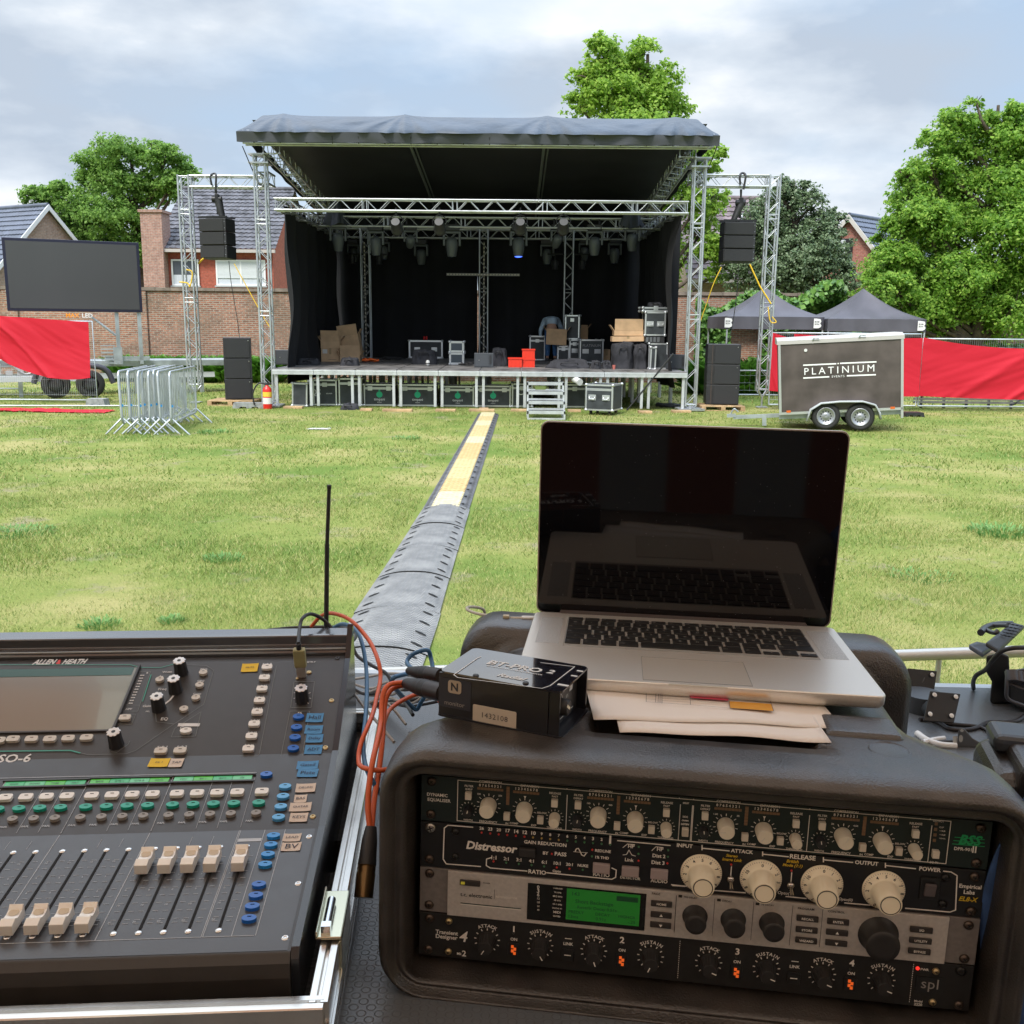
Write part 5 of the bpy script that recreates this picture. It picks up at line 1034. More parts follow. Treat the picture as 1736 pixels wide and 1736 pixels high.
def cloth(lab, corners, Y, sag_top=0, sag_bot=0, wr=.05, dg=1, skew=None):
    TL, TR_, BR, BL = [at(*p, Y) for p in corners]; o0 = BL.copy()
    def f(u, v):
        T = TL.lerp(TR_, u); B = BL.lerp(BR, u); T.z -= sag_top * 4 * u * (1 - u); B.z -= sag_bot * 4 * u * (1 - u); p = B.lerp(T, v)
        q_ = u + v * dg * .55; d = wr * (noise.noise(Vector((u * 2.2, v * 1.6 + u * dg, Y))) * 1.3 + .9 * math.exp(-((q_ - .62) / .035) ** 2) + .6 * math.exp(-((q_ - .25) / .05) ** 2)) * (1.2 - .5 * v) + .35 * wr * abs(noise.noise(Vector((u * 7 + v * 7 * dg, v * 2, 7))))
        p.y -= .06 + abs(d); return tuple(p - o0)
    o = MB().grid(f, 70, 34).build('red_cloth', REDF); o.location = o0; return tag(o, lab, 'cloth', 'red cloths hung on the fences')
cloth('red cloth hanging slack over the left fence below the screen', [(-30, 533), (152, 546), (156, 640), (-30, 588)], 23.2, 0, .28, .07, 1)
cloth('red cloth on the fence to the left of the lettered trailer', [(1309, 564), (1360, 580), (1360, 668), (1303, 662)], 23.4)
cloth('red cloth on the fence panel between the lettered trailer and the fence post', [(1345, 566), (1563, 573), (1555, 672), (1345, 668)], 23.38, .03, 0, .04)
cloth('long red cloth sagging on the fence at the right edge', [(1564, 572), (1800, 590), (1800, 678), (1556, 671)], 23.38, .1, .02, .06, -1)
o = MB().grid(lambda u, v: (3.6 * (u - .5), .7 * (v - .5) + .1 * math.sin(u * 5), .02 + .05 * abs(noise.noise(Vector((u * 9, v * 3, 0))))), 50, 10).build('red_cloth', REDF); o.location = gz(50, 697); tag(o, 'red cloth lying flat on the grass in front of the left fence', 'cloth', 'red cloths hung on the fences')
o = MB().cyl((0, 0, 0.03), (4.2, .4, .03), .02, n=6).build('ground_pipe', GALV); o.location = gz(-30, 690); tag(o, 'thin pale pipe lying on the grass beside the fallen red cloth', 'pipe')
# green grey steel frames lying behind the right fence
t = thing('steel_frames', 'dark steel frames stacked flat behind the right fence', 'steel frame', Vector((at(1560, 690, 24.3).x, 24.3, 0)))
for k in range(7): MB().box(k * .55, k * .55 + .05, 0, .05, 0, .62 - .05 * (k % 2)).build('post', mat('frame_dark', (.05, .06, .055), .6), t)
for z in (.12, .2, .5): MB().box(-.2, 4, -.06 - z * .1, -.01 - z * .1, z, z + .05).build('rail', GALV, t)
MB().cyl((2.2, -.1, .1), (2.9, -.1, .6), .02).build('diagonal_bar', mat('frame_dark', (.05, .06, .055), .6), t)
# crowd barriers
bt = thing('crowd_barrier', 'x', 'crowd barrier', Matrix(), 'steel crowd barriers stacked upright on the grass')
BG = mat('barrier_steel', (.50, .53, .55), .4, .6, noise_s=5, noise_a=.12); BL_, BH = 2.25, 1.08
def rr_path(w, z0, z1, r):
    P = []
    for cx, cz, a0 in ((r, z0 + r, 180), (w - r, z0 + r, 270), (w - r, z1 - r, 0), (r, z1 - r, 90)):
        for k in range(4): th = R_(a0 + 30 * k); P.append((0, cx + r * math.cos(th), cz + r * math.sin(th)))
    return P + [P[0]]
MB().tube(rr_path(BL_, .2, BH, .09), .0195, 10, res=1).build('frame', BG, bt)
b = MB(); n = 17
for k in range(n): y = .1 + (BL_ - .2) * k / (n - 1); b.cyl((0, y, .21), (0, y, BH - .01), .0075, n=6, caps=False)
b.build('bars', BG, bt)
for y in (.02, BL_ - .06):
    b = MB(); b.tube([(-.30, y, .0), (-.02, y, .27), (.02, y, .27), (.30, y, .0)], .0165, 8, res=1); b.build('leg', BG, bt)
b = MB(); b.lathe([(.026, 0), (.026, .12)], 10, Matrix.Translation((0, 0.02, BH - .23))); b.build('hook', BG, bt)
b = MB(); b.cyl((.018, .015, .5), (.026, .0, .5), .022, n=10); b.build('tag_dot', mat('blue_dot', (.01, .25, .6), .5), bt)
xs = [(208, 741), (222, 740), (237, 741), (246, 738), (255, 740), (264, 738), (274, 741), (291, 742)]; k = 0
for i, (px, py) in enumerate(xs):
    p = gz(px, py - 4); p.y += random.uniform(-.05, .05); 
    M = Matrix.Translation(p) @ Matrix.Rotation(R_(8 + random.uniform(-1.2, 1.2)), 4, 'Z') @ Matrix.Rotation(R_(random.uniform(-2, 2)), 4, 'Y')
    lb = f'galvanised crowd barrier in the upright stack, {ordn[i]} from the left'
    if i == 0: bt.matrix_world = M; bt['label'] = lb
    else: copy_tree(bt, M, lb)
# ================================================================== RIGHT: TENTS AND TRAILER
TC = mat('tent_cloth', (.085, .082, .10), .6, noise_s=2, noise_a=.12)
def marquee(lab, px0, px1, py_e, ppx, ppy, Y, yaw, badges):
    a = at(px0, py_e, Y); c = at(px1, py_e, Y); w = c.x - a.x; ze_ = (a.z + c.z) / 2; vz = .35; t = thing('gazebo_tent', lab, 'tent', Matrix.Translation((a.x, Y, 0)) @ Matrix.Rotation(R_(yaw), 4, 'Z'), 'black pop up tents'); pk = at(ppx, ppy, Y + w / 2).z
    def f(u, v):     # u round, v up to the peak
        s = u * 4; k = int(s) % 4; q = s - int(s); cs = [(0, 0), (w, 0), (w, w), (0, w)]; A, B = cs[k], cs[(k + 1) % 4]; x = A[0] + (B[0] - A[0]) * q; y = A[1] + (B[1] - A[1]) * q
        vv = v; sag = .28 * math.sin(PI * v) * (.55 + .45 * 4 * q * (1 - q)); z = ze_ + (pk - ze_) * vv - sag * .8
        return (x + (w / 2 - x) * vv, y + (w / 2 - y) * vv, z)
    MB().grid(f, 64, 18).build('canopy', TC, t)
    def g2(u, v): p = f(u, 0); s = .015 * math.sin(u * 90) * v; return (p[0] + (s if p[0] in (0, w) else 0), p[1] + s, p[2] - vz * v)
    MB().grid(g2, 64, 2).build('valance', TC, t)
    for x in (.03, w - .03):
        for y in (.03, w - .03): MB().box(x - .02, x + .02, y - .02, y + .02, 0, ze_ - .02).build('leg', GALV, t)
    for u_ in badges:
        b = MB(); M = V2M(u_ * w, -.03, ze_ - .18, 90)
        b.prism([(-.11, -.13), (.03, -.13), (.09, -.10), (.11, -.05), (.07, .0), (.10, .06), (.08, .12), (-.05, .14), (-.11, .14)], 0, .004, M=M); o = b.build('badge', WHT, t)
        b = MB(); [b.text(s_, .06, M @ Matrix.Translation((-.02, yy_, .006)), bold=.02) for s_, yy_ in (('BOM', .045), ('BON', -.02))]; b.build('badge_lettering', BLK, o)
    return t
marquee('black pop up tent behind the right wing leg, left one of the two', 1232, 1398, 537, 1287, 486, 28.6, 0, (.02, .93))
marquee('black pop up tent under the maple, right one of the two', 1404, 1570, 541, 1452, 489, 28.4, -1, (.95,))
# enclosed trailer
YTR = 19.0; aa = at(1321, 702, YTR); TM = Matrix.Translation(aa) @ Matrix.Rotation(R_(-13), 4, 'Z') @ Matrix.Rotation(R_(-4.2), 4, 'Y'); TP = Plane(TM)
t = thing('box_trailer', 'brown black enclosed twin axle trailer lettered PLATINIUM EVENTS', 'trailer', TM)
q = TP.hit(1531, 690, 1, 0); w = q.x; h = TP.hit(1325, 578, 1, 0).z; h2 = TP.hit(1529, 568, 1, 0).z; z0 = TP.hit(1325, 699, 1, 0).z
BR = mat('trailer_brown', (.075, .060, .055), .4, noise_s=2.2, noise_a=.3)
b = MB(); b.add([(.02, 0, z0), (w - .02, 0, z0), (w - .02, 0, h2 - .06), (.02, 0, h - .06), (.02, 1.3, z0), (w - .02, 1.3, z0), (w - .02, 1.3, h2 - .06), (.02, 1.3, h - .06)], [(0, 1, 2, 3), (5, 4, 7, 6), (4, 0, 3, 7), (1, 5, 6, 2), (4, 5, 1, 0)]); b.build('body', BR, t)
b = MB(); 
for x in (0, w - .04): b.box(x, x + .045, -.012, .03, z0 - (.2 if x > 1 else 0), (h if x < 1 else h2) - .06)
b.box(0, w, -.012, .02, z0 - .05, z0 - .002); b.build('corner_trim', EDGE, t)
b = MB(); hh_ = [(0, h), (w, h2)]
b.add([(-.02, -.02, h - .07), (w + .02, -.02, h2 - .07), (w + .02, -.02, h2 + .0), (-.02, -.02, h), (-.02, .25, h + .05), (w + .02, .25, h2 + .05), (w + .02, 1.3, h2 + .05), (-.02, 1.3, h + .05), (-.02, 1.3, h - .07), (w + .02, 1.3, h2 - .07)], [(0, 1, 2, 3), (3, 2, 5, 4), (4, 5, 6, 7), (7, 6, 9, 8), (1, 9, 6, 5, 2), (0, 3, 4, 7, 8)]); b.build('roof', mat('roof_pale', (.42, .40, .38), .45), t)
b = MB(); [b.tube([(w * k, -.03, h - .02), (w * k + .04, -.05, h + .02), (w * k + .12, -.05, h + .01)], .012, 6) for k in (.28, .65)]; b.build('roof_clip', GALV, t)
MB().cyl((.5, -.02, h - .2), (.5, .0, h - .2), .03, n=12).build('lamp_knob', mat('off_white', (.6, .6, .58), .5), t)
zB = lambda a_, b_: (1180 + a_ * 556 / 1736, 460 + b_ * 556 / 1736)
def tp(a_, b_): return TP.hit(*zB(a_, b_), 1, 0)
cc_ = tp(757, 523); w_t = (tp(945, 523) - tp(575, 530)).length
b = MB(); tv, tf = textmesh('PLATINIUM', 1, 'CENTER', 0, 0, 1.45, 'CENTER'); tw_ = max(v[0] for v in tv) - min(v[0] for v in tv); b.text('PLATINIUM', w_t / tw_, V2M(cc_.x, -.004, cc_.z, 90), bold=0, ws=1.45)
c2 = tp(752, 556); b.text('EVENTS', .055, V2M(c2.x, -.004, c2.z, 90), ws=1.3)
b.build('lettering', WHT, t)
b = MB()
for (a0, b0, a1, b1) in ((567, 497, 742, 489), (762, 487, 955, 479), (567, 565, 705, 558), (798, 553, 952, 547)):
    p, r = tp(a0, b0), tp(a1, b1); b.add([(p.x, -.004, p.z - .013), (r.x, -.004, r.z - .013), (r.x, -.004, r.z + .013), (p.x, -.004, p.z + .013)], [(0, 1, 2, 3)])
p = tp(752, 488); b.cyl((p.x, -.004, p.z), (p.x, -.005, p.z), .014, n=10); b.build('logo_lines', WHT, t)
RIM = mat('rim_silver', (.34, .35, .37), .4, .6)
for a_, b_ in ((688, 768), (870, 773)):
    c = TP.hit(*zB(a_, b_), 1, -.1); W_ = V2M(c.x, .0, c.z, 90); r = .262
    for side_y in (0, 1.25):
        if side_y and a_ > 800: pass
        WW = V2M(c.x, side_y, c.z, 90)
        wo = MB().lathe([(.165, -.07), (r - .03, -.075), (r, -.05), (r, .05), (r - .03, .10), (.2, .105), (.17, .09)], 32, WW, close=False).build('wheel', TYRE, t)
        MB().lathe([(.001, .05), (.05, .065), (.06, .05), (.11, .055), (.145, .085), (.168, .10), (.17, -.06)], 30, WW, close=False).build('rim', RIM, wo)
        b = MB(); [b.cyl((c.x + .095 * math.cos(k * PI / 6), side_y - .057, c.z + .095 * math.sin(k * PI / 6)), (c.x + .095 * math.cos(k * PI / 6), side_y - .062, c.z + .095 * math.sin(k * PI / 6)), .012, n=8) for k in range(12)]; b.build('vent_hole', HOLE, wo)
g = [tp(585, 790), tp(605, 730), tp(660, 697), tp(760, 688), tp(880, 687), tp(945, 705), tp(968, 745), tp(974, 780)]
b = MB(); n = len(g); v = []
for p in g: v += [(p.x, -.16, p.z), (p.x, .06, p.z)]
b.add(v, [(2 * i, 2 * i + 1, 2 * i + 3, 2 * i + 2) for i in range(n - 1)], 0, True); b.build('mudguard', mat('mudguard_pale', (.38, .40, .41), .5), t, solid=.03)
b = MB(); hb = tp(195, 755); e1_ = tp(440, 745); b.box(hb.x, .1, .3, .38, z0 - .12, z0 - .05); b.box(0, w, .1, .2, z0 - .14, z0 - .06); b.box(hb.x - .12, hb.x + .05, .28, .40, z0 - .08, z0 - .02); b.tube([(hb.x - .05, .3, z0 - .02), (hb.x + .02, .3, z0 + .08), (hb.x + .1, .3, z0 + .02)], .015, 6); b.build('drawbar', GALV, t)
MB().box(hb.x + .55, hb.x + .63, .25, .33, -aa.z + .05, z0 - .05).build('jockey_leg', GALV, t)
for a_, cl in ((490, (.6, .12, .02)), (1040, (.55, .2, .05))): p = tp(a_, 742 if a_ < 600 else 722); MB().box(p.x - .04, p.x + .04, -.02, -.013, p.z - .02, p.z + .02).build('reflector', mat('reflector_orange', cl, .3), t)
# ================================================================== FOREGROUND: CONTROL TENT, TABLE
RK = frame((-.078, .817, 1.558), -6.85, -.3, 1.2); RPl = Plane(RK)
STW = mat('canvas_white', (.74, .65, .52), .8, trans=.55); STR = mat('canvas_red', (.42, .15, .07), .8, trans=.45); DKC = mat('canvas_dark', (.10, .07, .05), .9)
t = thing('marquee_tent', 'control tent of red and off white striped canvas over the mixing table', 'tent', Vector((0, 0, 0)))
X0, X1, Y0, Y1, ZE, ZP = -3.2, 3.2, -3.0, 2.05, 3.3, 3.9
def stripes(b, fn, n, nv=1):
    for i in range(n): b.add([fn(i / n, j / nv) for j in range(nv + 1)] + [fn((i + 1) / n, j / nv) for j in range(nv + 1)], [(j, j + nv + 1, j + nv + 2, j + 1) for j in range(nv)], i % 2)
b = MB(); stripes(b, lambda u, v: (X0 + (X1 - X0) * u, Y0 + (Y1 - Y0) * v, ZE + (ZP - ZE) * (1 - abs(2 * v - 1))), 13, 2); b.build('roof_canvas', [STW, STR], t)
b = MB(); stripes(b, lambda u, v: (-1.15 + 2.6 * u, Y0 + .02, .2 + (ZE - .2) * v), 7); b.build('back_valance', [mat('back_canvas_pale', (.20, .20, .22), .9, trans=.15), mat('back_canvas_red', (.16, .05, .04), .9, trans=.15)], t)
b = MB(); stripes(b, lambda u, v: (X0 + (X1 - X0) * u, Y1, ZE - .18 + .18 * v), 13); b.build('front_valance', [STW, STR], t)
for xa_, xb_ in ((X0, -1.16), (1.46, X1)): MB().grid(lambda u, v: (xa_ + (xb_ - xa_) * u, Y0 + .03 * math.sin(u * 30), ZE * v), 30, 2).build('back_wall', DKC, t)
for x, nm in ((X0, 'left'), (X1, 'right')):
    b = MB(); b.grid(lambda u, v: (x + .02 * math.sin(u * 40), Y0 + 3.6 * u, ZE * v), 40, 2); b.build('added_side_wall', mat('canvas_side_warming', (.74, .50, .31), .85, trans=.5), t)  # unseen walls, added to keep out bluish side light and warm the foreground
for x in (X0, X1):
    for y in (Y0, Y1): MB().cyl((x, y, 0), (x, y, ZE), .03).build('pole', ALU, t)
# table ------------------------------------------------------------
TB = bpy.data.materials.new('coin_rubber'); TB.use_nodes = True; nt_ = TB.node_tree; pb = nt_.nodes['Principled BSDF']; lk = nt_.links.new
tcn = N(nt_, 'ShaderNodeTexCoord'); mpn = N(nt_, 'ShaderNodeMapping'); mpn.inputs['Rotation'].default_value = (0, 0, R_(45)); lk(tcn.outputs['Object'], mpn.inputs[0])
mpn.vector_type = 'POINT'; vo = N(nt_, 'ShaderNodeTexVoronoi', feature='F1'); vo.voronoi_dimensions = '2D'; vo.inputs['Scale'].default_value = 92; vo.inputs['Randomness'].default_value = 0; lk(mpn.outputs[0], vo.inputs['Vector'])
cr_ = N(nt_, 'ShaderNodeValToRGB'); e = cr_.color_ramp.elements; e[0].position = .30; e[0].color = (.55, .55, .55, 1); e[1].position = .42; e[1].color = (.5, .5, .5, 1); q = e.new(.36); q.color = (0, 0, 0, 1); lk(vo.outputs['Distance'], cr_.inputs[0])
bpn = N(nt_, 'ShaderNodeBump'); bpn.inputs['Strength'].default_value = .45; bpn.inputs['Distance'].default_value = .0012; lk(cr_.outputs[0], bpn.inputs['Height']); lk(bpn.outputs[0], pb.inputs['Normal'])
mxn = N(nt_, 'ShaderNodeMixRGB'); lk(cr_.outputs[0], mxn.inputs[0]); mxn.inputs[1].default_value = (.085, .092, .10, 1); mxn.inputs[2].default_value = (.16, .175, .19, 1); lk(mxn.outputs[0], pb.inputs['Base Color']); pb.inputs['Roughness'].default_value = .34
TF = frame(RK @ Vector((.2, .25, -.197)), .8, -.3, 1.2); fy = Plane(TF).hit(1640, 1166).y
t = thing('table', 'black coin pattern covered table carrying the mixing desk and the rack case', 'table', TF)
b = MB(); b.box(-1.7, 1.5, -.62, fy, -.03, 0); b.build('table_top', TB, t)
b = MB(); b.box(-1.7, 1.5, fy + .001, fy + .02, -.07, .0); b.box(-1.7, 1.5, -.64, -.621, -.07, .004); b.build('edge_rail', ALU2, t)
for x in (-1.6, 1.4):
    for y in (-.58, fy - .06): MB().cyl((x, y, -1.33), (x, y, -.031), .024).build('leg', ALU2, t)
# railing beyond the table
ra = at(590, 1142, 2.75); rb = at(1650, 1107, 2.45); dv = (rb - ra); ra = ra - dv * .8; rb = rb + dv * .35
t = thing('railing', 'pale aluminium tube railing with thin uprights on the grass beyond the table', 'railing', Vector((ra.x, ra.y, 0))); A_ = Vector((0, 0, ra.z)); B_ = Vector((rb.x - ra.x, rb.y - ra.y, rb.z))
MB().cyl(tuple(A_), tuple(B_), .0155, n=14).build('top_tube', mat('tube_pale', (.60, .58, .53), .35, .4), t)
b = MB(); n = 24
for k in range(n + 1): p = A_.lerp(B_, (k + .37) / (n + 1)); b.cyl((p.x, p.y, .15), (p.x, p.y, p.z), .0075, n=8, caps=False)
b.cyl((0, 0, .15), (B_.x, B_.y, .15), .015); b.build('uprights', ALU2, t)
for k in (0, .5, 1): p = A_.lerp(B_, k); MB().cyl((p.x, p.y, 0), (p.x, p.y, p.z - .016), .0155).build('post', ALU2, t)
# ================================================================== MIXING DESK CASE
def railprof(b, p0, p1, mi=0):
    b.cyl(p0, p1, .004)
CF = Matrix.Translation((-.143, .682, 1.43)) @ Matrix.Rotation(R_(3.7), 4, 'Z'); CW, CD = .72, .60; tz = -.072
t = thing('flight_case_tray', 'open flight case tray with aluminium edges holding the mixing desk', 'flight case', CF)
b = MB(); b.box(-CW, -.012, .012, CD, tz, tz + .01); b.box(-CW, 0, 0, .009, tz, -.012); b.box(-.009, 0, .0095, CD, tz, -.012); b.box(-CW, 0, CD - .009, CD, tz, -.012); b.build('case_wall', mat('case_laminate', (.02, .02, .021), .4), t)
AX = mat('alu_extrusion', (.66, .65, .62), .22, .9, noise_s=14, noise_a=.08); 
def extr(b, p0, p1, inx, iny):
    """hybrid extrusion: top face with two grooves and an outer skirt; inx,iny point to the inside"""
    p0 = Vector(p0); p1 = Vector(p1); d = (p1 - p0).normalized(); i_ = Vector((inx, iny, 0)); u = Vector((0, 0, 1))
    prof = [(-.004, -.026), (-.004, -.001), (-.003, 0), (.0025, 0), (.0035, -.003), (.0055, -.003), (.0065, 0), (.0115, 0), (.0125, -.001), (.0125, -.014), (.009, -.014), (.009, -.026)]
    n = len(prof); v = [p0 + i_ * a_ + u * z_ for a_, z_ in prof] + [p1 + i_ * a_ + u * z_ for a_, z_ in prof]
    b.add(v, [(k, (k + 1) % n, n + (k + 1) % n, n + k) for k in range(n)] + [tuple(range(n - 1, -1, -1)), tuple(range(n, 2 * n))])
b = MB(); extr(b, (0, .004, 0), (0, CD, 0), -1, 0); b.build('side_rail', AX, t)
b = MB(); extr(b, (-CW, 0, .0002), (0, 0, .0002), 0, 1); b.build('front_rail', AX, t)
b = MB(); extr(b, (-CW, CD, .0002), (0, CD, .0002), 0, -1); b.build('rear_rail', AX, t)
b = MB(); [b.box(.0042, .0058, CD * 0 + .0, CD, -.026 - k * .014, -.018 - k * .014) for k in (1, 2)]; b.box(.0, .006, 0, CD, -.03, -.027); b.build('side_skirt', AX, t)
b = MB(); [b.box(-CW, -.03, -.0062, -.0042, -.034 - k * .012, -.027 - k * .012) for k in range(3)]; b.build('front_skirt', AX, t)
b = MB(); b.prism([(-.032, -.07), (.002, -.07), (.002, -.026), (-.032, -.026)], 0, .004, M=V2M(0, -.006, 0, 90)); b.cyl((-.02, -.0105, -.036), (-.02, -.0135, -.036), .0075, n=16); b.build('corner_plate', AX, t, bev=.0015)
MB().lathe([(.003, 0), (.003, .002)], 6, V2M(-.02, -.0136, -.036, 90)).build('rivet', HOLE, t)
# butterfly latch on the side rail
l0 = CF.inverted() @ gz(566, 1516, 1.43); l1 = CF.inverted() @ gz(552, 1597, 1.43)
b = MB(); b.box(-.017, .006, l1.y, l0.y, .0015, .004); b.box(-.017, -.0145, l1.y, l0.y, .004, .009); b.box(.0035, .006, l1.y, l0.y, -.04, .0014); b.build('latch_dish', mat('zinc', (.62, .62, .48), .25, .95), t, bev=.002)
b = MB(); b.cyl((-.008, l1.y + .008, .008), (-.008, l0.y - .022, .008), .004, n=12); b.box(-.012, -.004, l1.y + .004, l1.y + .012, .004, .012); b.build('latch_hook', mat('zinc_bright', (.7, .72, .74), .18, 1), t)
# foam
FO = mat('grey_foam', (.035, .032, .032), .95, bump=1, bump_s=420, noise_s=300, noise_a=.6)
b = MB(); b.box(-CW + .01, -.0135, .0135, .045, tz + .0105, -.03); b.box(-.033, -.0136, .046, .24, tz + .0105, -.03); b.box(-.033, -.0136, .30, CD - .01, tz + .0105, -.028); b.build('foam_padding', FO, t)
b = MB(); b.box(-.0128, -.0095, .22, .32, -.04, -.006); b.cyl((-.0135, .27, -.03), (-.0128, .27, -.03), .003, n=8); b.build('inner_bracket', BLKM, t)
# ================================================================== MIXING DESK
M1 = frame((-.2715, .8564, 1.4634), 3.7, 3.9, -.18); M2 = M1 @ V2M(0, .0275, 0, 7.0); M3 = M1 @ V2M(0, .150, .015, 16.0)
P1, P2, P3 = Plane(M1), Plane(M2), Plane(M3); XR = .0875; XL = XR - .642
mA = zoomf(0, 1040, 400 / 1736); mBz = zoomf(380, 1020, 400 / 1736); mC = zoomf(0, 1300, 400 / 1593); mD = zoomf(340, 1300, 360 / 1433)
mx_ = thing('mixing_desk', 'black digital mixing desk with white faders and coloured buttons in its open case', 'mixing desk', M1)
PAN = mat('desk_panel', (.038, .033, .030), .40, noise_s=60, noise_a=.08, bump=.12, bump_s=900); PAN2 = mat('desk_panel_sky_sheen', (.060, .062, .068), .34, noise_s=60, noise_a=.06, bump=.12, bump_s=900)
pr = [(-.150, -.078), (-.156, -.05), (-.157, -.018), (-.155, -.006), (-.149, 0), (.0275, 0), (.150, .015), (.302, .0586), (.318, .0586), (.318, -.078)]
YZ = Matrix(((0, 0, 1, 0), (1, 0, 0, 0), (0, 1, 0, 0), (0, 0, 0, 1)))
b = MB(); b.prism(pr, XL, XR, M=YZ); b.build('chassis', PAN, mx_, bev=.0012)
b = MB(); b.add([(XL + .003, -.147, .0003), (XR - .0025, -.147, .0003), (XR - .0025, .0268, .0003), (XL + .003, .0268, .0003)], [(0, 1, 2, 3)]); b.build('fader_panel', PAN2, mx_)  # lighter, bluer copy of the desk panel: sky sheen put into its colour
# polished side cheek
b = MB(); b.prism([(-.153, -.07), (-.152, -.004), (-.147, .0025), (.0275, .0028), (.150, .018), (.302, .061), (.345, .09), (.352, .085), (.352, -.07)], XR + .0005, XR + .007, M=YZ); b.build('side_cheek', mat('cheek_gloss', (.02, .022, .026), .22), mx_, bev=.0015)
# rear hood
yb = .345; zh = P1.hit(300, 1081, 1, yb - .012).z; print('hood', zh, P1.hit(300, 1101, 1, .318).z)
b = MB(); b.prism([(.318, -.07), (.3185, .062), (.322, .066), (yb - .012, zh - .012), (yb - .010, zh - .001), (yb - .006, zh), (yb + .012, zh + .001), (yb + .016, zh - .006), (yb + .016, -.07)], XL, XR, M=YZ); b.build('rear_hood', mat('hood_metal', (.045, .047, .052), .22, spec=1, coat=.6), mx_, bev=.001)
b = MB(); b.box(XL, XR, .3192, .3205, .066, .0675); b.build('hood_line', mat('line_bright', (.4, .4, .38), .4), mx_)
def pl(P, pts, w=.0006, z=.0006, mi=0, mb=None, zm=None):
    Q = [P.hit(*(zm(*p) if zm else p)) for p in pts]
    for a_, c_ in zip(Q, Q[1:]):
        d = (c_ - a_); d.z = 0; L_ = d.length
        if L_ < 1e-6: continue
        n_ = Vector((-d.y, d.x, 0)) / L_ * w / 2; a2, c2 = a_ - d / L_ * w * .3, c_ + d / L_ * w * .3
        mb.add([(a2 - n_)[:2] + (z,), (c2 - n_)[:2] + (z,), (c2 + n_)[:2] + (z,), (a2 + n_)[:2] + (z,)], [(0, 1, 2, 3)], mi)
def ptx(mb, P, s, c, wpx, zm=None, mi=0, shear=0, bold=.012, z=.0007, rot=0, ys=1, T=Matrix()):
    """text centred on photo point c, as wide as wpx photo pixels"""
    p0 = P.hit(*(zm(*c) if zm else c)); cx, cy = (zm(*c) if zm else c); k = ((zm(100, 0)[0] - zm(0, 0)[0]) / 100) if zm else 1
    q = P.hit(cx + wpx * k / 2, cy); r = P.hit(cx - wpx * k / 2, cy); wd = abs(q.x - r.x); v, f = textmesh(s, 1, 'CENTER', shear, bold, 1, 'CENTER'); tw = max(a_[0] for a_ in v) - min(a_[0] for a_ in v); sz = wd / tw
    mb.text(s, sz, T @ V2M(p0.x, p0.y, z, 0, 0, rot) @ Matrix.Diagonal((1, ys, 1, 1)), mi, 'CENTER', shear, bold); return sz
T2 = M1.inverted() @ M2; T3 = M1.inverted() @ M3
WP = mat('desk_print', (.66, .64, .61), .6); GL = mat('desk_green_line', (.05, .30, .22), .5); GY = mat('desk_grey_line', (.17, .18, .17), .6)
# --- lines and lettering of the upper panel
b = MB(T3)
pl(P3, [(0, 380), (960, 380), (1040, 400), (1180, 402), (1290, 372)], .0009, mb=b, zm=mA, mi=1)
pl(P3, [(1370, 378), (1520, 385), (1572, 420), (1500, 670), (1260, 830), (1000, 1010), (930, 1035), (650, 1042), (530, 1015), (0, 1018)], .0006, mb=b, zm=mA, mi=2); pl(P3, [(0, 1018), (520, 1012), (590, 1030)], .0016, mb=b, zm=mA, mi=1, z=.0009)
pl(P3, [(985, 430), (1108, 430), (1015, 722), (885, 720), (985, 430)], .0006, mb=b, zm=mA, mi=2); pl(P3, [(975, 455), (918, 650)], .0012, mb=b, zm=mA, mi=1, z=.0009); pl(P3, [(1112, 455), (1050, 650)], .0012, mb=b, zm=mA, mi=1, z=.0009)
pl(P3, [(893, 675), (1028, 678)], .0005, mb=b, zm=mA, mi=2)
pl(P3, [(890, 742), (1000, 745), (968, 820), (850, 815), (890, 742)], .0006, mb=b, zm=mA, mi=2)
pl(P3, [(1480, 725), (1440, 905), (1260, 912), (1285, 850), (1480, 725)], .0006, mb=b, zm=mA, mi=2); pl(P3, [(1145, 740), (1150, 800), (1280, 815)], .0006, mb=b, zm=mA, mi=2); pl(P3, [(955, 940), (945, 965), (860, 1025), (820, 1020)], .0006, mb=b, zm=mA, mi=2)
pl(P3, [(385, 475), (260, 1120), (245, 1138), (120, 1138)], .0006, mb=b, zm=mBz, mi=2)
pl(P3, [(515, 590), (665, 590), (640, 782), (490, 782), (515, 590)], .0007, mb=b, zm=mBz, mi=2)
pl(P3, [(630, 808), (485, 808), (400, 1228), (250, 1235)], .0006, mb=b, zm=mBz, mi=2); pl(P3, [(630, 808), (570, 1170)], .0006, mb=b, zm=mBz, mi=2)
pl(P3, [(1215, 668), (1250, 640), (1275, 610), (1285, 590)], .0022, mb=b, zm=mA, mi=0)
pl(P3, [(1320, 822), (1460, 822)], .005, mb=b, zm=mA, mi=0)
for k in range(11): 
    for q in (0, 1): pl(P3, [(1035 - k * 8.5 + q * 16, 458 + k * 20.5), (1043 - k * 8.5 + q * 16, 458 + k * 20.5)], .0016, mb=b, zm=mA, mi=0)
for k in range(9): th = R_(-225 + k * 33.75); c0_ = (575, 700); pl(P3, [(c0_[0] + 52 * math.cos(th), c0_[1] - 60 * math.sin(th + PI)), (c0_[0] + 64 * math.cos(th), c0_[1] - 74 * math.sin(th + PI))], .0008, mb=b, zm=mBz, mi=0)
ptx(b, P3, 'ALLEN', (325, 362), 170, mA, shear=.35, bold=.03, ys=1.5); ptx(b, P3, 'HEATH', (545, 359), 178, mA, shear=.35, bold=.03, ys=1.5)
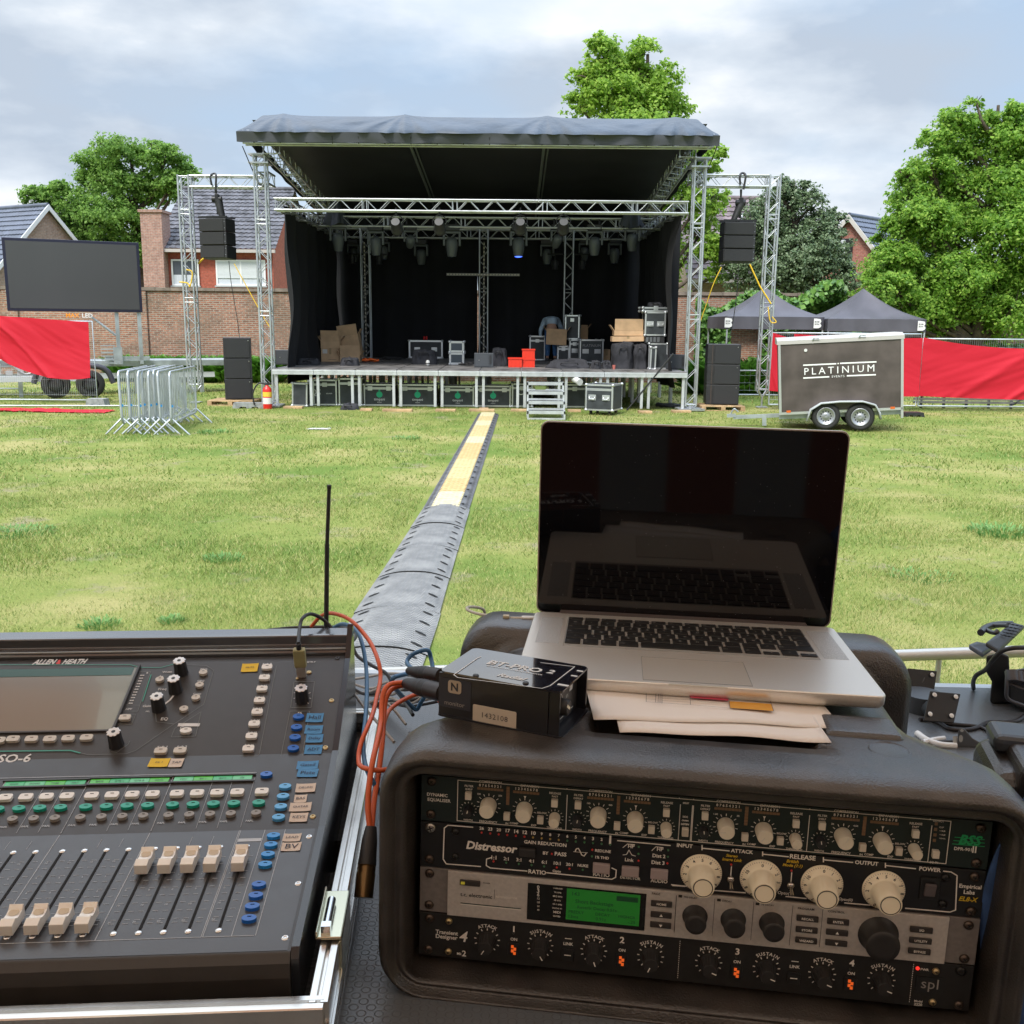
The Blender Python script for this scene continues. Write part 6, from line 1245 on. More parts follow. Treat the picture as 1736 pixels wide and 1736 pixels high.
ptx(b, P3, 'SQ-6', (108, 1072), 240, mA, bold=.02)
for s, c, w in (('Width', (1232, 434), 72), ('Freq', (1195, 560), 58), ('Gain', (1082, 685), 60), ('EQ', (1210, 780), 52), ('HPF', (948, 708), 45), ('L', (1010, 443), 14), ('R', (1085, 441), 14), ('PEQ', (1500, 415), 50), ('GEQ', (1478, 500), 50), ('Comp', (1452, 595), 58), ('Soft 1', (1197, 987), 72), ('Soft 2', (1340, 985), 72), ('In', (1188, 468), 26), ('PFL', (1088, 725), 30), ('Copy', (1365, 845), 80)): ptx(b, P3, s, c, w, mA)
for s, c, w in (('QTR.V', (640, 447), 66), ('FX', (557, 822), 30), ('Mix', (480, 1268), 50), ('Select', (470, 1290), 80)): ptx(b, P3, s, c, w, mBz)
for k in range(8): ptx(b, P3, f'Soft {9 + k}', ((317, 298, 280, 262, 245, 228, 208, 185)[k], (462, 540, 622, 704, 788, 876, 966, 1058)[k]), 66, mBz)
b.build('lettering', [WP, GL, GY], mx_)
b = MB(T3); ptx(b, P3, '&', (433, 361), 34, mA, bold=.05, ys=1.5); b.build('lettering', mat('desk_red', (.6, .03, .02), .5), mx_, label='red ampersand in the maker name')
# --- touch screen with recessed frame
q0, q1 = P3.hit(*mA(960, 400)), P3.hit(*mA(800, 860)); xs_ = q1.x + .004; y1s, y0s = q0.y - .001, q1.y
b = MB(T3); b.box(xs_ - .19, xs_, y0s, y1s, .0004, .0012); b.build('touch_screen', mat('screen_reflection_pale', (.20, .20, .17), .15, spec=1, coat=1), mx_)  # pale base colour stands in for the brightness reflected in the dark glass
b = MB(T3); b.box(xs_ - .19, xs_ - .004, y1s - .014, y1s, .0013, .0016); b.build('screen_header', mat('lcd_header', (.015, .05, .045), .25, emit=((.02, .08, .05), .2)), mx_)
b = MB(T3); b.box(xs_, xs_ + .003, y0s - .003, y1s + .003, .0, .004); b.box(xs_ - .19, xs_, y0s - .003, y0s, 0, .002); b.box(xs_ - .19, xs_ - .0001, y1s, y1s + .0012, 0, .0012); b.build('screen_bezel', PAN, mx_, bev=.0008)
# --- buttons
BW = mat('button_white', (.78, .74, .68), .45); BC = mat('button_cream', (.58, .53, .46), .5); BB = mat('button_blue', (.012, .13, .52), .35); BLB = mat('button_sky', (.10, .40, .74), .35); BMB = mat('button_mid_blue', (.02, .26, .66), .35); BGr = mat('button_green', (.01, .36, .25), .35); BGy = mat('button_grey', (.28, .26, .235), .5)
def button(T, P, px, w, h, m_, round_=0, hgt=.0035, name='button'):
    p = P.hit(*px) if not isinstance(px, Vector) else px; n = 20; poly = []
    e = 2.0 if round_ else 4.5
    for k in range(n): th = 2 * PI * k / n; c, s = math.cos(th), math.sin(th); poly.append((p.x + w / 2 * abs(c) ** (2 / e) * (1 if c >= 0 else -1), p.y + h / 2 * abs(s) ** (2 / e) * (1 if s >= 0 else -1)))
    b = MB(T); b.prism(poly, .0002, hgt, smooth=False)
    o = b.build(name, m_, mx_, bev=.0007)
    d = MB(T); d.box(p.x - w * .13, p.x + w * .13, p.y + h * .12, p.y + h * .2, hgt + .0001, hgt + .0003); d.build('light_slot', HOLE, o); return o
for a_, b_ in ((-5, 945), (100, 935), (235, 935), (370, 935), (505, 930), (640, 925), (920, 778), (1185, 1022), (1327, 1020)): button(T3, P3, mA(a_, b_), .0135, .0085, BC)
for a_, b_ in ((1497, 445), (1470, 537), (1443, 630), (1355, 713), (1177, 497)): button(T3, P3, mA(a_, b_), .0098, .0088, BC, 1)
button(T3, P3, mA(1370, 874), .013, .0085, BW, 1)
for a_, b_ in ((317, 492), (298, 570), (280, 652), (262, 737), (245, 822), (223, 910), (203, 1000), (180, 1092)): button(T3, P3, mBz(a_, b_), .0125, .0085, BW)
for a_, b_ in ((548, 858), (534, 936), (523, 1010), (510, 1090)): button(T3, P3, mBz(a_, b_), .0125, .0085, BB, 1)
button(T2, P2, mBz(312, 1285), .0125, .0085, BB, 1)
for a_, b_ in ((572, 146), (558, 212), (543, 282), (528, 354)): button(T2, P2, mD(a_, b_), .0125, .0085, BLB, 1)
for a_, b_ in ((493, 480), (475, 541), (456, 606), (437, 674)): button(Matrix(), P1, mD(a_, b_), .0125, .0085, BMB, 1)
for a_, b_ in ((395, 810), (374, 884), (350, 958), (328, 1040)): button(Matrix(), P1, mD(a_, b_), .0125, .0085, BB, 1)
# --- channel strips
pch, eg = .0201, .0042
strips = [((i + 1) * pch + (0 if i >= -4 else -((-i - 1) // 4)) * eg, i) for i in range(-18, 0)] + [(.0247, 0)]
ym, ysl, yp = P2.hit(443, 1345).y, P2.hit(439, 1364).y, P2.hit(434, 1381.5).y; ox = P2.hit(443, 1345).x - .0247; op = P2.hit(434, 1381).x - .0247
yc_hi = P1.hit(*mC(985, 690)).y; yc_lo = P1.hit(*mC(585, 1080)).y
ln = MB(); ln2 = MB(T2); slot = MB(); CAPM = mat('fader_cap_silver', (.80, .75, .68), .35, .25); SCR = mat('screw_bright', (.75, .74, .72), .25, .9)
for x, i in strips:
    button(T2, P2, Vector((x + ox * .5, ym, 0)), .0135, .0095, BW); button(T2, P2, Vector((x + (ox + op) * .3, ysl, 0)), .0125, .0080, BGr, 1); button(T2, P2, Vector((x + op * .6, yp, 0)), .0098, .0080, BGy, 1)
    ptx(ln2, P2, 'PAFL', (0, 0), 1) if 0 else ln2.text('PAFL', .0035, V2M(x + op * .6 - .005, yp - .0095, .0006), 0, bold=.02)
    slot.box(x - .0011, x + .0011, -.116, -.004, .0005, .0009)
    for y in (-.120, .0): 
        s_ = MB(); s_.lathe([(.0030, 0), (.0026, .0008), (.001, .0009)], 12, V2M(x, y, .0004)); so2 = s_.build('screw', SCR, mx_)
    for k, y in enumerate((-.016, -.027, -.0385, -.049, -.060, -.0705, -.081, -.092, -.103, -.108)):
        for sg in (-1, 1): ln.box(x + sg * .0036 if sg > 0 else x - .0082, x + .0082 if sg > 0 else x - .0036, y - .0002, y + .0002, .0005, .0006)
        if k % 2 == 0: ln.text(('10', '5', '0', '10', '20')[k // 2], .0030, V2M(x - .0076, y - .003, .0006), 0, bold=.01)
    yc = yc_hi if i >= -4 else yc_lo
    F_ = V2M(x, yc, 0); prf = [(-.0125, .003), (-.0118, .0115), (-.0045, .0135), (-.0005, .0112), (.0005, .0112), (.0035, .0108), (.0085, .0118), (.0122, .0150), (.0128, .0145), (.0128, .003)]
    f_ = MB(F_); f_.prism(prf, -.0056, .0056, M=YZ); f_.box(-.001, .001, -.006, .006, -.001, .003); fo = f_.build('fader_cap', CAPM, mx_, bev=.0006)
    d = MB(F_); d.lathe([(.0001, 0), (.0043, .0)], 16, V2M(0, .0060, .0117, 7), close=False); d.build('thumb_dish', mat('dish_cream', (.55, .44, .30), .5), fo)
for a_, c_ in ((-5, -4), (-9, -8), (-13, -12)):
    x = (dict((i, x) for x, i in strips)[a_] + dict((i, x) for x, i in strips)[c_]) / 2; ln.box(x - .0003, x + .0003, -.128, .0265, .0005, .0006); ln2.box(x - .0003, x + .0003, .002, .088, .0005, .0006)
for (x, i), (x2, _) in zip(strips, strips[1:]):
    if i % 4 != 0 or i == 0: xm = (x + x2) / 2; ln2.box(xm - .00015, xm + .00015, .004, .082, .0005, .0006); ln.box(xm - .00015, xm + .00015, .004, .018, .0005, .0006)
ln.box(XL + .02, .0125, -.1283, -.1278, .0005, .0006); ln.box(.0120, .0125, -.128, .0265, .0005, .0006); ln.box(.0133, .0138, -.128, .0265, .0005, .0006); ln.box(.0135, .0550, -.1283, -.1278, .0005, .0006); ln.box(.0365, .0370, -.128, .0265, .0005, .0006); ln.box(.0560, .0565, -.128, .0265, .0005, .0006)
ln.box(.0142, .0360, .0075, .0125, .0005, .0006)
slot.build('fader_slot', HOLE, mx_); ln.build('lettering', [mat('desk_print_pale', (.48, .50, .52), .6)], mx_); ln2.box(XL + .01, .0125, .0905, .0912, .0005, .0006); ln2.build('lettering', [mat('desk_print_pale', (.48, .50, .52), .6)], mx_)
# --- channel displays
LCDG = [mat('channel_lcd_a', (.04, .28, .10), .25, emit=((.03, .33, .12), .22)), mat('channel_lcd_b', (.05, .30, .03), .25, emit=((.06, .36, .03), .22)), mat('channel_lcd_c', (.08, .33, .15), .25, emit=((.1, .4, .17), .22))]
for j, (xa, xb, yy_) in enumerate(((8, 144, 1329.5), (153, 286, 1325), (295, 427, 1321))):
    l, r = P2.hit(xa, yy_), P2.hit(xb, yy_); y = (l.y + r.y) / 2
    fr_ = MB(T2); fr_.box(l.x - .003, r.x + .003, y - .0065, y - .0042, .0, .002); fr_.box(l.x - .003, r.x + .003, y + .0045, y + .0065, 0, .002); fr_.build('display_frame', PAN, mx_)
    b = MB(T2); n = 4; w_ = (r.x - l.x) / n
    for k in range(n): b.box(l.x + k * w_ + .0003, l.x + (k + 1) * w_ - .0003, y - .0040, y + .0042, .0003, .0008, (k * 2 + j) % 3)
    o = b.build('channel_display', LCDG, mx_)
    d = MB(T2); rnd = random.Random(j); names = [['KICK', 'SNARE', 'TOM', 'HAT'], ['BASS', 'GTR L', 'GTR R', 'KEYS'], ['VOC', 'BV 1', 'BV 2', 'FX']][j]
    for k in range(n): d.text(names[k], .0036, V2M(l.x + (k + .5) * w_, y, .0010), 0, bold=.01)
    d.build('display_text', mat('lcd_dark_text', (.01, .08, .03), .5), o)
# --- rotary knobs
KB = mat('knob_black', (.025, .025, .027), .45); KS = mat('knob_silver_top', (.62, .58, .55), .3, .6)
for zm_, a_, b_ in ((mA, 1335, 440), (mA, 1293, 572), (mA, 1170, 703), (mA, 857, 968), (mBz, 575, 728)):
    p = P3.hit(*zm_(a_, b_)); M = T3 @ V2M(p.x, p.y, 0); b = MB(M); n = 40; rr0 = .0079; pts = []
    for z, s in ((0, 1.05), (.002, 1), (.019, .88)):
        for k in range(n): th = 2 * PI * k / n; r = rr0 * s * (1 - .09 * max(0, math.cos(th * 9))); pts.append((r * math.cos(th), r * math.sin(th), z))
    b.add(pts, [(j * n + k, j * n + (k + 1) % n, (j + 1) * n + (k + 1) % n, (j + 1) * n + k) for j in range(2) for k in range(n)], 0, True); b.add(pts[-n:], [tuple(range(n))]); o = b.build('knob', KB, mx_)
    c = MB(M); pts = []
    for z, s in ((.0192, .93), (.0198, .8)):
        for k in range(n): th = 2 * PI * k / n; r = rr0 * s * (1 - .16 * max(0, math.cos(th * 9))); pts.append((r * math.cos(th), r * math.sin(th), z))
    c.add(pts, [(k, (k + 1) % n, n + (k + 1) % n, n + k) for k in range(n)] + [tuple(range(n, 2 * n))]); c.build('knob_cap', KS, o); MB(M).lathe([(.0001, .0199), (.0022, .0199)], 14, close=False).build('cap_dimple', KB, o)
# --- panel screws and sockets
GS = mat('screw_gold', (.5, .38, .2), .35, .8)
for zm_, P_, T_, a_, b_, m_ in ((mBz, P3, T3, 833, 417, KB), (mBz, P3, T3, 790, 728, GS), (mBz, P3, T3, 745, 1075, GS), (mBz, P3, T3, 720, 1220, GS), (mD, P2, T2, 758, 337, GS), (mD, P1, Matrix(), 733, 473, SCR), (mD, P1, Matrix(), 659, 789, SCR), (mD, P1, Matrix(), 571, 1156, SCR)):
    p = P_.hit(*zm_(a_, b_)); o = MB(T_ @ V2M(p.x, p.y, .0003)).lathe([(.0032, 0), (.0026, .0008), (.0012, .0009), (.0011, .0004)], 14).build('screw', m_, mx_)
for a_, b_, r in ((625, 522, .003), (538, 568, .0018)): p = P3.hit(*mBz(a_, b_)); MB(T3 @ V2M(p.x, p.y, .0003)).lathe([(r, 0), (r, .001), (r * .5, .001)], 14).build('socket', GS, mx_)
# --- tape labels
def tape(T, P, zm_, c, w, h, col, s=None, lab=None, rot=0, tw=.7):
    p = P.hit(*zm_(*c)); q = P.hit(*zm_(c[0] + w / 2, c[1])); wd = 2 * abs(q.x - p.x); q = P.hit(*zm_(c[0], c[1] + h / 2)); hd = 2 * abs(q.y - p.y); M = T @ V2M(p.x, p.y, .0007, 0, 0, rot + random.uniform(-2, 2))
    o = MB(M).grid(lambda u, v: (wd * (u - .5), hd * (v - .5), .0006 * (2 * u - 1) ** 4 + .0002), 8, 4).build('tape_label', mat('tape_' + col[0], col[1], .7), mx_)
    if lab: o['label'] = lab
    if s:
        b = MB(M); v, f = textmesh(s, 1, 'CENTER', .05, 0, 1, 'CENTER'); k = wd * tw / (max(a_[0] for a_ in v) - min(a_[0] for a_ in v)); b.text(s, min(k, hd * .8), V2M(0, 0, .0008), 0, shear=.05, bold=0); b.build('lettering', mat('pen_dark', (.03, .035, .06), .7), o)
YT_ = ('yellow', (.72, .46, .02)); BT = ('blue', (.07, .24, .46)); WT = ('cream', (.62, .50, .40))
tape(T2, P2, mA, (1172, 1103), 145, 62, YT_, 'FX 1', tw=.35); tape(T2, P2, mA, (1298, 1104), 98, 62, WT, 'TAP'); tape(T3, P3, mBz, (190, 490), 120, 60, YT_, 'MUTE', tw=.5)
for s, c, w, h in (('Hall', (667, 858), 125, 66), ('Room', (660, 946), 130, 62), ('Delay', (665, 1011), 125, 60), ('ADT', (657, 1093), 128, 66)): tape(T3, P3, mBz, c, w, h, BT, s)
tape(T2, P2, mBz, (615, 1208), 155, 60, BT, 'Gated'); tape(T2, P2, mBz, (615, 1266), 150, 58, BT, 'Plate')
for s, c, w, h, P_, T_ in (('DRUMS', (710, 147), 132, 58, P2, T2), ('BAS', (675, 220), 84, 52, P2, T2), ('GUITAR', (675, 276), 145, 58, P2, T2), ('KEYS', (663, 346), 120, 60, P2, T2), ('LEAD', (618, 483), 118, 52, P1, Matrix()), ('BV', (612, 545), 130, 56, P1, Matrix())): tape(T_, P_, mD, c, w, h, WT, s)
# USB stick plugged into the desk, top level
p = P3.hit(*mBz(572, 552)); M = M3 @ V2M(p.x, p.y, 0)
t = thing('usb_plug', 'metal USB plug with pale housing stuck upright in the mixing desk', 'plug', M); MB().box(-.0055, .0055, -.0025, .0025, 0, .016).build('metal_shell', KS, t, bev=.0008); MB().box(-.007, .007, -.004, .004, .016, .042).build('housing', mat('usb_olive', (.36, .34, .17), .5), t, bev=.0015); MB().cyl((0, 0, .042), (0, 0, .05), .003).build('strain_relief', KB, t)
ut = M @ Vector((0, 0, .05))
# antenna
a0 = at(549, 1075, 1.24); a1 = at(558, 826, 1.24); t = thing('antenna', 'slim black whip antenna standing up behind the mixing desk', 'antenna', a0); d = a1 - a0; MB().cyl((0, 0, -.08), tuple(d * .62), .0034, .0030).build('lower_rod', KB, t); MB().cyl(tuple(d * .62), tuple(d), .0026, .0025).build('upper_rod', KB, t); MB().lathe([(.0026, -.003), (.0031, 0), (.0026, .003)], 10, Matrix.Translation(d)).build('tip', KB, t)
# cables ------------------------------------------------------------
OR = mat('cable_orange', (.62, .10, .02), .45); BU = mat('cable_blue', (.05, .15, .30), .45); BK = mat('cable_black', (.02, .016, .016), .5); WC = mat('cable_grey', (.40, .37, .34), .5)
def cable(lab, pts, r, m_, name='cable', n=8):
    P = [at(a_, b_, y) if not isinstance(a_, Vector) else a_ for a_, b_, y in pts]; o0 = P[0].copy(); o = MB().tube([p - o0 for p in P], r, n, res=8).build(name, m_); o.location = o0; return tag(o, lab, 'cable', 'cables between the mixing desk and the rack')
cable('thin black cable looping from the USB plug over the back of the desk', [(ut, 0, 0), (508, 1065, 1.17), (513, 1048, 1.19), (528, 1041, 1.21), (550, 1052, 1.22), (572, 1076, 1.22), (592, 1088, 1.23), (603, 1080, 1.26), (598, 1068, 1.32), (570, 1063, 1.36), (500, 1064, 1.38), (455, 1068, 1.38)], .0023, BK)
cable('orange cable arching high over the desk corner down to the hanging connector', [(528, 1062, 1.28), (545, 1044, 1.27), (565, 1040, 1.25), (595, 1052, 1.22), (625, 1085, 1.18), (641, 1120, 1.14), (645, 1150, 1.12), (638, 1185, 1.08), (632, 1210, 1.05), (622, 1235, 1.02), (612, 1260, 1.00), (608, 1285, .98), (613, 1300, .96), (640, 1306, .95), (660, 1304, .96)], .0026, OR)
cable('blue cable falling beside the orange one along the case edge', [(562, 1066, 1.29), (580, 1058, 1.27), (600, 1065, 1.24), (612, 1085, 1.21), (620, 1125, 1.17), (622, 1170, 1.12), (620, 1215, 1.06), (616, 1255, 1.01), (618, 1290, .98), (628, 1318, .95), (645, 1345, .95), (652, 1362, .97)], .0026, BU)
cable('orange cable from the audio box plug straight down to the hanging connector', [(684, 1157, 1.06), (662, 1160, 1.05), (651, 1172, 1.04), (647, 1195, 1.03), (646, 1225, 1.01), (640, 1255, .98), (632, 1290, .95), (626, 1330, .93), (624, 1370, .915), (628, 1412, .90)], .0030, OR)
cable('second orange cable beside the first, curling from the audio box plug', [(690, 1161, 1.07), (668, 1166, 1.06), (656, 1180, 1.05), (652, 1200, 1.04), (650, 1225, 1.02), (648, 1260, .99), (642, 1310, .96), (634, 1360, .93), (630, 1412, .90)], .0028, OR)
cable('orange cable sweeping from behind the audio box to the bundle', [(752, 1196, 1.10), (735, 1180, 1.12), (712, 1176, 1.12), (685, 1186, 1.10), (662, 1202, 1.07), (652, 1222, 1.03), (650, 1240, 1.01)], .0026, OR)
cable('blue cable loop standing up behind the black connectors', [(735, 1140, 1.2), (731, 1118, 1.22), (726, 1103, 1.22), (712, 1104, 1.22), (696, 1112, 1.22), (690, 1124, 1.21), (700, 1136, 1.18), (690, 1142, 1.15), (666, 1150, 1.12), (672, 1168, 1.15), (688, 1186, 1.2), (705, 1203, 1.22), (714, 1190, 1.22), (722, 1178, 1.22)], .0028, BU)
cable('black cable running behind the desk corner towards the connectors', [(596, 1090, 1.35), (606, 1112, 1.34), (630, 1128, 1.32), (655, 1142, 1.3), (668, 1165, 1.28), (685, 1188, 1.26), (700, 1212, 1.2)], .0025, BK)
rc = random.Random(4)
for k in range(9):
    y0 = 1152 + k * 6; m_ = (WC, WC, BK)[k % 3]; q = rc.uniform
    P = [(594, y0, 1.5), (625 + q(-8, 8), y0 + q(-6, 14), 1.48), (660 + q(-8, 8), y0 + q(-14, 10), 1.44), (695, y0 + q(-8, 8), 1.4), (735 + q(-5, 20), y0 + q(-20, 6), 1.38)]
    cable(f"{['pale','pale','black'][k%3]} thin cable in the tangle behind the case corner, {ordn[k]} from the top", P, .0022, m_)
cable('pale thin cable crossing down the gap to the rack case side', [(602, 1178, 1.2), (618, 1200, 1.12), (640, 1225, 1.06), (668, 1258, 1.02)], .0018, WC); cable('pale thin cable dropping behind the rack case corner', [(640, 1180, 1.2), (665, 1200, 1.15), (688, 1228, 1.12)], .0018, WC)
# hanging XLR connector
c0 = at(628, 1412, .90); c1 = at(616, 1522, .865); d = (c1 - c0); L_ = d.length; t = thing('cable_connector', 'black and brass cable connector hanging beside the case rail', 'connector', Matrix.Translation(c0) @ d.to_track_quat('Z', 'Y').to_matrix().to_4x4())
MB().lathe([(.0055, -.006), (.0065, 0), (.0078, L_ * .14), (.0082, L_ * .3), (.0092, L_ * .5)], 20).build('boot', mat('connector_rubber', (.02, .018, .018), .5), t); MB().lathe([(.0093, L_ * .5), (.0085, L_ * .53), (.0093, L_ * .56), (.0086, L_ * .6), (.0093, L_ * .63), (.0092, L_)], 20).build('shell', mat('brass_dark', (.16, .10, .045), .3, .9), t)
# ================================================================== RACK CASE
RT_ = mat('roto_plastic', (.036, .030, .026), .33, noise_s=25, noise_a=.4, bump=.8, bump_s=500, spec=.9)
t = thing('rack_case', 'grey black moulded plastic rack case with thick rounded rims holding four audio units', 'rack case', RK)
NS = 40
def rrect(x0, x1, z0, z1, r, n=7):
    P = []
    for cx, cz, a0 in ((x1 - r, z1 - r, 0), (x0 + r, z1 - r, 90), (x0 + r, z0 + r, 180), (x1 - r, z0 + r, 270)):
        for k in range(n): th = R_(a0 + 90 * k / (n - 1)); P.append((cx + r * math.cos(th), cz + r * math.sin(th)))
    # extra points along the long top and bottom edges
    Q = []
    for k in range(len(P)):
        a_, c_ = P[k], P[(k + 1) % len(P)]; Q.append(a_); L2 = math.hypot(c_[0] - a_[0], c_[1] - a_[1])
        if k % n == n - 1:
            for m_ in range(1, NS): Q.append((a_[0] + (c_[0] - a_[0]) * m_ / NS, a_[1] + (c_[1] - a_[1]) * m_ / NS))
    return Q
S = []   # y, x0, x1, z0, z1, r
IN = (-.006, .4886, -.1840, .0055)
S += [(.10, *IN, .004), (-.004, *IN, .004), (-.010, -.0075, .490, -.1855, .007, .008), (-.017, -.0085, .491, -.187, .0085, .014), (-.0225, -.011, .4935, -.1885, .0115, .020), (-.0235, -.014, .4965, -.190, .0145, .023), (-.0215, -.0165, .499, -.1915, .0170, .026), (-.0235, -.0185, .501, -.193, .0195, .029), (-.0315, -.0215, .504, -.195, .0230, .032), (-.034, -.0245, .507, -.1960, .0265, .035), (-.0325, -.029, .511, -.1968, .031, .040), (-.025, -.0315, .5135, -.197, .0355, .044), (.0, -.033, .515, -.197, .0365, .045), (.022, -.0325, .5145, -.197, .0363, .045), (.036, -.031, .513, -.197, .0360, .045), (.040, -.029, .511, -.197, .0358, .045), (.052, -.020, .502, -.197, .0350, .045), (.07, -.006, .488, -.195, .034, .045), (.090, .005, .477, -.193, .032, .045), (.094, .007, .475, -.193, .0315, .045), (.12, .016, .466, -.192, .027, .045), (.17, .022, .460, -.192, .023, .045), (.30, .022, .460, -.192, .021, .045), (.318, .018, .464, -.193, .018, .045), (.324, .006, .476, -.195, .026, .045), (.328, -.015, .497, -.197, .033, .045), (.334, -.024, .506, -.197, .0365, .045), (.36, -.026, .508, -.197, .038, .045), (.395, -.026, .508, -.197, .037, .045), (.408, -.018, .500, -.192, .030, .045), (.412, .0, .482, -.17, .01, .04)]
v = []; n = len(rrect(0, 1, 0, 1, .1))
for y, x0, x1, z0, z1, r in S:
    for (x, z) in rrect(x0, x1, z0, z1, r): 
        # shallow carry recess in the middle of the lid and its raised blocks
        if z > z1 - .002 and .150 < x < .345 and .038 < y < .092: z -= .020
        v.append((x, y, z))
f = [(j * n + k, j * n + (k + 1) % n, (j + 1) * n + (k + 1) % n, (j + 1) * n + k) for j in range(len(S) - 1) for k in range(n)]; f.append(tuple(range((len(S) - 1) * n, len(S) * n)))
b = MB(); b.add(v, f, 0, True); b.build('shell', RT_, t)
MB().box(-.0055, .488, .099, .103, -.1835, .005).build('inner_wall', mat('rack_dark', (.008, .008, .008), .8), t)
b = MB(); b.box(.358, .43, .075, .125, .0, .0375); b.build('moulded_block', RT_, t, bev=.008, seg=4)
b = MB(); b.lathe([(.018, .0), (.0165, .0008), (.0155, -.0002)], 28, Matrix.Translation((.408, .048, .0358))); b.build('round_stud', RT_, t)
b = MB(); b.prism([(-.038, -.16), (-.038, -.02), (-.034, -.005), (-.030, -.005), (-.030, -.175), (-.035, -.172)], .02, .1, M=Matrix(((1, 0, 0, 0), (0, 0, 1, 0), (0, 1, 0, 0), (0, 0, 0, 1)))); b.build('side_bulge', RT_, t, bev=.006, seg=3)
NS = 2; STL = mat('latch_steel', (.35, .35, .36), .3, .9)
b = MB(); b.box(-.040, -.034, .03, .05, -.10, -.055); b.cyl((-.040, .032, -.055), (-.040, .032, -.10), .003, n=8); b.build('side_latch', STL, t, bev=.002)
b = MB(); b.box(.516, .524, .0, .02, -.11, -.06); b.tube([(.522, -.01, -.055), (.530, -.015, -.05), (.534, -.01, -.058), (.530, -.005, -.1)], .0035, 8); b.build('side_latch', mat('latch_bright', (.6, .62, .66), .2, 1), t)
# ------------------------------------------------------------------ rack units
FR = RK @ Matrix.Rotation(PI / 2, 4, 'X'); HU = .04445; WU = .4826
z5 = zoomf(700, 1290, 480 / 1736); z6 = zoomf(1140, 1290, 596 / 1736); z7 = zoomf(640, 1460, 540 / 1736); z8 = zoomf(1140, 1460, 596 / 1736)
SCB = mat('rack_screw', (.10, .075, .06), .35, .8); CRM = mat('knob_cream', (.92, .82, .62), .42); CRM2 = mat('knob_cream_side', (.74, .67, .54), .5); PW = mat('rack_print', (.82, .77, .70), .6)
def unit(k, name, lab, cat, m_, ear=None):
    M = FR @ Matrix.Translation((0, -(k + 1) * HU, 0)); P = Plane(M); t = thing(name, lab, cat, M, 'audio units in the rack case')
    b = MB(); b.box(0, WU, .0006, HU - .0006, -.0035, 0); b.build('faceplate', m_, t, bev=.0004)
    MB().box(.022, WU - .022, .002, HU - .002, -.098, -.0036).build('chassis', mat('rack_dark', (.008, .008, .008), .8), t); return t, M, P
def screw(t, P, c, r=.0042, m_=None):
    p = P.hit(*c); 
    M = V2M(p.x, min(max(p.y, .006), HU - .006), .0002); b = MB(M); b.lathe([(r, 0), (r, .0006), (r * .8, .0018), (r * .45, .0024)], 16); o = b.build('screw', m_ or SCB, t)
    d = MB(M @ V2M(0, 0, 0, 0, 0, random.uniform(0, 90))); d.box(-r * .45, r * .45, -r * .09, r * .09, .0024, .0026); d.box(-r * .09, r * .09, -r * .45, r * .45, .0024, .0026); d.build('cross_slot', HOLE, o)
def line(b, P, pts, w=.0007, z=.0004, mi=0):
    for a_, c_ in zip(pts, pts[1:]): pl(P, [a_, c_], w, z, mi, b)
def txt(b, P, s, c, wpx, **k):
    return ptx(b, P, s, c, wpx, z=k.pop('z', .0005), **k)
def arc(b, cx, cy, r, a0, a1, n, ln_, w=.0005, z=.0005, mi=0):
    for i in range(n + 1):
        th = R_(a0 + (a1 - a0) * i / n); c, s = math.cos(th), math.sin(th); d = Vector((c, s)); q = Vector((-s, c)) * w / 2; A = Vector((cx, cy)) + d * r; B = Vector((cx, cy)) + d * (r + ln_)
        b.add([(*(A - q), z), (*(B - q), z), (*(B + q), z), (*(A + q), z)], [(0, 1, 2, 3)], mi)
# unit 1: dynamic equaliser
t, M, P = unit(0, 'dynamic_equaliser', 'dark green dynamic equaliser with rows of cream knobs, top unit in the rack', 'audio unit', mat('dpr_panel', (.010, .019, .018), .42))
for c in (z5(115, 120), z5(110, 325), z6(1523, 332), z6(1500, 505)): screw(t, P, c)
b = MB(); A, B = P.hit(*z5(275, 98)), P.hit(*z6(1350, 516)); X0_, X1_, Y0_, Y1_ = A.x, P.hit(*z6(1364, 400)).x, .0028, HU - .0025
def lbox(b, x0, x1, y0, y1, w=.0006, mi=0, z=.0004): b.box(x0, x1, y0, y0 + w, z, z + .0001, mi); b.box(x0, x1, y1 - w, y1, z, z + .0001, mi); b.box(x0, x0 + w, y0 + w, y1 - w, z, z + .0001, mi); b.box(x1 - w, x1, y0 + w, y1 - w, z, z + .0001, mi)
lbox(b, X0_, X1_, Y0_, Y1_)
for c in (z5(940, 310), z5(1632, 370), z5(1705, 380), z6(32, 300), z6(97, 300), z6(668, 350), z6(1268, 410)): x = P.hit(*c).x; b.box(x, x + .0006, Y0_, HU * .82, .0004, .0005)
for c in (z5(945, 160), z6(35, 178), z6(105, 182), z6(678, 235), z6(1272, 288)): x = P.hit(*c).x; b.lathe([(.0006, .0004), (.0006, .0006)], 8, Matrix.Translation((x, Y1_, 0)))
for s, c, w in (('DYNAMIC', z5(150, 208), 35), ('EQUALISER', z5(160, 240), 39)): txt(b, P, s, c, w, bold=.02)
txt(b, P, 'DPR-901', z6(1435, 435), 30, bold=.02); txt(b, P, 'II', z6(1490, 438), 7, bold=.02)
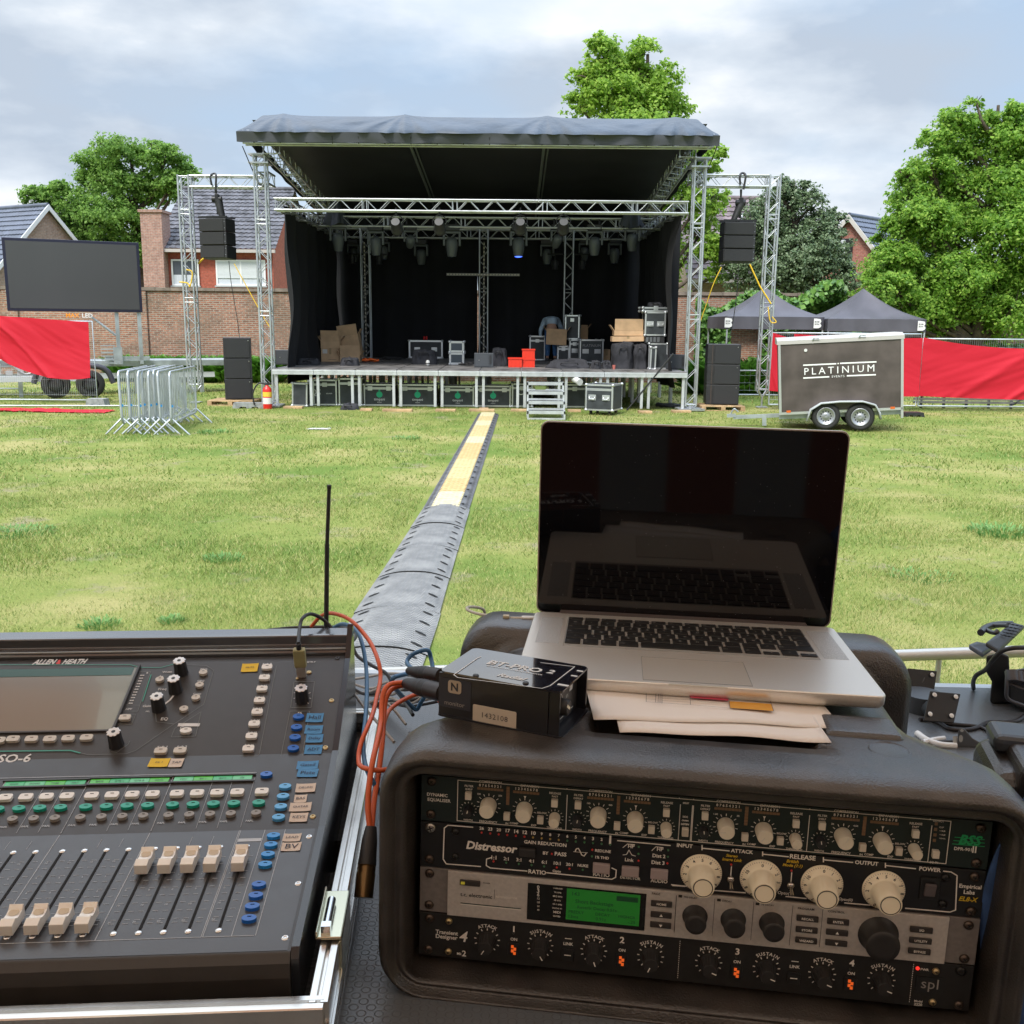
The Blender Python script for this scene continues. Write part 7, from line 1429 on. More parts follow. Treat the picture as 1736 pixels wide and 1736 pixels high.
for s, c, w in (('OUTPUT', z6(1313, 297), 19), ('CLIP', z6(1328, 327), 8), ('+18dB', z6(1332, 345), 10), ('+10dB', z6(1332, 364), 10), ('SIGNAL', z6(1332, 382), 11), ('EQ IN', z6(1290, 500), 14), ('SPLIT', z6(65, 208), 10), ('SIDE', z6(63, 275), 9), ('CHAIN', z6(63, 293), 11), ('LISTEN', z6(63, 311), 13), ('SPLIT', z5(1676, 258), 10), ('SIDE', z5(1670, 342), 9), ('CHAIN', z5(1668, 365), 11), ('LISTEN', z5(1667, 388), 13)): txt(b, P, s, c, w)
ref = P.hit(*z5(465, 268)); El = dict(filt=(343, 205), width=(340, 298), inb=(578, 331), k2=(685, 295), below=(783, 353), rel=(870, 250), thr=(870, 345), comp=(475, 172), exp=(695, 193), vled=(583, 212))
El = {k: P.hit(*z5(*c)) - ref for k, c in El.items()}
kd = mat('led_strip_brown', (.22, .13, .07), .5)
btn_m = mat('rack_button_cream', (.72, .65, .54), .5)
for bi, c in enumerate((z5(465, 268), z5(1137, 333), z6(262, 315), z6(840, 365))):
    o_ = P.hit(*c); o_.y = ref.y
    g = {k: o_ + d for k, d in El.items()}; yy = ref.y
    arc(b, o_.x, yy, .0085, -40, 220, 10, .0022, .0006); arc(b, g['k2'].x, g['k2'].y, .0085, -40, 220, 10, .0022, .0006); arc(b, g['thr'].x, g['thr'].y, .0062, -40, 220, 10, .0015, .0005); arc(b, g['width'].x, g['width'].y, .0062, -40, 220, 10, .0014, .0005)
    for s, x, y, sz in (('COMPRESSION', g['comp'].x, g['comp'].y + .0066, .0030), ('8 7 6 5 4 3 2 1', g['comp'].x, g['comp'].y + .0030, .0034), ('EXPANSION', g['exp'].x + .003, g['exp'].y + .0062, .0030), ('1 2 3 4 5 6 7 8', g['exp'].x, g['exp'].y + .0030, .0034), ('RELEASE', g['rel'].x, g['rel'].y + .0080, .0028), ('FAST', g['rel'].x, g['rel'].y + .0050, .0025), ('FILTER', g['filt'].x, g['filt'].y + .0080, .0027), (('SHELF', 'DEFEAT', 'DEFEAT', 'SHELF')[bi], g['filt'].x, g['filt'].y + .0050, .0024), ('FREQUENCY', o_.x, .0046, .0028), ('IN', g['inb'].x, .0046, .0026), ('COMP', g['k2'].x - .009, .0052, .0027), ('EXP', g['k2'].x + .0085, .0050, .0027), ('BELOW', g['below'].x + .001, g['below'].y + .0055, .0024), ('THRESHOLD', g['thr'].x, .0042, .0024), ('WIDTH', g['width'].x, .0046, .0024), (('100', '160', '1.6K', '3K')[bi], o_.x - .009, yy + .0095, .0022), (('250', '400', '3K', '4.5K')[bi], o_.x + .010, yy + .0095, .0022)):
        b.text(s, sz, V2M(x, y, .0005), 0, bold=.02)
    b.add([(g['k2'].x - .0012, g['k2'].y + .0125, .0005), (g['k2'].x, g['k2'].y + .0100, .0005), (g['k2'].x + .0012, g['k2'].y + .0125, .0005)], [(0, 1, 2)])
    for nm in ('filt', 'inb', 'below', 'rel'):
        q = g[nm]; MB().box(q.x - .0028, q.x + .0028, q.y - .0034, q.y + .0034, .0002, .0045).build('button', btn_m, t, bev=.0005)
    for nm, n_ in (('comp', 8), ('exp', 8)):
        l = MB(); [l.box(g[nm].x + (k - 3.5) * .0029 - .0013, g[nm].x + (k - 3.5) * .0029 + .0013, g[nm].y - .0011, g[nm].y + .0011, .0003, .0008) for k in range(n_)]; l.build('led_row', kd, t)
    l = MB(); [l.box(g['vled'].x - .0014, g['vled'].x + .0014, g['vled'].y + (k - 2.5) * .0029 - .0013, g['vled'].y + (k - 2.5) * .0029 + .0013, .0003, .0008) for k in range(6)]; l.build('led_row', kd, t)
    def knob(x, y, r, h, m_, ang, taper=.93, cap=None, lnm=None, name='knob', n=24):
        K = MB(V2M(x, y, .0002)); K.lathe([(r, 0), (r, h * .15), (r * taper, h * .9), (r * taper * .9, h)], n); ko = K.build(name, m_, t)
        c = MB(V2M(x, y, .0002, 0, 0, ang)); c.box(-.00035, .00035, r * .1, r * taper * .82, h + .0001, h + .0004); c.box(-.0004, .0004, r * .90, r * 1.005, h * .12, h * .9) if 0 else None; c.build('pointer', lnm or mat('pointer_white', (.7, .66, .58), .5), ko); return ko
    knob(o_.x, yy, .0072, .014, CRM2, (-30, 0, 90, -20)[bi]); knob(g['k2'].x, g['k2'].y, .0072, .014, CRM2, 140); knob(g['thr'].x, g['thr'].y, .0049, .012, CRM2, (30, 20, 160, 25)[bi]); knob(g['width'].x, g['width'].y, .0042, .008, KB, (-10, -8, 8, 12)[bi])
for c in (z5(1668, 425), z6(62, 345), z6(1295, 452)): p = P.hit(*c); MB().box(p.x - .0028, p.x + .0028, p.y - .0034, p.y + .0034, .0002, .0045).build('button', btn_m, t, bev=.0005)
p = P.hit(*z6(1297, 350)); l = MB(); [l.box(p.x - .0012, p.x + .0012, p.y + (k - 1.5) * .005 - .0013, p.y + (k - 1.5) * .005 + .0013, .0003, .0008) for k in range(4)]; l.build('led_row', kd, t)
b.build('lettering', PW, t)
b = MB(); GRB = mat('bss_green', (.02, .36, .12), .5)
txt(b, P, 'BSS', z6(1465, 392), 40, bold=.03, shear=.25); 
for k in range(3): q = P.hit(*z6(1460, 380 + k * 17)); b.box(q.x - .013 + (2 - k) * .001, q.x + .013, q.y - .0003, q.y + .0003, .0007, .0008)
b.build('emblem', GRB, t)
# unit 2: compressor
t, M, P = unit(1, 'compressor_unit', 'black compressor with large cream dial knobs and italic lettering, second unit in the rack', 'audio unit', mat('comp_panel', (.010, .010, .011), .4))
for c in (z5(100, 600), z6(1492, 572), z6(1473, 743)): screw(t, P, c)
screw(t, P, z5(108, 398), .0050, mat('washer_bright', (.4, .38, .35), .25, .9))
for c in (z5(262, 432), z5(260, 585), z6(1347, 575), z6(1333, 705)): screw(t, P, c, .0036, mat('screw_black', (.02, .02, .02), .4, .5))
b = MB()
def L5(*pts, w=.0010): line(b, P, [z5(*p) for p in pts], w)
def L6(*pts, w=.0010): line(b, P, [z6(*p) for p in pts], w)
L5((368, 405), (215, 393), (193, 410), (186, 600), (205, 630), (415, 646)); L5((480, 592), (452, 600), (450, 640), (475, 655), (700, 674)); L5((820, 684), (1220, 724), (1243, 712), (1247, 668), (1220, 655)); L5((1255, 487), (1578, 517)); L5((1585, 757), (1690, 768))
L6((146, 415), (146, 438)); L6((146, 430), (280, 443)); L6((445, 447), (445, 468)); L6((445, 459), (572, 472)); L6((745, 475), (745, 498)); L6((745, 487), (890, 500)); L6((1051, 503), (1051, 525)); L6((1051, 515), (1200, 531)); L6((1338, 543), (1375, 547), (1405, 565), (1397, 735), (1370, 745), (1150, 726)); L6((850, 700), (990, 712)); L6((560, 668), (660, 678)); L6((190, 637), (360, 650)); L6((0, 614), (60, 618))
for i, s in enumerate(('26', '23', '20', '17', '14', '12', '10', '9', '8', '7', '6', '5', '4', '3', '2', '1')): txt(b, P, s, z5(422 + i * 52.5, 412 + i * 4.9), 7.5 if len(s) > 1 else 3.5, bold=.03)
for i, s in enumerate(('1:1', '2:1', '3:1', '4:1', '6:1', '10:1', '20:1')): txt(b, P, s, z5(497 + i * 77.5, 592 + i * 7), 8.5 if i < 5 else 11.5, bold=.02)
for s, c, w in (('GAIN REDUCTION', z5(812, 506), 72), ('BY', z5(813, 564), 9.5), ('PASS', z5(905, 571), 20), ('RATIO', z5(762, 681), 30), ('RATIO', z5(1155, 697), 28), ('REDLINE', z5(1165, 552), 27), ('1% THD', z5(1158, 592), 23), ('NUKE', z5(1042, 641), 18), ('Opto', z5(882, 675), 14), ('HP', z5(1338, 523), 11), ('Link', z5(1325, 606), 15), ('DETECTOR', z5(1332, 717), 34), ('HP', z5(1515, 541), 11), ('Dist 2', z5(1508, 582), 22), ('Dist 3', z5(1503, 623), 22), ('AUDIO', z5(1510, 736), 29), ('INPUT', z6(60, 418), 27), ('ATTACK', z6(343, 446), 38), ('RELEASE', z6(642, 475), 44), ('OUTPUT', z6(958, 504), 40), ('POWER', z6(1270, 535), 37), ('Empirical', z6(1470, 620), 38), ('Labs', z6(1464, 648), 19)): txt(b, P, s, c, w, bold=.025)
txt(b, P, 'Distressor', z5(478, 528), 87, shear=.2, bold=.035, z=.0006)
for s, c, w in (('Opto(1)', z6(556, 652), 26), ('Opto(0)', z6(853, 683), 24)): txt(b, P, s, c, w, shear=.2)
L5((985, 555), (1072, 562), w=.0004); L5((995, 552), (1003, 537), (1015, 535), (1026, 555), (1035, 575), (1050, 582), (1062, 565), w=.0009); L5((1288, 530), (1315, 508), (1360, 512), w=.0006); L5((1465, 548), (1490, 525), (1535, 530), w=.0006); L5((1288, 575), (1310, 572), (1325, 545), (1342, 575), (1365, 582), w=.0006)
kn = [(z6(143, 535), 5), (z6(437, 565), 0), (z6(738, 597), 0), (z6(1042, 632), 5)]; SK2 = mat('dial_print', (.02, .02, .02), .5)
for ki, (c, lab5) in enumerate(kn):
    p = P.hit(*c); p.y = HU * .42; R0 = .0178
    ko = MB(V2M(p.x, p.y, .0006)).lathe([(R0, 0), (R0 * .985, .0012), (R0 * .82, .0034), (.0118, .0042), (.0112, .006), (.0098, .0225), (.0090, .0238)], 40).build('knob', CRM, t)
    c_ = MB(V2M(p.x, p.y, .0006)); c_.lathe([(.0083, .0240), (.0075, .0241)], 36, close=False); arc(c_, 0, 0, .0162, 0, 360, 54, .0012, .0003, .0030)
    for j in range(11):
        th = R_(90 + (j - lab5) * -30 if 0 else 90 + (lab5 - j) * 30); rr2 = .0142; c_.text(str(j), .0040, V2M(rr2 * math.cos(th), rr2 * math.sin(th), .0040, 0, 0, math.degrees(th) - 90), 0, bold=.02)
    c_.build('dial_marking', SK2, ko)
for c in (z6(287, 572), z6(584, 602)):
    p = P.hit(*c); b2 = MB(V2M(p.x, p.y - .002, 0)); b2.lathe([(.0034, 0), (.0034, .002), (.002, .003)], 8); b2.cyl((0, 0, .002), (.0002, -.004, .010), .0012, .0017, n=10); b2.build('toggle_switch', mat('switch_chrome', (.6, .55, .5), .25, 1), t)
    b.box(p.x - .0004, p.x + .0004, p.y - .0075, p.y + .010, .0004, .0005)
b.build('lettering', PW, t)
YL = mat('rack_yellow', (.62, .42, .03), .5); b = MB()
for s, c, w in (('Stereo', z6(292, 467), 20), ('Image Link', z6(292, 487), 34), ('British', z6(592, 495), 21), ('Mode (1:1)', z6(592, 515), 34), ('EL8-X', z6(1456, 682), 33)): txt(b, P, s, c, w, shear=.25, bold=.03, z=.0006)
b.build('lettering', YL, t, label='yellow italic lettering')
def led(c, col, r=.0009, e=.4):
    p = P.hit(*c); nm = 'led_%d%d%d' % tuple(int(q * 9) for q in col); MB(V2M(p.x, p.y, .0003)).lathe([(r, 0), (r, .0006), (r * .5, .001)], 10).build('led', mat(nm, col, .3, emit=(col, e)), t)
for i in range(16): led(z5(422 + i * 52.5, 438 + i * 4.9), (.5, .03, .02) if i < 6 else (.35, .22, .05) if i < 10 else (.05, .16, .06), e=.6 if i in (2, 4) else .05)
for i in range(7): led(z5(495 + i * 77.5, 614 + i * 7.5), (.5, .03, .02) if i in (0, 5, 6) else (.05, .16, .06), e=.6 if i == 5 else .05)
for c, cl in ((z5(852, 568), 1), (z5(1100, 543), 1), (z5(1098, 583), 0), (z5(1385, 525), 0), (z5(1383, 568), 0), (z5(1383, 610), 1), (z5(1565, 545), 0), (z5(1563, 585), 0), (z5(1560, 626), 1), (z5(1042, 666), 0), (z6(290, 510), 1), (z6(587, 540), 1)): led(c, (.5, .03, .02) if cl else (.05, .16, .06), e=.1)
for c, w, h, m_ in ((z5(703, 553), .0142, .0078, mat('bypass_black', (.03, .028, .027), .5)), (z5(1156, 650), .0150, .0092, mat('rack_button_mauve', (.36, .29, .28), .5)), (z5(1333, 670), .0150, .0092, mat('rack_button_mauve', (.36, .29, .28), .5)), (z5(1510, 686), .0150, .0092, mat('rack_button_mauve', (.36, .29, .28), .5))): p = P.hit(*c); MB().box(p.x - w / 2, p.x + w / 2, p.y - h / 2, p.y + h / 2, .0002, .004).build('button', m_, t, bev=.0008)
p = P.hit(*z6(1268, 628)); MB().box(p.x - .008, p.x + .008, p.y - .010, p.y + .010, .0002, .0015).build('power_surround', mat('switch_black', (.015, .015, .015), .3), t, bev=.0005); MB(V2M(p.x, p.y, .0016, 12)).box(-.0045, .0045, -.006, .006, 0, .0025).build('power_rocker', mat('rocker_grey', (.12, .10, .10), .35), t, bev=.0006)
# unit 3: reverb
t, M, P = unit(2, 'reverb_unit', 'silver reverb processor with green screen and four black knobs, third unit in the rack', 'audio unit', mat('ear_grey', (.23, .205, .19), .45, .3, noise_s=200, noise_a=.1))
xa, xb = P.hit(*z5(216, 780)).x, P.hit(*z8(1352, 380)).x
MB().box(xa, xb, .0004, HU - .0004, .0004, .0028).build('front_panel', mat('reverb_silver', (.60, .55, .50), .42, .35, noise_s=300, noise_a=.06), t, bev=.0005); zz = .0030
for c in (z5(103, 685), z5(100, 880), z8(1462, 315), z8(1440, 480)): screw(t, P, c)
DKT = mat('reverb_print', (.03, .025, .02), .6); b = MB()
def tx(s, c, w, bb=None, **k): txt(bb or b, P, s, c, w, z=zz + .0002, **k)
tx('t.c. electronic', z5(392, 815), 54, bold=.015); tx('PAGE', z5(1490, 803), 14)
for s, c, w in (('PRE DELAY', z8(88, 170), 22), ('DECAY', z8(268, 188), 16), ('HI DECAY', z8(468, 207), 21), ('PROGRAM', z8(657, 226), 28), ('CONTROL', z8(806, 240), 29), ('POWER', z7(598, 110), 12)): tx(s, c, w)
for c in (z8(38, 163), z8(228, 182), z8(418, 201)): p = P.hit(*c); b.box(p.x - .0016, p.x + .0016, p.y - .0012, p.y + .0012, zz, zz + .0002)
def vl(c0, c1, w=.0003): 
    p, q = P.hit(*c0), P.hit(*c1); b.box(p.x - w / 2, p.x + w / 2, min(p.y, q.y), max(p.y, q.y), zz, zz + .0002)
vl(z8(20, 160), z8(14, 345)); vl(z8(208, 175), z8(204, 360)); vl(z8(400, 190), z8(392, 380)); vl(z8(592, 210), z8(583, 405)); vl(z8(740, 228), z8(732, 415)); vl(z7(1628, 175), z7(1620, 375)); vl(z7(640, 145), z7(638, 195))
b.build('lettering', DKT, t); b = MB(); tx('REVERBERATOR', z7(705, 188), 36, b); 
p, q = P.hit(*z7(455, 212)), P.hit(*z7(785, 240)); b.box(p.x, q.x, q.y - .003, q.y - .0022, zz, zz + .0002); b.build('lettering', PW, t)
MB().box(p.x, q.x, q.y - .002, p.y + .001 - .0015, zz, zz + .0003).build('card_slot', mat('slot_green', (.01, .035, .02), .4), t)
p, q = P.hit(*z7(822, 108)), P.hit(*z7(1455, 350)); dx0, dx1 = p.x, q.x; dy0, dy1 = .0045, HU - .0045
MB().box(dx0, dx1, dy0, dy1, zz, zz + .0004).build('display_window', mat('window_black', (.006, .007, .006), .15), t)
p, q = P.hit(*z7(1035, 120)), P.hit(*z7(1425, 320)); lc = MB(); lc.box(p.x, q.x, dy0 + .004, dy1 - .0015, zz + .0005, zz + .0008); lo = lc.build('lcd_screen', mat('lcd_green', (.02, .20, .025), .3, emit=((.03, .36, .04), .05)), t)
lb = MB(); LW, LX = q.x - p.x, p.x; yt_ = dy1 - .0015
for s, u, v, sz in (('143', .12, .0045, .0052), ('Short Backstage', .38, .0115, .0052), ('Reverb: Decay 0.51s', .42, .0170, .0042), ('PREDLY', .14, .0222, .0040), ('DECAY', .50, .0222, .0040), ('HIGHCR', .83, .0222, .0040), ('13ms', .10, .0268, .0044), ('0.91s', .48, .0268, .0044), ('-.25', .90, .0268, .0044)): lb.text(s, sz, V2M(LX + LW * u, yt_ - v, zz + .0009), 0, bold=.01)
lb.box(LX + LW * .68, LX + LW * .97, yt_ - .0072, yt_ - .0025, zz + .0009, zz + .001); lb.build('lcd_text', mat('lcd_dark_text', (.01, .08, .03), .5), lo)
lb = MB(); 
for i, s in enumerate(('OVERLOAD', '96 kHz', '88.2 kHz', '48 kHz', '44.1 kHz', 'DIGITAL IN', 'MIDI', 'EDITED')): txt(lb, P, s, (z7(985, 137)[0] + i * -.3, z7(985, 137)[1] + i * 6.7), 16 if len(s) > 6 else 12, z=zz + .0006)
for i in range(7): 
    for q_ in (878,): txt(lb, P, str(('0', '3', '6', '12', '18', '24', '40')[i]), (z7(q_, 130)[0], z7(q_, 130)[1] + i * 6.4), 4, z=zz + .0006)
lb.build('display_legend', PW, t)
BKB = mat('reverb_button', (.035, .03, .027), .45)
for c, s in ((z7(1547, 218), 'HOME'), (z7(1545, 278), '^'), (z7(1542, 333), 'v'), (z8(663, 270), 'RECALL'), (z8(659, 325), 'STORE'), (z8(656, 377), 'WIZARD'), (z8(813, 285), 'ENTER'), (z8(808, 338), '^'), (z8(804, 390), 'v'), (z8(1223, 325), 'I/O'), (z8(1218, 378), 'UTILITY'), (z8(1212, 430), 'BYPASS'), (z7(508, 105), '')):
    p = P.hit(*c); bo = MB().box(p.x - .0092, p.x + .0092, p.y - .0026, p.y + .0026, zz, zz + .0022).build('button', BKB, t, bev=.0006); d = MB()
    if s in '^v' and s: sg = 1 if s == '^' else -1; d.add([(p.x - .0015, p.y - .0011 * sg, zz + .0024), (p.x + .0015, p.y - .0011 * sg, zz + .0024), (p.x, p.y + .0014 * sg, zz + .0024)], [(0, 1, 2)]); d.build('legend', PW, bo)
    elif s: d.text(s, .0030, V2M(p.x, p.y, zz + .0024), 0, bold=.02); d.build('legend', PW, bo)
    else: d.box(p.x - .008, p.x - .0045, p.y - .0013, p.y + .0013, zz + .0023, zz + .0025); d.build('led_tab', mat('led_olive', (.25, .22, .03), .4, emit=((.5, .4, .03), .2)), bo)
KBR = mat('knob_soft_black', (.022, .020, .019), .5)
for c, r, h in ((z8(110, 262), .0098, .014), (z8(298, 283), .0098, .014), (z8(488, 303), .0098, .014), (z8(1013, 348), .0152, .018)):
    p = P.hit(*c); K = MB(V2M(p.x, HU * (.5 if r > .012 else .52), zz)); K.lathe([(r * 1.12, 0), (r * 1.1, .001), (r, .0014), (r * .93, h * .9), (r * .88, h), (r * .5, h * .97)], 36); K.build('knob', KBR, t)
# unit 4: transient shaper
t, M, P = unit(3, 'transient_shaper', 'black four channel transient shaper with glowing orange switches, bottom unit in the rack', 'audio unit', mat('spl_panel', (.016, .015, .014), .5, noise_s=200, noise_a=.15))
for c in (z7(283, 308), z7(278, 478), z8(1413, 712)): screw(t, P, c)
screw(t, P, z8(1425, 535), .0045, mat('screw_black', (.02, .02, .02), .4, .5))
for c in (z7(390, 325), z7(387, 490), z8(1300, 541), z8(1283, 694)): screw(t, P, c, .0032, GS)
b = MB(); kk = [(z7(597, 432), 'ATTACK', 150), (z7(887, 462), 'SUSTAIN', -150), (z7(1178, 492), 'ATTACK', -160), (z7(1487, 525), 'SUSTAIN', 160), (z8(178, 500), 'ATTACK', 250), (z8(463, 530), 'SUSTAIN', 250), (z8(738, 556), 'ATTACK', 250), (z8(1030, 590), 'SUSTAIN', 250)]
for c, s, ang in kk:
    p = P.hit(*c); p.y = HU * .50; r = .0078
    K = MB(V2M(p.x, p.y, .0002)); n = 36; pts = []
    for z, q in ((0, 1.1), (.0015, 1.02), (.0018, 1), (.0125, .84), (.0135, .78)):
        for k in range(n): th = 2 * PI * k / n; rr = r * q * (1 - .03 * (k % 2)); pts.append((rr * math.cos(th), rr * math.sin(th), z))
    K.add(pts, [(j * n + k, j * n + (k + 1) % n, (j + 1) * n + (k + 1) % n, (j + 1) * n + k) for j in range(4) for k in range(n)] + [tuple(range(4 * n, 5 * n))], 0, False); ko = K.build('knob', KBR, t)
    d = MB(V2M(p.x, p.y, .0002, 0, 0, ang)); d.box(-.0004, .0004, r * .25, r * .80, .0136, .0139); d.add([(-.0004, r * .80, .0136), (.0004, r * .80, .0136), (.0004, r * 1.03, .001), (-.0004, r * 1.03, .001)], [(0, 1, 2, 3)]); d.build('pointer', PW, ko)
    arc(b, p.x, p.y, .0098, -50, 230, 10, .0020, .0009)
    for k, ch in enumerate(s): th = R_(90 - (k - (len(s) - 1) / 2) * 11.5); b.text(ch, .0044, V2M(p.x + .0148 * math.cos(th), p.y + .0148 * math.sin(th) - .0006, .0005, 0, 0, math.degrees(th) - 90), 0, bold=.02)
for s, c, y in (('1', z7(744, 355), .036), ('2', z7(1334, 413), .036), ('3', z8(322, 436), .036), ('4', z8(887, 494), .036)): x = P.hit(*c).x; b.text(s, .0085, V2M(x, HU * .80, .0005), 0, bold=.03)
for c in (z7(742, 470), z7(1330, 528), z8(315, 545), z8(877, 603)):
    p = P.hit(*c); p.y = HU * .36; b.text('ON', .0040, V2M(p.x, HU * .58, .0005), 0, bold=.02); MB().box(p.x - .0052, p.x + .0052, p.y - .0062, p.y + .0062, .0002, .0012).build('switch_frame', mat('switch_black', (.015, .015, .015), .3), t, bev=.0004)
    l = MB(); [l.box(p.x + dx - .0012, p.x + dx + .0012, p.y + dy - .0014, p.y + dy + .0014, .0013, .0016) for dx, dy in ((-.001, .003), (.0012, .0008), (-.001, -.0012), (.001, -.0034))]; l.build('switch_light', mat('glow_orange', (.5, .08, .02), .4, emit=((1, .15, .02), .3)), t)
    led(c if 0 else (c[0], c[1] - 25), (.03, .03, .025), .0011, 0)
for c in (z7(1036, 510), z8(597, 580)):
    p = P.hit(*c); p.y = HU * .36; b.text('LINK', .0040, V2M(p.x, HU * .60, .0005), 0, bold=.02); b.box(p.x - .003, p.x + .003, HU * .71, HU * .71 + .0007, .0004, .0005); MB().box(p.x - .0056, p.x + .0056, p.y - .0056, p.y + .0056, .0002, .0012).build('switch_frame', mat('switch_black', (.015, .015, .015), .3), t, bev=.0004); MB().box(p.x - .003, p.x + .003, p.y - .0004, p.y + .0004, .0013, .0015).build('link_mark', PW, t)
for s, c, w in (('Transient', z7(378, 388), 38), ('Designer', z7(376, 412), 37), ('Mk', z7(445, 503), 8), ('2', z7(472, 503), 7), ('PWR', z8(1244, 534), 14), ('Model', z8(1213, 690), 14), ('2220', z8(1212, 706), 14)): txt(b, P, s, c, w, bold=.02)
txt(b, P, '4', z7(465, 412), 14, shear=.2, bold=.01)
for c0, c1 in ((z7(1648, 425), z7(1636, 650)), (z8(1190, 505), z8(1168, 710))):
    x = (P.hit(*c0).x + P.hit(*c1).x) / 2; k = .004
    while k < HU - .003: b.box(x - .0002, x + .0002, k, k + .0012, .0004, .0005); k += .0021
b.build('lettering', PW, t); led(z8(1210, 527), (.7, .03, .02), .0017, .8)
p = P.hit(*z8(1270, 612)); MB().box(p.x - .0115, p.x + .0115, HU * .5 - .0075, HU * .5 + .0075, .0002, .0008).build('maker_plate', mat('switch_black', (.015, .015, .015), .3), t); b = MB(); b.text('spl', .0135, V2M(p.x, HU * .5 + .001, .0009), 0, ws=1.05); b.build('lettering', mat('print_grey', (.3, .28, .26), .5), t)
# ================================================================== LAPTOP
LM = frame((.03, 1.182, 1.6), -5.94, -1.7, .9)
AL = mat('laptop_aluminium', (.78, .74, .68), .38, .65, noise_s=400, noise_a=.02); LW_, LD_ = .359, .247
t = thing('laptop', 'open silver laptop with black screen standing on the rack case', 'laptop', LM)
def rr(x0, x1, y0, y1, r, n=6): return rrect(x0, x1, y0, y1, r, n)
def slab(b, x0, x1, y0, y1, r, zs):
    """zs: list of (z, inset)"""
    v = []; 
    for z, i_ in zs: v += [(x, y, z) for x, y in rr(x0 + i_, x1 - i_, y0 + i_, y1 - i_, max(r - i_, .0005))]
    n = len(v) // len(zs); b.add(v, [(j * n + k, j * n + (k + 1) % n, (j + 1) * n + (k + 1) % n, (j + 1) * n + k) for j in range(len(zs) - 1) for k in range(n)], 0, True); b.add(v[:n], [tuple(range(n - 1, -1, -1))]); b.add(v[-n:], [tuple(range(n))])
b = MB(); slab(b, 0, LW_, -LD_, 0, .010, [(-.0155, .010), (-.0135, .004), (-.010, .0005), (-.0012, 0), (-.0004, .0003), (0, .0010)]); b.build('base', AL, t)
b = MB(); b.box(.0415, .3175, -.139, -.0205, .0001, .0002); b.build('keyboard_well', mat('key_well', (.36, .345, .32), .5, .3), t)
b = MB(); slab(b, .1265, .2325, -.2395, -.1640, .002, [(.0001, 0), (.0003, .0002)]); b.build('trackpad', mat('trackpad', (.66, .61, .54), .33, .5), t)
b = MB(); b.box(.1265, .2325, -.1641, -.1637, .0001, .0004); b.box(.1265, .2325, -.2398, -.2394, .0001, .0004); b.box(.1262, .1265, -.2398, -.1637, .0001, .0004); b.box(.2325, .2328, -.2398, -.1637, .0001, .0004); b.build('trackpad_edge', mat('seam', (.2, .19, .18), .5), t)
for x0, nm in ((.0105, 0), (.3225, 1)): MB().box(x0, x0 + .026, -.132, -.024, .0001, .0002).build('speaker_grille', mat('grille_alu', (.50, .49, .47), .5, .5, noise_s=900, noise_a=.25), t)
b = MB(); b.prism([(.151, -.2475), (.208, -.2475), (.2045, -.2445), (.1545, -.2445)], -.0012, .0002); b.build('thumb_scoop', mat('scoop', (.66, .62, .54), .4, .4), t)
b = MB(); slab(b, .030, .330, -.0035, .018, .003, [(-.010, 0), (-.001, 0), (.0, .001)]); b.build('hinge_cover', mat('hinge_dark', (.16, .13, .12), .45, .3), t)
KM = mat('key_black', (.012, .012, .012), .45); KL = mat('key_legend', (.42, .40, .38), .6)
rows = [(.0105, ['esc'] + ['F%d' % i for i in range(1, 13)] + ['o'], None), (.0165, list('@1234567890)-') + ['<-'], {13: 1.5}), (.0165, ['tab'] + list('AZERTYUIOP^$') + ['en'], {0: 1.5}), (.0165, ['cap'] + list('QSDFGHJKLM%`') + ['en'], {0: 1.75, 13: .8}), (.0165, ['^', '<'] + list('WXCVBN,;:=') + ['shift'], {0: 1.25, 12: 2.3}), (.0178, ['fn', 'ct', 'alt', 'cmd', ' ', 'cmd', 'alt', '<', '^', '>'], {3: 1.25, 4: 5.0, 5: 1.25})]
y = -.0225; x0, x1 = .0430, .3160; leg = MB()
for h, ks, ws_ in rows:
    ws = [1.0] * len(ks)
    if ws_:
        for k, q in ws_.items(): ws[k] = q
    gap = .0028; un = (x1 - x0 - gap * (len(ks) - 1)) / sum(ws); x = x0
    for s, w in zip(ks, ws):
        kw = un * w; y0_ = y - h; y1_ = y
        if s in '<>' and h > .017: y1_ = y - h * .5
        b = MB(); b.box(x, x + kw, y0_, y1_, .0003, .0016); b.build('key', KM, t, bev=.0006)
        if s.strip(): leg.text(s, .0042 if len(s) < 2 else .0030, V2M(x + (kw / 2 if len(s) < 2 else .0035), (y0_ + y1_) / 2, .00175), 0, bold=.01)
        x += kw + gap
    y -= h + gap
leg.build('key_legends', KL, t)
# lid, leaning slightly towards the viewer
LH = .243; LIDA = 95.9; LT = Matrix.Translation((0, .016, -.0055)) @ Matrix.Rotation(R_(LIDA), 4, 'X')       # local: x width, y up the lid, +z towards the viewer side
b = MB(LT); slab(b, 0, LW_, 0, LH, .010, [(-.0062, .006), (-.005, .001), (-.0035, 0), (.0, 0), (.0004, .0003)]); lid = b.build('lid', mat('lid_aluminium', (.50, .42, .36), .35, .6), t)
SG = mat('screen_glass', (.004, .004, .005), .035, spec=.45, bump=0); SG2 = mat('screen_panel', (.006, .005, .007), .05, spec=.6)
b = MB(LT); slab(b, .0016, LW_ - .0016, .0016, LH - .0016, .0088, [(.0005, 0), (.0010, .0002)]); b.build('screen_glass', SG, lid)
b = MB(LT); rd = random.Random(2)
for k in range(150): x, y = rd.uniform(.01, LW_ - .01), rd.uniform(.006, LH - .01) ** 1; r = rd.uniform(.0002, .00045); b.cbox((x, y, .0012), (r, r, .0001))
b.build('dust', mat('dust', (.3, .3, .3), .9), lid)['kind'] = 'stuff'
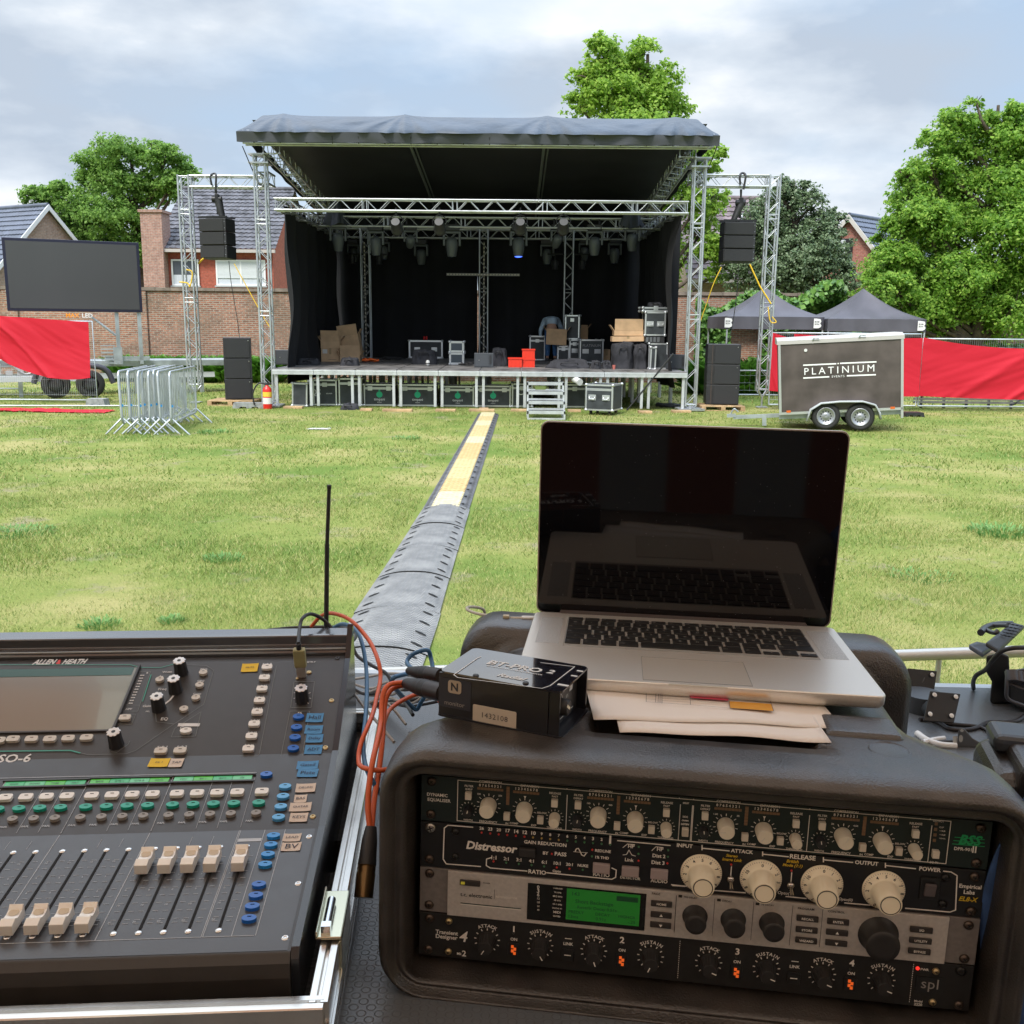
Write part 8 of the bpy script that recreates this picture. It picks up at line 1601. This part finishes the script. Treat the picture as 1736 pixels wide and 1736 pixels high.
# charger cable
MG = LM @ Vector((0, -.012, -.006)); pw = at(905, 1047, 1.175)
cable('beige charger cable curving from the left side of the laptop round behind the case', [(895, 1049, 1.18), (868, 1047, 1.19), (838, 1045, 1.2), (808, 1040, 1.22), (792, 1033, 1.25), (796, 1029, 1.28), (815, 1031, 1.30), (822, 1040, 1.31), (824, 1075, 1.32)], .0020, mat('cable_beige', (.50, .45, .36), .5), name='charger_cable')
t = thing('charger_plug', 'pale charger plug in the left side of the laptop', 'plug', at(898, 1049, 1.176)); MB().box(-.010, .006, -.004, .004, -.003, .003).build('plug_body', mat('plug_pale', (.66, .62, .55), .4), t, bev=.001); MB().cyl((-.024, 0, 0), (-.010, 0, 0), .0026).build('strain_relief', mat('cable_beige', (.50, .45, .36), .5), t); MB().box(-.033, -.025, -.0035, .0035, -.0045, .0045).build('cable_clip', mat('clip_beige', (.5, .42, .28), .5), t, bev=.001)
# ================================================================== PAPERS
PA = mat('paper', (.74, .68, .62), .8)
def paper(lab, FL, FR, dep, z, curl=.003):
    FL = Vector((*FL, z)); FR = Vector((*FR, z)); d = FR - FL; nn = Vector((-d.y, d.x, 0)).normalized(); o = thing('paper_sheet', lab, 'paper', RK @ Matrix.Translation(FL), 'papers under the laptop')
    def f(u, v): p = d * u + nn * dep * v; return (p.x, p.y, curl * math.sin(u * 5 + v * 2) * (1 - v) ** 2 + .001 * math.sin(u * 11 + 1) * (1 - v))
    m_ = MB(); m_.grid(f, 24, 16); o2 = m_.build('sheet', PA, o, solid=.0003); return o, d, nn, f
paper('white paper sheet lying lowest under the laptop and sticking out furthest to the front', (.172, .036), (.360, .056), .22, .0370, .0015)
o, d, nn, f = paper('white paper sheet with printed table, red and orange cells, on top of the other sheet', (.148, .058), (.376, .090), .20, .0380, .0015)
Mi = (RK @ Matrix.Translation((.148, .058, .0380))); PP_ = Plane(Mi); z3 = zoomf(980, 1040, 580 / 1736)
b = MB()
for pts in (((345, 400), (345, 460)), ((425, 405), (425, 468)), ((565, 410), (570, 475)), ((762, 428), (770, 492)), ((970, 440), (992, 508)), ((345, 460), (570, 475), (770, 492), (992, 508)), ((395, 402), (393, 463)), ((408, 402), (405, 463)), ((416, 403), (415, 464)), ((425, 418), (565, 424)), ((425, 430), (567, 437)), ((425, 442), (568, 450)), ((425, 454), (569, 462)), ((345, 415), (395, 418)), ((345, 430), (395, 433)), ((345, 445), (395, 448)), ((766, 438), (974, 452)), ((768, 447), (978, 462)), ((568, 440), (762, 455)), ((570, 455), (764, 470))): pl(PP_, pts, .0005, .0024, mb=b, zm=z3)
b.build('table_print', mat('ink_grey', (.12, .11, .12), .7), o)
for pts, nm, cl in ((((565, 410), (760, 425), (762, 455), (567, 438)), 'red_cell', (.52, .06, .10)), (((765, 456), (980, 470), (990, 506), (770, 490)), 'orange_cell', (.60, .28, .03))):
    b = MB(); b.add([tuple(PP_.hit(*z3(*p)))[:2] + (.0022,) for p in pts], [(0, 1, 2, 3)]); b.build(nm, mat(nm, cl, .8), o)
# ================================================================== AUDIO BOX
BM = RK @ Matrix.Translation((.0050, .0500, .0355)) @ Matrix.Rotation(R_(-16), 4, 'Z'); bw_, bd_, bh_ = .1195, .0745, .0432
t = thing('direct_box', 'small black metal audio box with serial sticker lying on the left of the rack case', 'audio box', BM)
NB = mat('box_black', (.010, .010, .014), .28, coat=.3); b = MB(); b.box(.002, bw_ - .010, .003, bd_ - .003, .002, bh_ - .0015); b.build('inner_chassis', NB, t)
b = MB(); slab(b, 0, bw_, 0, bd_, .006, [(bh_ - .0015, 0), (bh_, .0001)]); b.build('top_plate', mat('box_top_gloss', (.012, .014, .022), .10, spec=1, coat=1), t); b = MB(); slab(b, -.002, bw_ + .002, -.002, bd_ + .002, .006, [(0, 0), (.0018, 0)]); b.box(0, bw_ - .012, .0, .002, .0018, bh_ - .0016); b.box(bw_ - .0115, bw_ - .0015, .001, .0022, .0018, bh_ - .0016) ; b.box(bw_ * .5, bw_ - .001, bd_ - .002, bd_, .0018, bh_ - .0016); b.build('shell', NB, t)
zb = zoomf(700, 1020, 400 / 1736); PT = Plane(BM @ Matrix.Translation((0, 0, bh_ + .0002))); PFr = Plane(BM @ Matrix.Rotation(PI / 2, 4, 'X')); BPW = mat('box_print', (.62, .62, .60), .5)
b = MB(Matrix.Translation((0, 0, bh_ + .0002)))
for s, c, w, sh in (('BT-PRO', (745, 478), 480, .1), ('2', (1015, 518), 60, .1), ('Radial', (720, 555), 260, .35)): ptx(b, PT, s, c, w, zb, shear=sh, bold=.03, z=.0002)
ptx(b, PT, 'BLUETOOTH STEREO RECEIVER', (745, 505), 500, zb, bold=.01, z=.0002)
pl(PT, [(500, 405), (470, 420), (300, 540), (330, 560), (950, 640), (1010, 620), (1190, 480), (940, 450)], .0010, .0003, mb=b, zm=zb)
for c, w in (((1230, 512), 55), ((1187, 548), 40), ((1105, 615), 85)): q = PT.hit(*zb(*c)); b.box(q.x - .005, q.x + .005, q.y - .002, q.y + .002, .0002, .0003) if w == 85 else b.box(q.x - .003, q.x + .003, q.y - .0015, q.y + .0015, .0002, .0003)
b.build('lettering', BPW, t)
for c in ((463, 545), (830, 600)): q = PT.hit(*zb(*c)); MB(V2M(q.x, q.y, bh_ + .0003)).lathe([(.003, 0), (.0025, .001), (.001, .0009)], 14).build('screw', KB, t)
q = PFr.hit(*zb(305, 670), 2, .0012); b = MB(V2M(q.x, 0, q.y, 90)); slab(b, -.0165, .0165, -.0155, .0125, .001, [(.0003, 0), (.0005, .0001)]); so3 = b.build('maker_sticker', mat('sticker_dark', (.03, .032, .045), .4), t)
b = MB(V2M(q.x, -.0007, q.y, 90)); slab(b, -.0068, .0068, -.001, .0115, .003, [(0, 0), (.0003, .0001)]); b.build('sticker_badge', mat('badge_tan', (.45, .36, .27), .5), so3); b = MB(V2M(q.x, -.0012, q.y, 90)); b.text('N', .0105, V2M(0, .005, 0), 0, bold=.03); b.build('sticker_letter', mat('letter_dark', (.03, .03, .04), .5), so3)
b = MB(V2M(q.x, -.0008, q.y - .011, 90)); b.text('monitor', .0062, V2M(0, 0, 0), 0); b.build('sticker_word', mat('print_grey', (.3, .28, .26), .5), so3)
q = PFr.hit(*zb(596, 853), 2, .0012); b = MB(V2M(q.x, 0, q.y, 90)); slab(b, -.0215, .0215, -.0088, .0088, .0015, [(.0003, 0), (.0006, .0002)]); so3 = b.build('serial_sticker', mat('sticker_cream', (.56, .47, .37), .6), t); b = MB(V2M(q.x, -.0008, q.y, 90)); b.text('1432108', .0072, Matrix(), 0, ws=1.08); b.build('serial_number', mat('ink_dark', (.05, .045, .05), .6), so3)
# right end panel with its knob
EP = V2M(bw_ - .0099, 0, 0) @ Matrix(((0, 0, 1, 0), (1, 0, 0, 0), (0, 1, 0, 0), (0, 0, 0, 1))); b = MB(EP); b.box(.004, bd_ - .004, .004, bh_ - .003, 0, .0004); b.build('end_panel', mat('end_panel', (.015, .013, .012), .4), t)
b = MB(EP @ V2M(.020, bh_ * .5, .0005)); b.lathe([(.008, 0), (.0075, .009), (.006, .010)], 20); ko = b.build('knob', KBR, t); b = MB(EP @ V2M(.020, bh_ * .5, .0108, 0, 0, 55)); b.box(-.0012, .0012, -.001, .0075, 0, .0004); b.build('pointer', CRM, ko)
b = MB(EP); b.text('LEVEL', .0045, V2M(.02, bh_ * .85, .0006), 0); b.text('RX', .005, V2M(.042, bh_ * .55, .0006), 0); b.text('PAIR', .0045, V2M(.045, bh_ * .78, .0006), 0); b.box(.008, .06, .007, .0078, .0005, .0006); b.box(.048, .056, .026, .04, .0005, .0007); arc(b, .020, bh_ * .5, .0105, 0, 360, 40, .0006, .0017, .0006); b.build('lettering', BPW, t)
# connectors plugged into its left end
for k, (c, r_) in enumerate((((735, 1143), .0085), ((738, 1172), .0100))):
    e0 = at(c[0] + 14, c[1] + 3, 1.0 + .05 * (1 - k)); e1 = at(686 if k else 692, 1158 if k else 1137, 1.06 + .05 * (1 - k)); d = e1 - e0; L_ = d.length
    t = thing('cable_connector', ('rear black cable connector plugged into the audio box, above the other' , 'front thick black cable connector plugged into the left end of the audio box')[k], 'connector', Matrix.Translation(e0) @ d.to_track_quat('Z', 'Y').to_matrix().to_4x4(), 'connectors in the audio box')
    MB().lathe([(r_, 0), (r_, L_ * .35)], 20).build('shell', mat('connector_shell', (.05, .04, .035), .35, .6), t); MB().lathe([(r_ * .99, L_ * .352), (r_ * .9, L_ * .4), (r_, L_ * .43), (r_ * .88, L_ * .47), (r_, L_ * .5), (r_ * .88, L_ * .54), (r_ * .95, L_ * .58), (r_ * .6, L_ * .95), (r_ * .45, L_)], 20).build('boot', mat('connector_rubber', (.02, .018, .018), .5), t)
# ================================================================== RIGHT SIDE OF THE TABLE
zz4 = zoomf(1500, 1020, 236 / 1205); PTB = Plane(TF)
def ontable(a_, b_, z=0): p = PTB.hit(*zz4(a_, b_), 2, z); return TF @ p
MTP = mat('mount_plate', (.012, .012, .013), .38, .2); HW = mat('hole_bright', (.75, .74, .70), .6)
def plate(lab, crn, base, tilt, yaw, holes):
    """square mounting plate standing on the table on a knuckle arm"""
    B = ontable(*base); Y = B.y; P = [at(*zz4(*c), Y + dy) for c, dy in crn]; o0 = B; t = thing('mounting_plate', lab, 'mounting plate', B, 'screen mounting plates')
    n_ = (P[1] - P[0]).cross(P[3] - P[0]).normalized() * .003; v = [p - o0 for p in P] + [p - o0 + n_ for p in P]
    MB().add(v, [(0, 1, 2, 3), (7, 6, 5, 4), (0, 4, 5, 1), (1, 5, 6, 2), (2, 6, 7, 3), (3, 7, 4, 0)]).build('plate', MTP, t, bev=.0012)
    nn = n_.normalized(); nn = nn if nn.y < 0 else -nn
    for a_, b_ in holes:
        p = P[0].lerp(P[1], a_).lerp(P[3].lerp(P[2], a_), b_) - o0 + nn * (.0035 if nn.dot(n_) < 0 else .0035); q = nn.to_track_quat('Z', 'Y').to_matrix().to_4x4(); q.translation = p
        MB(q).lathe([(.0036, 0), (.003, .0006), (.0012, .0007)], 14).build('screw', HW, t)
    return t, P
t, P = plate('black square mounting plate with four bright screws standing right of the rack case', [((395, 772), .0), ((658, 797), .0), ((600, 1052), -.03), ((335, 1032), -.03)], (470, 1060), 0, 0, [(.14, .14), (.84, .14), (.14, .78), (.84, .78)])
b = MB(); o0 = t.matrix_world.translation; c_ = at(*zz4(330, 790), P[0].y + .06) - o0; b.cyl(tuple(c_ + Vector((0, 0, -.06))), tuple(c_), .03, n=24); b.cyl(tuple(c_ + Vector((.0, 0, -.03))), tuple((P[0] + P[2]) / 2 - o0 + Vector((0, .006, 0))), .012); b.build('knuckle_arm', mat('arm_grey', (.05, .055, .06), .35), t)
t, P = plate('second black mounting plate further back, half hidden by the rack case', [((200, 575), .0), ((455, 600), .0), ((425, 800), -.02), ((180, 780), -.02)], (380, 835), 0, 0, [(.82, .2)])
b = MB(); o0 = t.matrix_world.translation; b.cyl((0, .03, 0.0), tuple((P[3] + P[2]) / 2 - o0 + Vector((0, .02, .02))), .014); b.build('knuckle_arm', mat('arm_grey', (.05, .055, .06), .35), t)
# folded black clamp stand with finned lever
B = ontable(1010, 890); Y = B.y; t = thing('clamp_stand', 'black plastic clamp stand with slotted lever and cable at the right edge of the table', 'clamp stand', B)
def U(a_, b_, dy=0): return at(*zz4(a_, b_), Y + dy) - B
def slabp(b, pts, dy0, dy1): 
    n = len(pts); v = [U(*p, dy0) for p in pts] + [U(*p, dy1) for p in pts]; b.add(v, [(k, (k + 1) % n, n + (k + 1) % n, n + k) for k in range(n)] + [tuple(range(n - 1, -1, -1)), tuple(range(n, 2 * n))])
BP = mat('clamp_plastic', (.020, .022, .025), .35)
b = MB(); slabp(b, [(880, 470), (1000, 440), (1075, 470), (1090, 880), (930, 885), (908, 860), (925, 690), (872, 600)], 0, .09); b.build('stand_body', BP, t, bev=.004)
b = MB(); slabp(b, [(1050, 600), (1300, 560), (1320, 960), (1180, 930), (1062, 860)], -.04, .12); b.build('hinge_block', BP, t, bev=.006)
b = MB(); v = [U(870, 350, 0), U(1100, 172, .08), U(1215, 200, .08), U(985, 420, 0)]; v += [p + Vector((0, 0, -.008)) for p in v]; b.add(v, [(0, 3, 2, 1), (4, 5, 6, 7), (0, 1, 5, 4), (1, 2, 6, 5), (2, 3, 7, 6), (3, 0, 4, 7)]); b.build('lever', mat('lever_grey', (.05, .055, .06), .4), t, bev=.003)
b = MB(); 
for r0 in range(3):
    for k in range(5):
        A = U(1000 + r0 * 34 + k * 17, 300 - k * 24 + r0 * 6, .03 + k * .008) + Vector((0, 0, .003)); C_ = A + Vector((.010, 0, -.003)); b.cyl(tuple(A), tuple(C_), .0006, n=6)
b.build('grip_slots', HOLE, t)
b = MB(); v = [U(725, 365, .02), U(790, 340, .05), U(955, 372, .05), U(850, 445, 0)]; v += [p + Vector((0, 0, -.009)) for p in v]; b.add(v, [(0, 3, 2, 1), (4, 5, 6, 7), (0, 1, 5, 4), (1, 2, 6, 5), (2, 3, 7, 6), (3, 0, 4, 7)]); b.build('foot_pad', mat('pad_blue_grey', (.10, .12, .15), .35), t, bev=.003)
b = MB(); b.tube([U(1060, 205, .06), U(950, 205, .08), U(885, 212, .08), U(880, 245, .06), U(950, 270, .04), U(980, 250, .04)], .004, 8); b.tube([U(830, 268, .04), U(870, 230, .07), U(960, 200, .09), U(1100, 195, .1)], .006, 8); b.build('wire_bail', mat('bail_dark', (.07, .075, .08), .3, .4), t)
b = MB(); [b.cyl(tuple(U(1095 + k * 42, 600 + k * 12, -.05)), tuple(U(1110 + k * 42, 690 + k * 10, -.06)), .010, n=16) for k in range(4)]; b.tube([U(1062, 590, -.05), U(1055, 730, -.06), U(1065, 840, -.06), U(1200, 900, -.06)], .003, 8); b.tube([U(1062, 700, -.05), U(1200, 760, -.06)], .003, 8); b.build('ribbed_roller', mat('roller_grey', (.06, .06, .068), .35), t)
def tcable(lab, pts, r, m_, z=.003): 
    P = [ontable(a_, b_, (q[0] if q else z)) for a_, b_, *q in pts]; o0 = P[0].copy(); o = MB().tube([p - o0 for p in P], r, 8, res=8).build('cable', m_); o.location = o0; return tag(o, lab, 'cable', 'cables at the right of the table')
tcable('thin black cable arching up from the table over the clamp stand', [(768, 752), (765, 700, .03), (790, 640, .06), (870, 590, .08), (930, 510, .11), (1010, 430, .13), (1110, 402, .14), (1215, 398, .14)], .0036, BK)
tcable('black cable winding across the table past the grey bracket', [(300, 1020), (380, 1020), (470, 1050), (560, 1100), (690, 1110), (800, 1090), (900, 1045), (1050, 1045), (1150, 1030), (1215, 980)], .0034, BK)
tcable('black cable loop lying between the bracket and the clamp stand', [(470, 1050), (650, 1065), (820, 1085), (900, 1130), (905, 1190), (850, 1235), (700, 1225), (560, 1215), (420, 1220)], .003, BK)
tcable('black cable curl at the right edge behind the second case', [(1215, 1078), (1050, 1085), (960, 1120), (945, 1165), (990, 1190), (1040, 1195), (960, 1225), (860, 1240)], .003, BK)
tcable('white cable tie lying beside the rack case', [(330, 1218), (430, 1195), (515, 1183)], .004, mat('tie_white', (.7, .7, .68), .5)); tcable('white cable running along the rear of the rack case', [(280, 1140), (360, 1195), (480, 1238), (620, 1250)], .005, mat('tie_white', (.7, .7, .68), .5))
# grey triangular bracket
B = ontable(700, 1262); Y = B.y; t = thing('bracket', 'grey triangular metal bracket with oval holes standing on the table', 'bracket', B)
b = MB(); slabp(b, [(632, 1130), (655, 1088), (690, 1100), (760, 1180), (820, 1215), (832, 1270), (760, 1262), (630, 1262)], 0, .006); b.build('plate', mat('bracket_grey', (.14, .145, .15), .4, .6), t, bev=.0015)
def ell(cx, cy, rx, ry, dy): return [U(cx + rx * math.cos(k * PI / 8), cy + ry * math.sin(k * PI / 8), dy) for k in range(16)]
b = MB(); b.add(ell(668, 1115, 16, 14, -.0006), [tuple(range(15, -1, -1))]); b.add(ell(658, 1185, 18, 32, -.0006), [tuple(range(15, -1, -1))]); b.build('oval_hole', mat('hole_light', (.42, .42, .40), .6), t)
b = MB(); slabp(b, [(590, 1165), (630, 1165), (630, 1245), (590, 1245)], .002, .03); b.build('block', mat('block_pale', (.5, .5, .48), .5), t)
# second plastic case, its ribbed corner in the lower right
C0 = at(*zz4(1010, 1330), .93); t = thing('equipment_case', 'second grey moulded plastic case with ribbed edge right of the rack case', 'equipment case', Matrix.Translation(C0) @ Matrix.Rotation(R_(-14), 4, 'Z'))
zbot = (TF @ Vector((.6, 0, 0))).z - C0.z
b = MB(); b.box(-.01, .3, -.02, .09, zbot, -.012); b.build('case_body', RT_, t, bev=.02, seg=4)
for k in range(5): b = MB(); b.box(.012 + k * .055, .045 + k * .055, -.035, .095, zbot + .01, .002 + .004 * (k % 2)); b.build('rib', RT_, t, bev=.010, seg=4)
b = MB(); b.box(-.0, .12, .03, .08, -.012, .008); b.build('lid_block', mat('case_top_dark', (.05, .055, .06), .35), t, bev=.008, seg=3)
# blue cloth hanging at the right edge
B = at(1745, 1420, .80); DN = mat('blue_cloth', (.035, .085, .22), .85, noise_s=60, noise_a=.2, bump=.3, bump_s=300)
def jk(u, v):
    x = .16 * u - .045 + .02 * math.sin(v * 6) + .030 * v * v - .03 * (1 - v); z = .10 - .40 * (1 - v); z2 = .07 + (-.36) * (1 - v)
    return (x + .0, .14 * (u - .5) + .02 * math.sin(u * 9 + v * 5) + .05 * v, z2 + .02 * math.sin(u * 7 + v * 3))
o = MB().grid(jk, 30, 40).build('blue_cloth', DN, solid=.002); o.location = B; tag(o, 'dark blue work cloth hanging at the right edge beside the rack case', 'cloth')
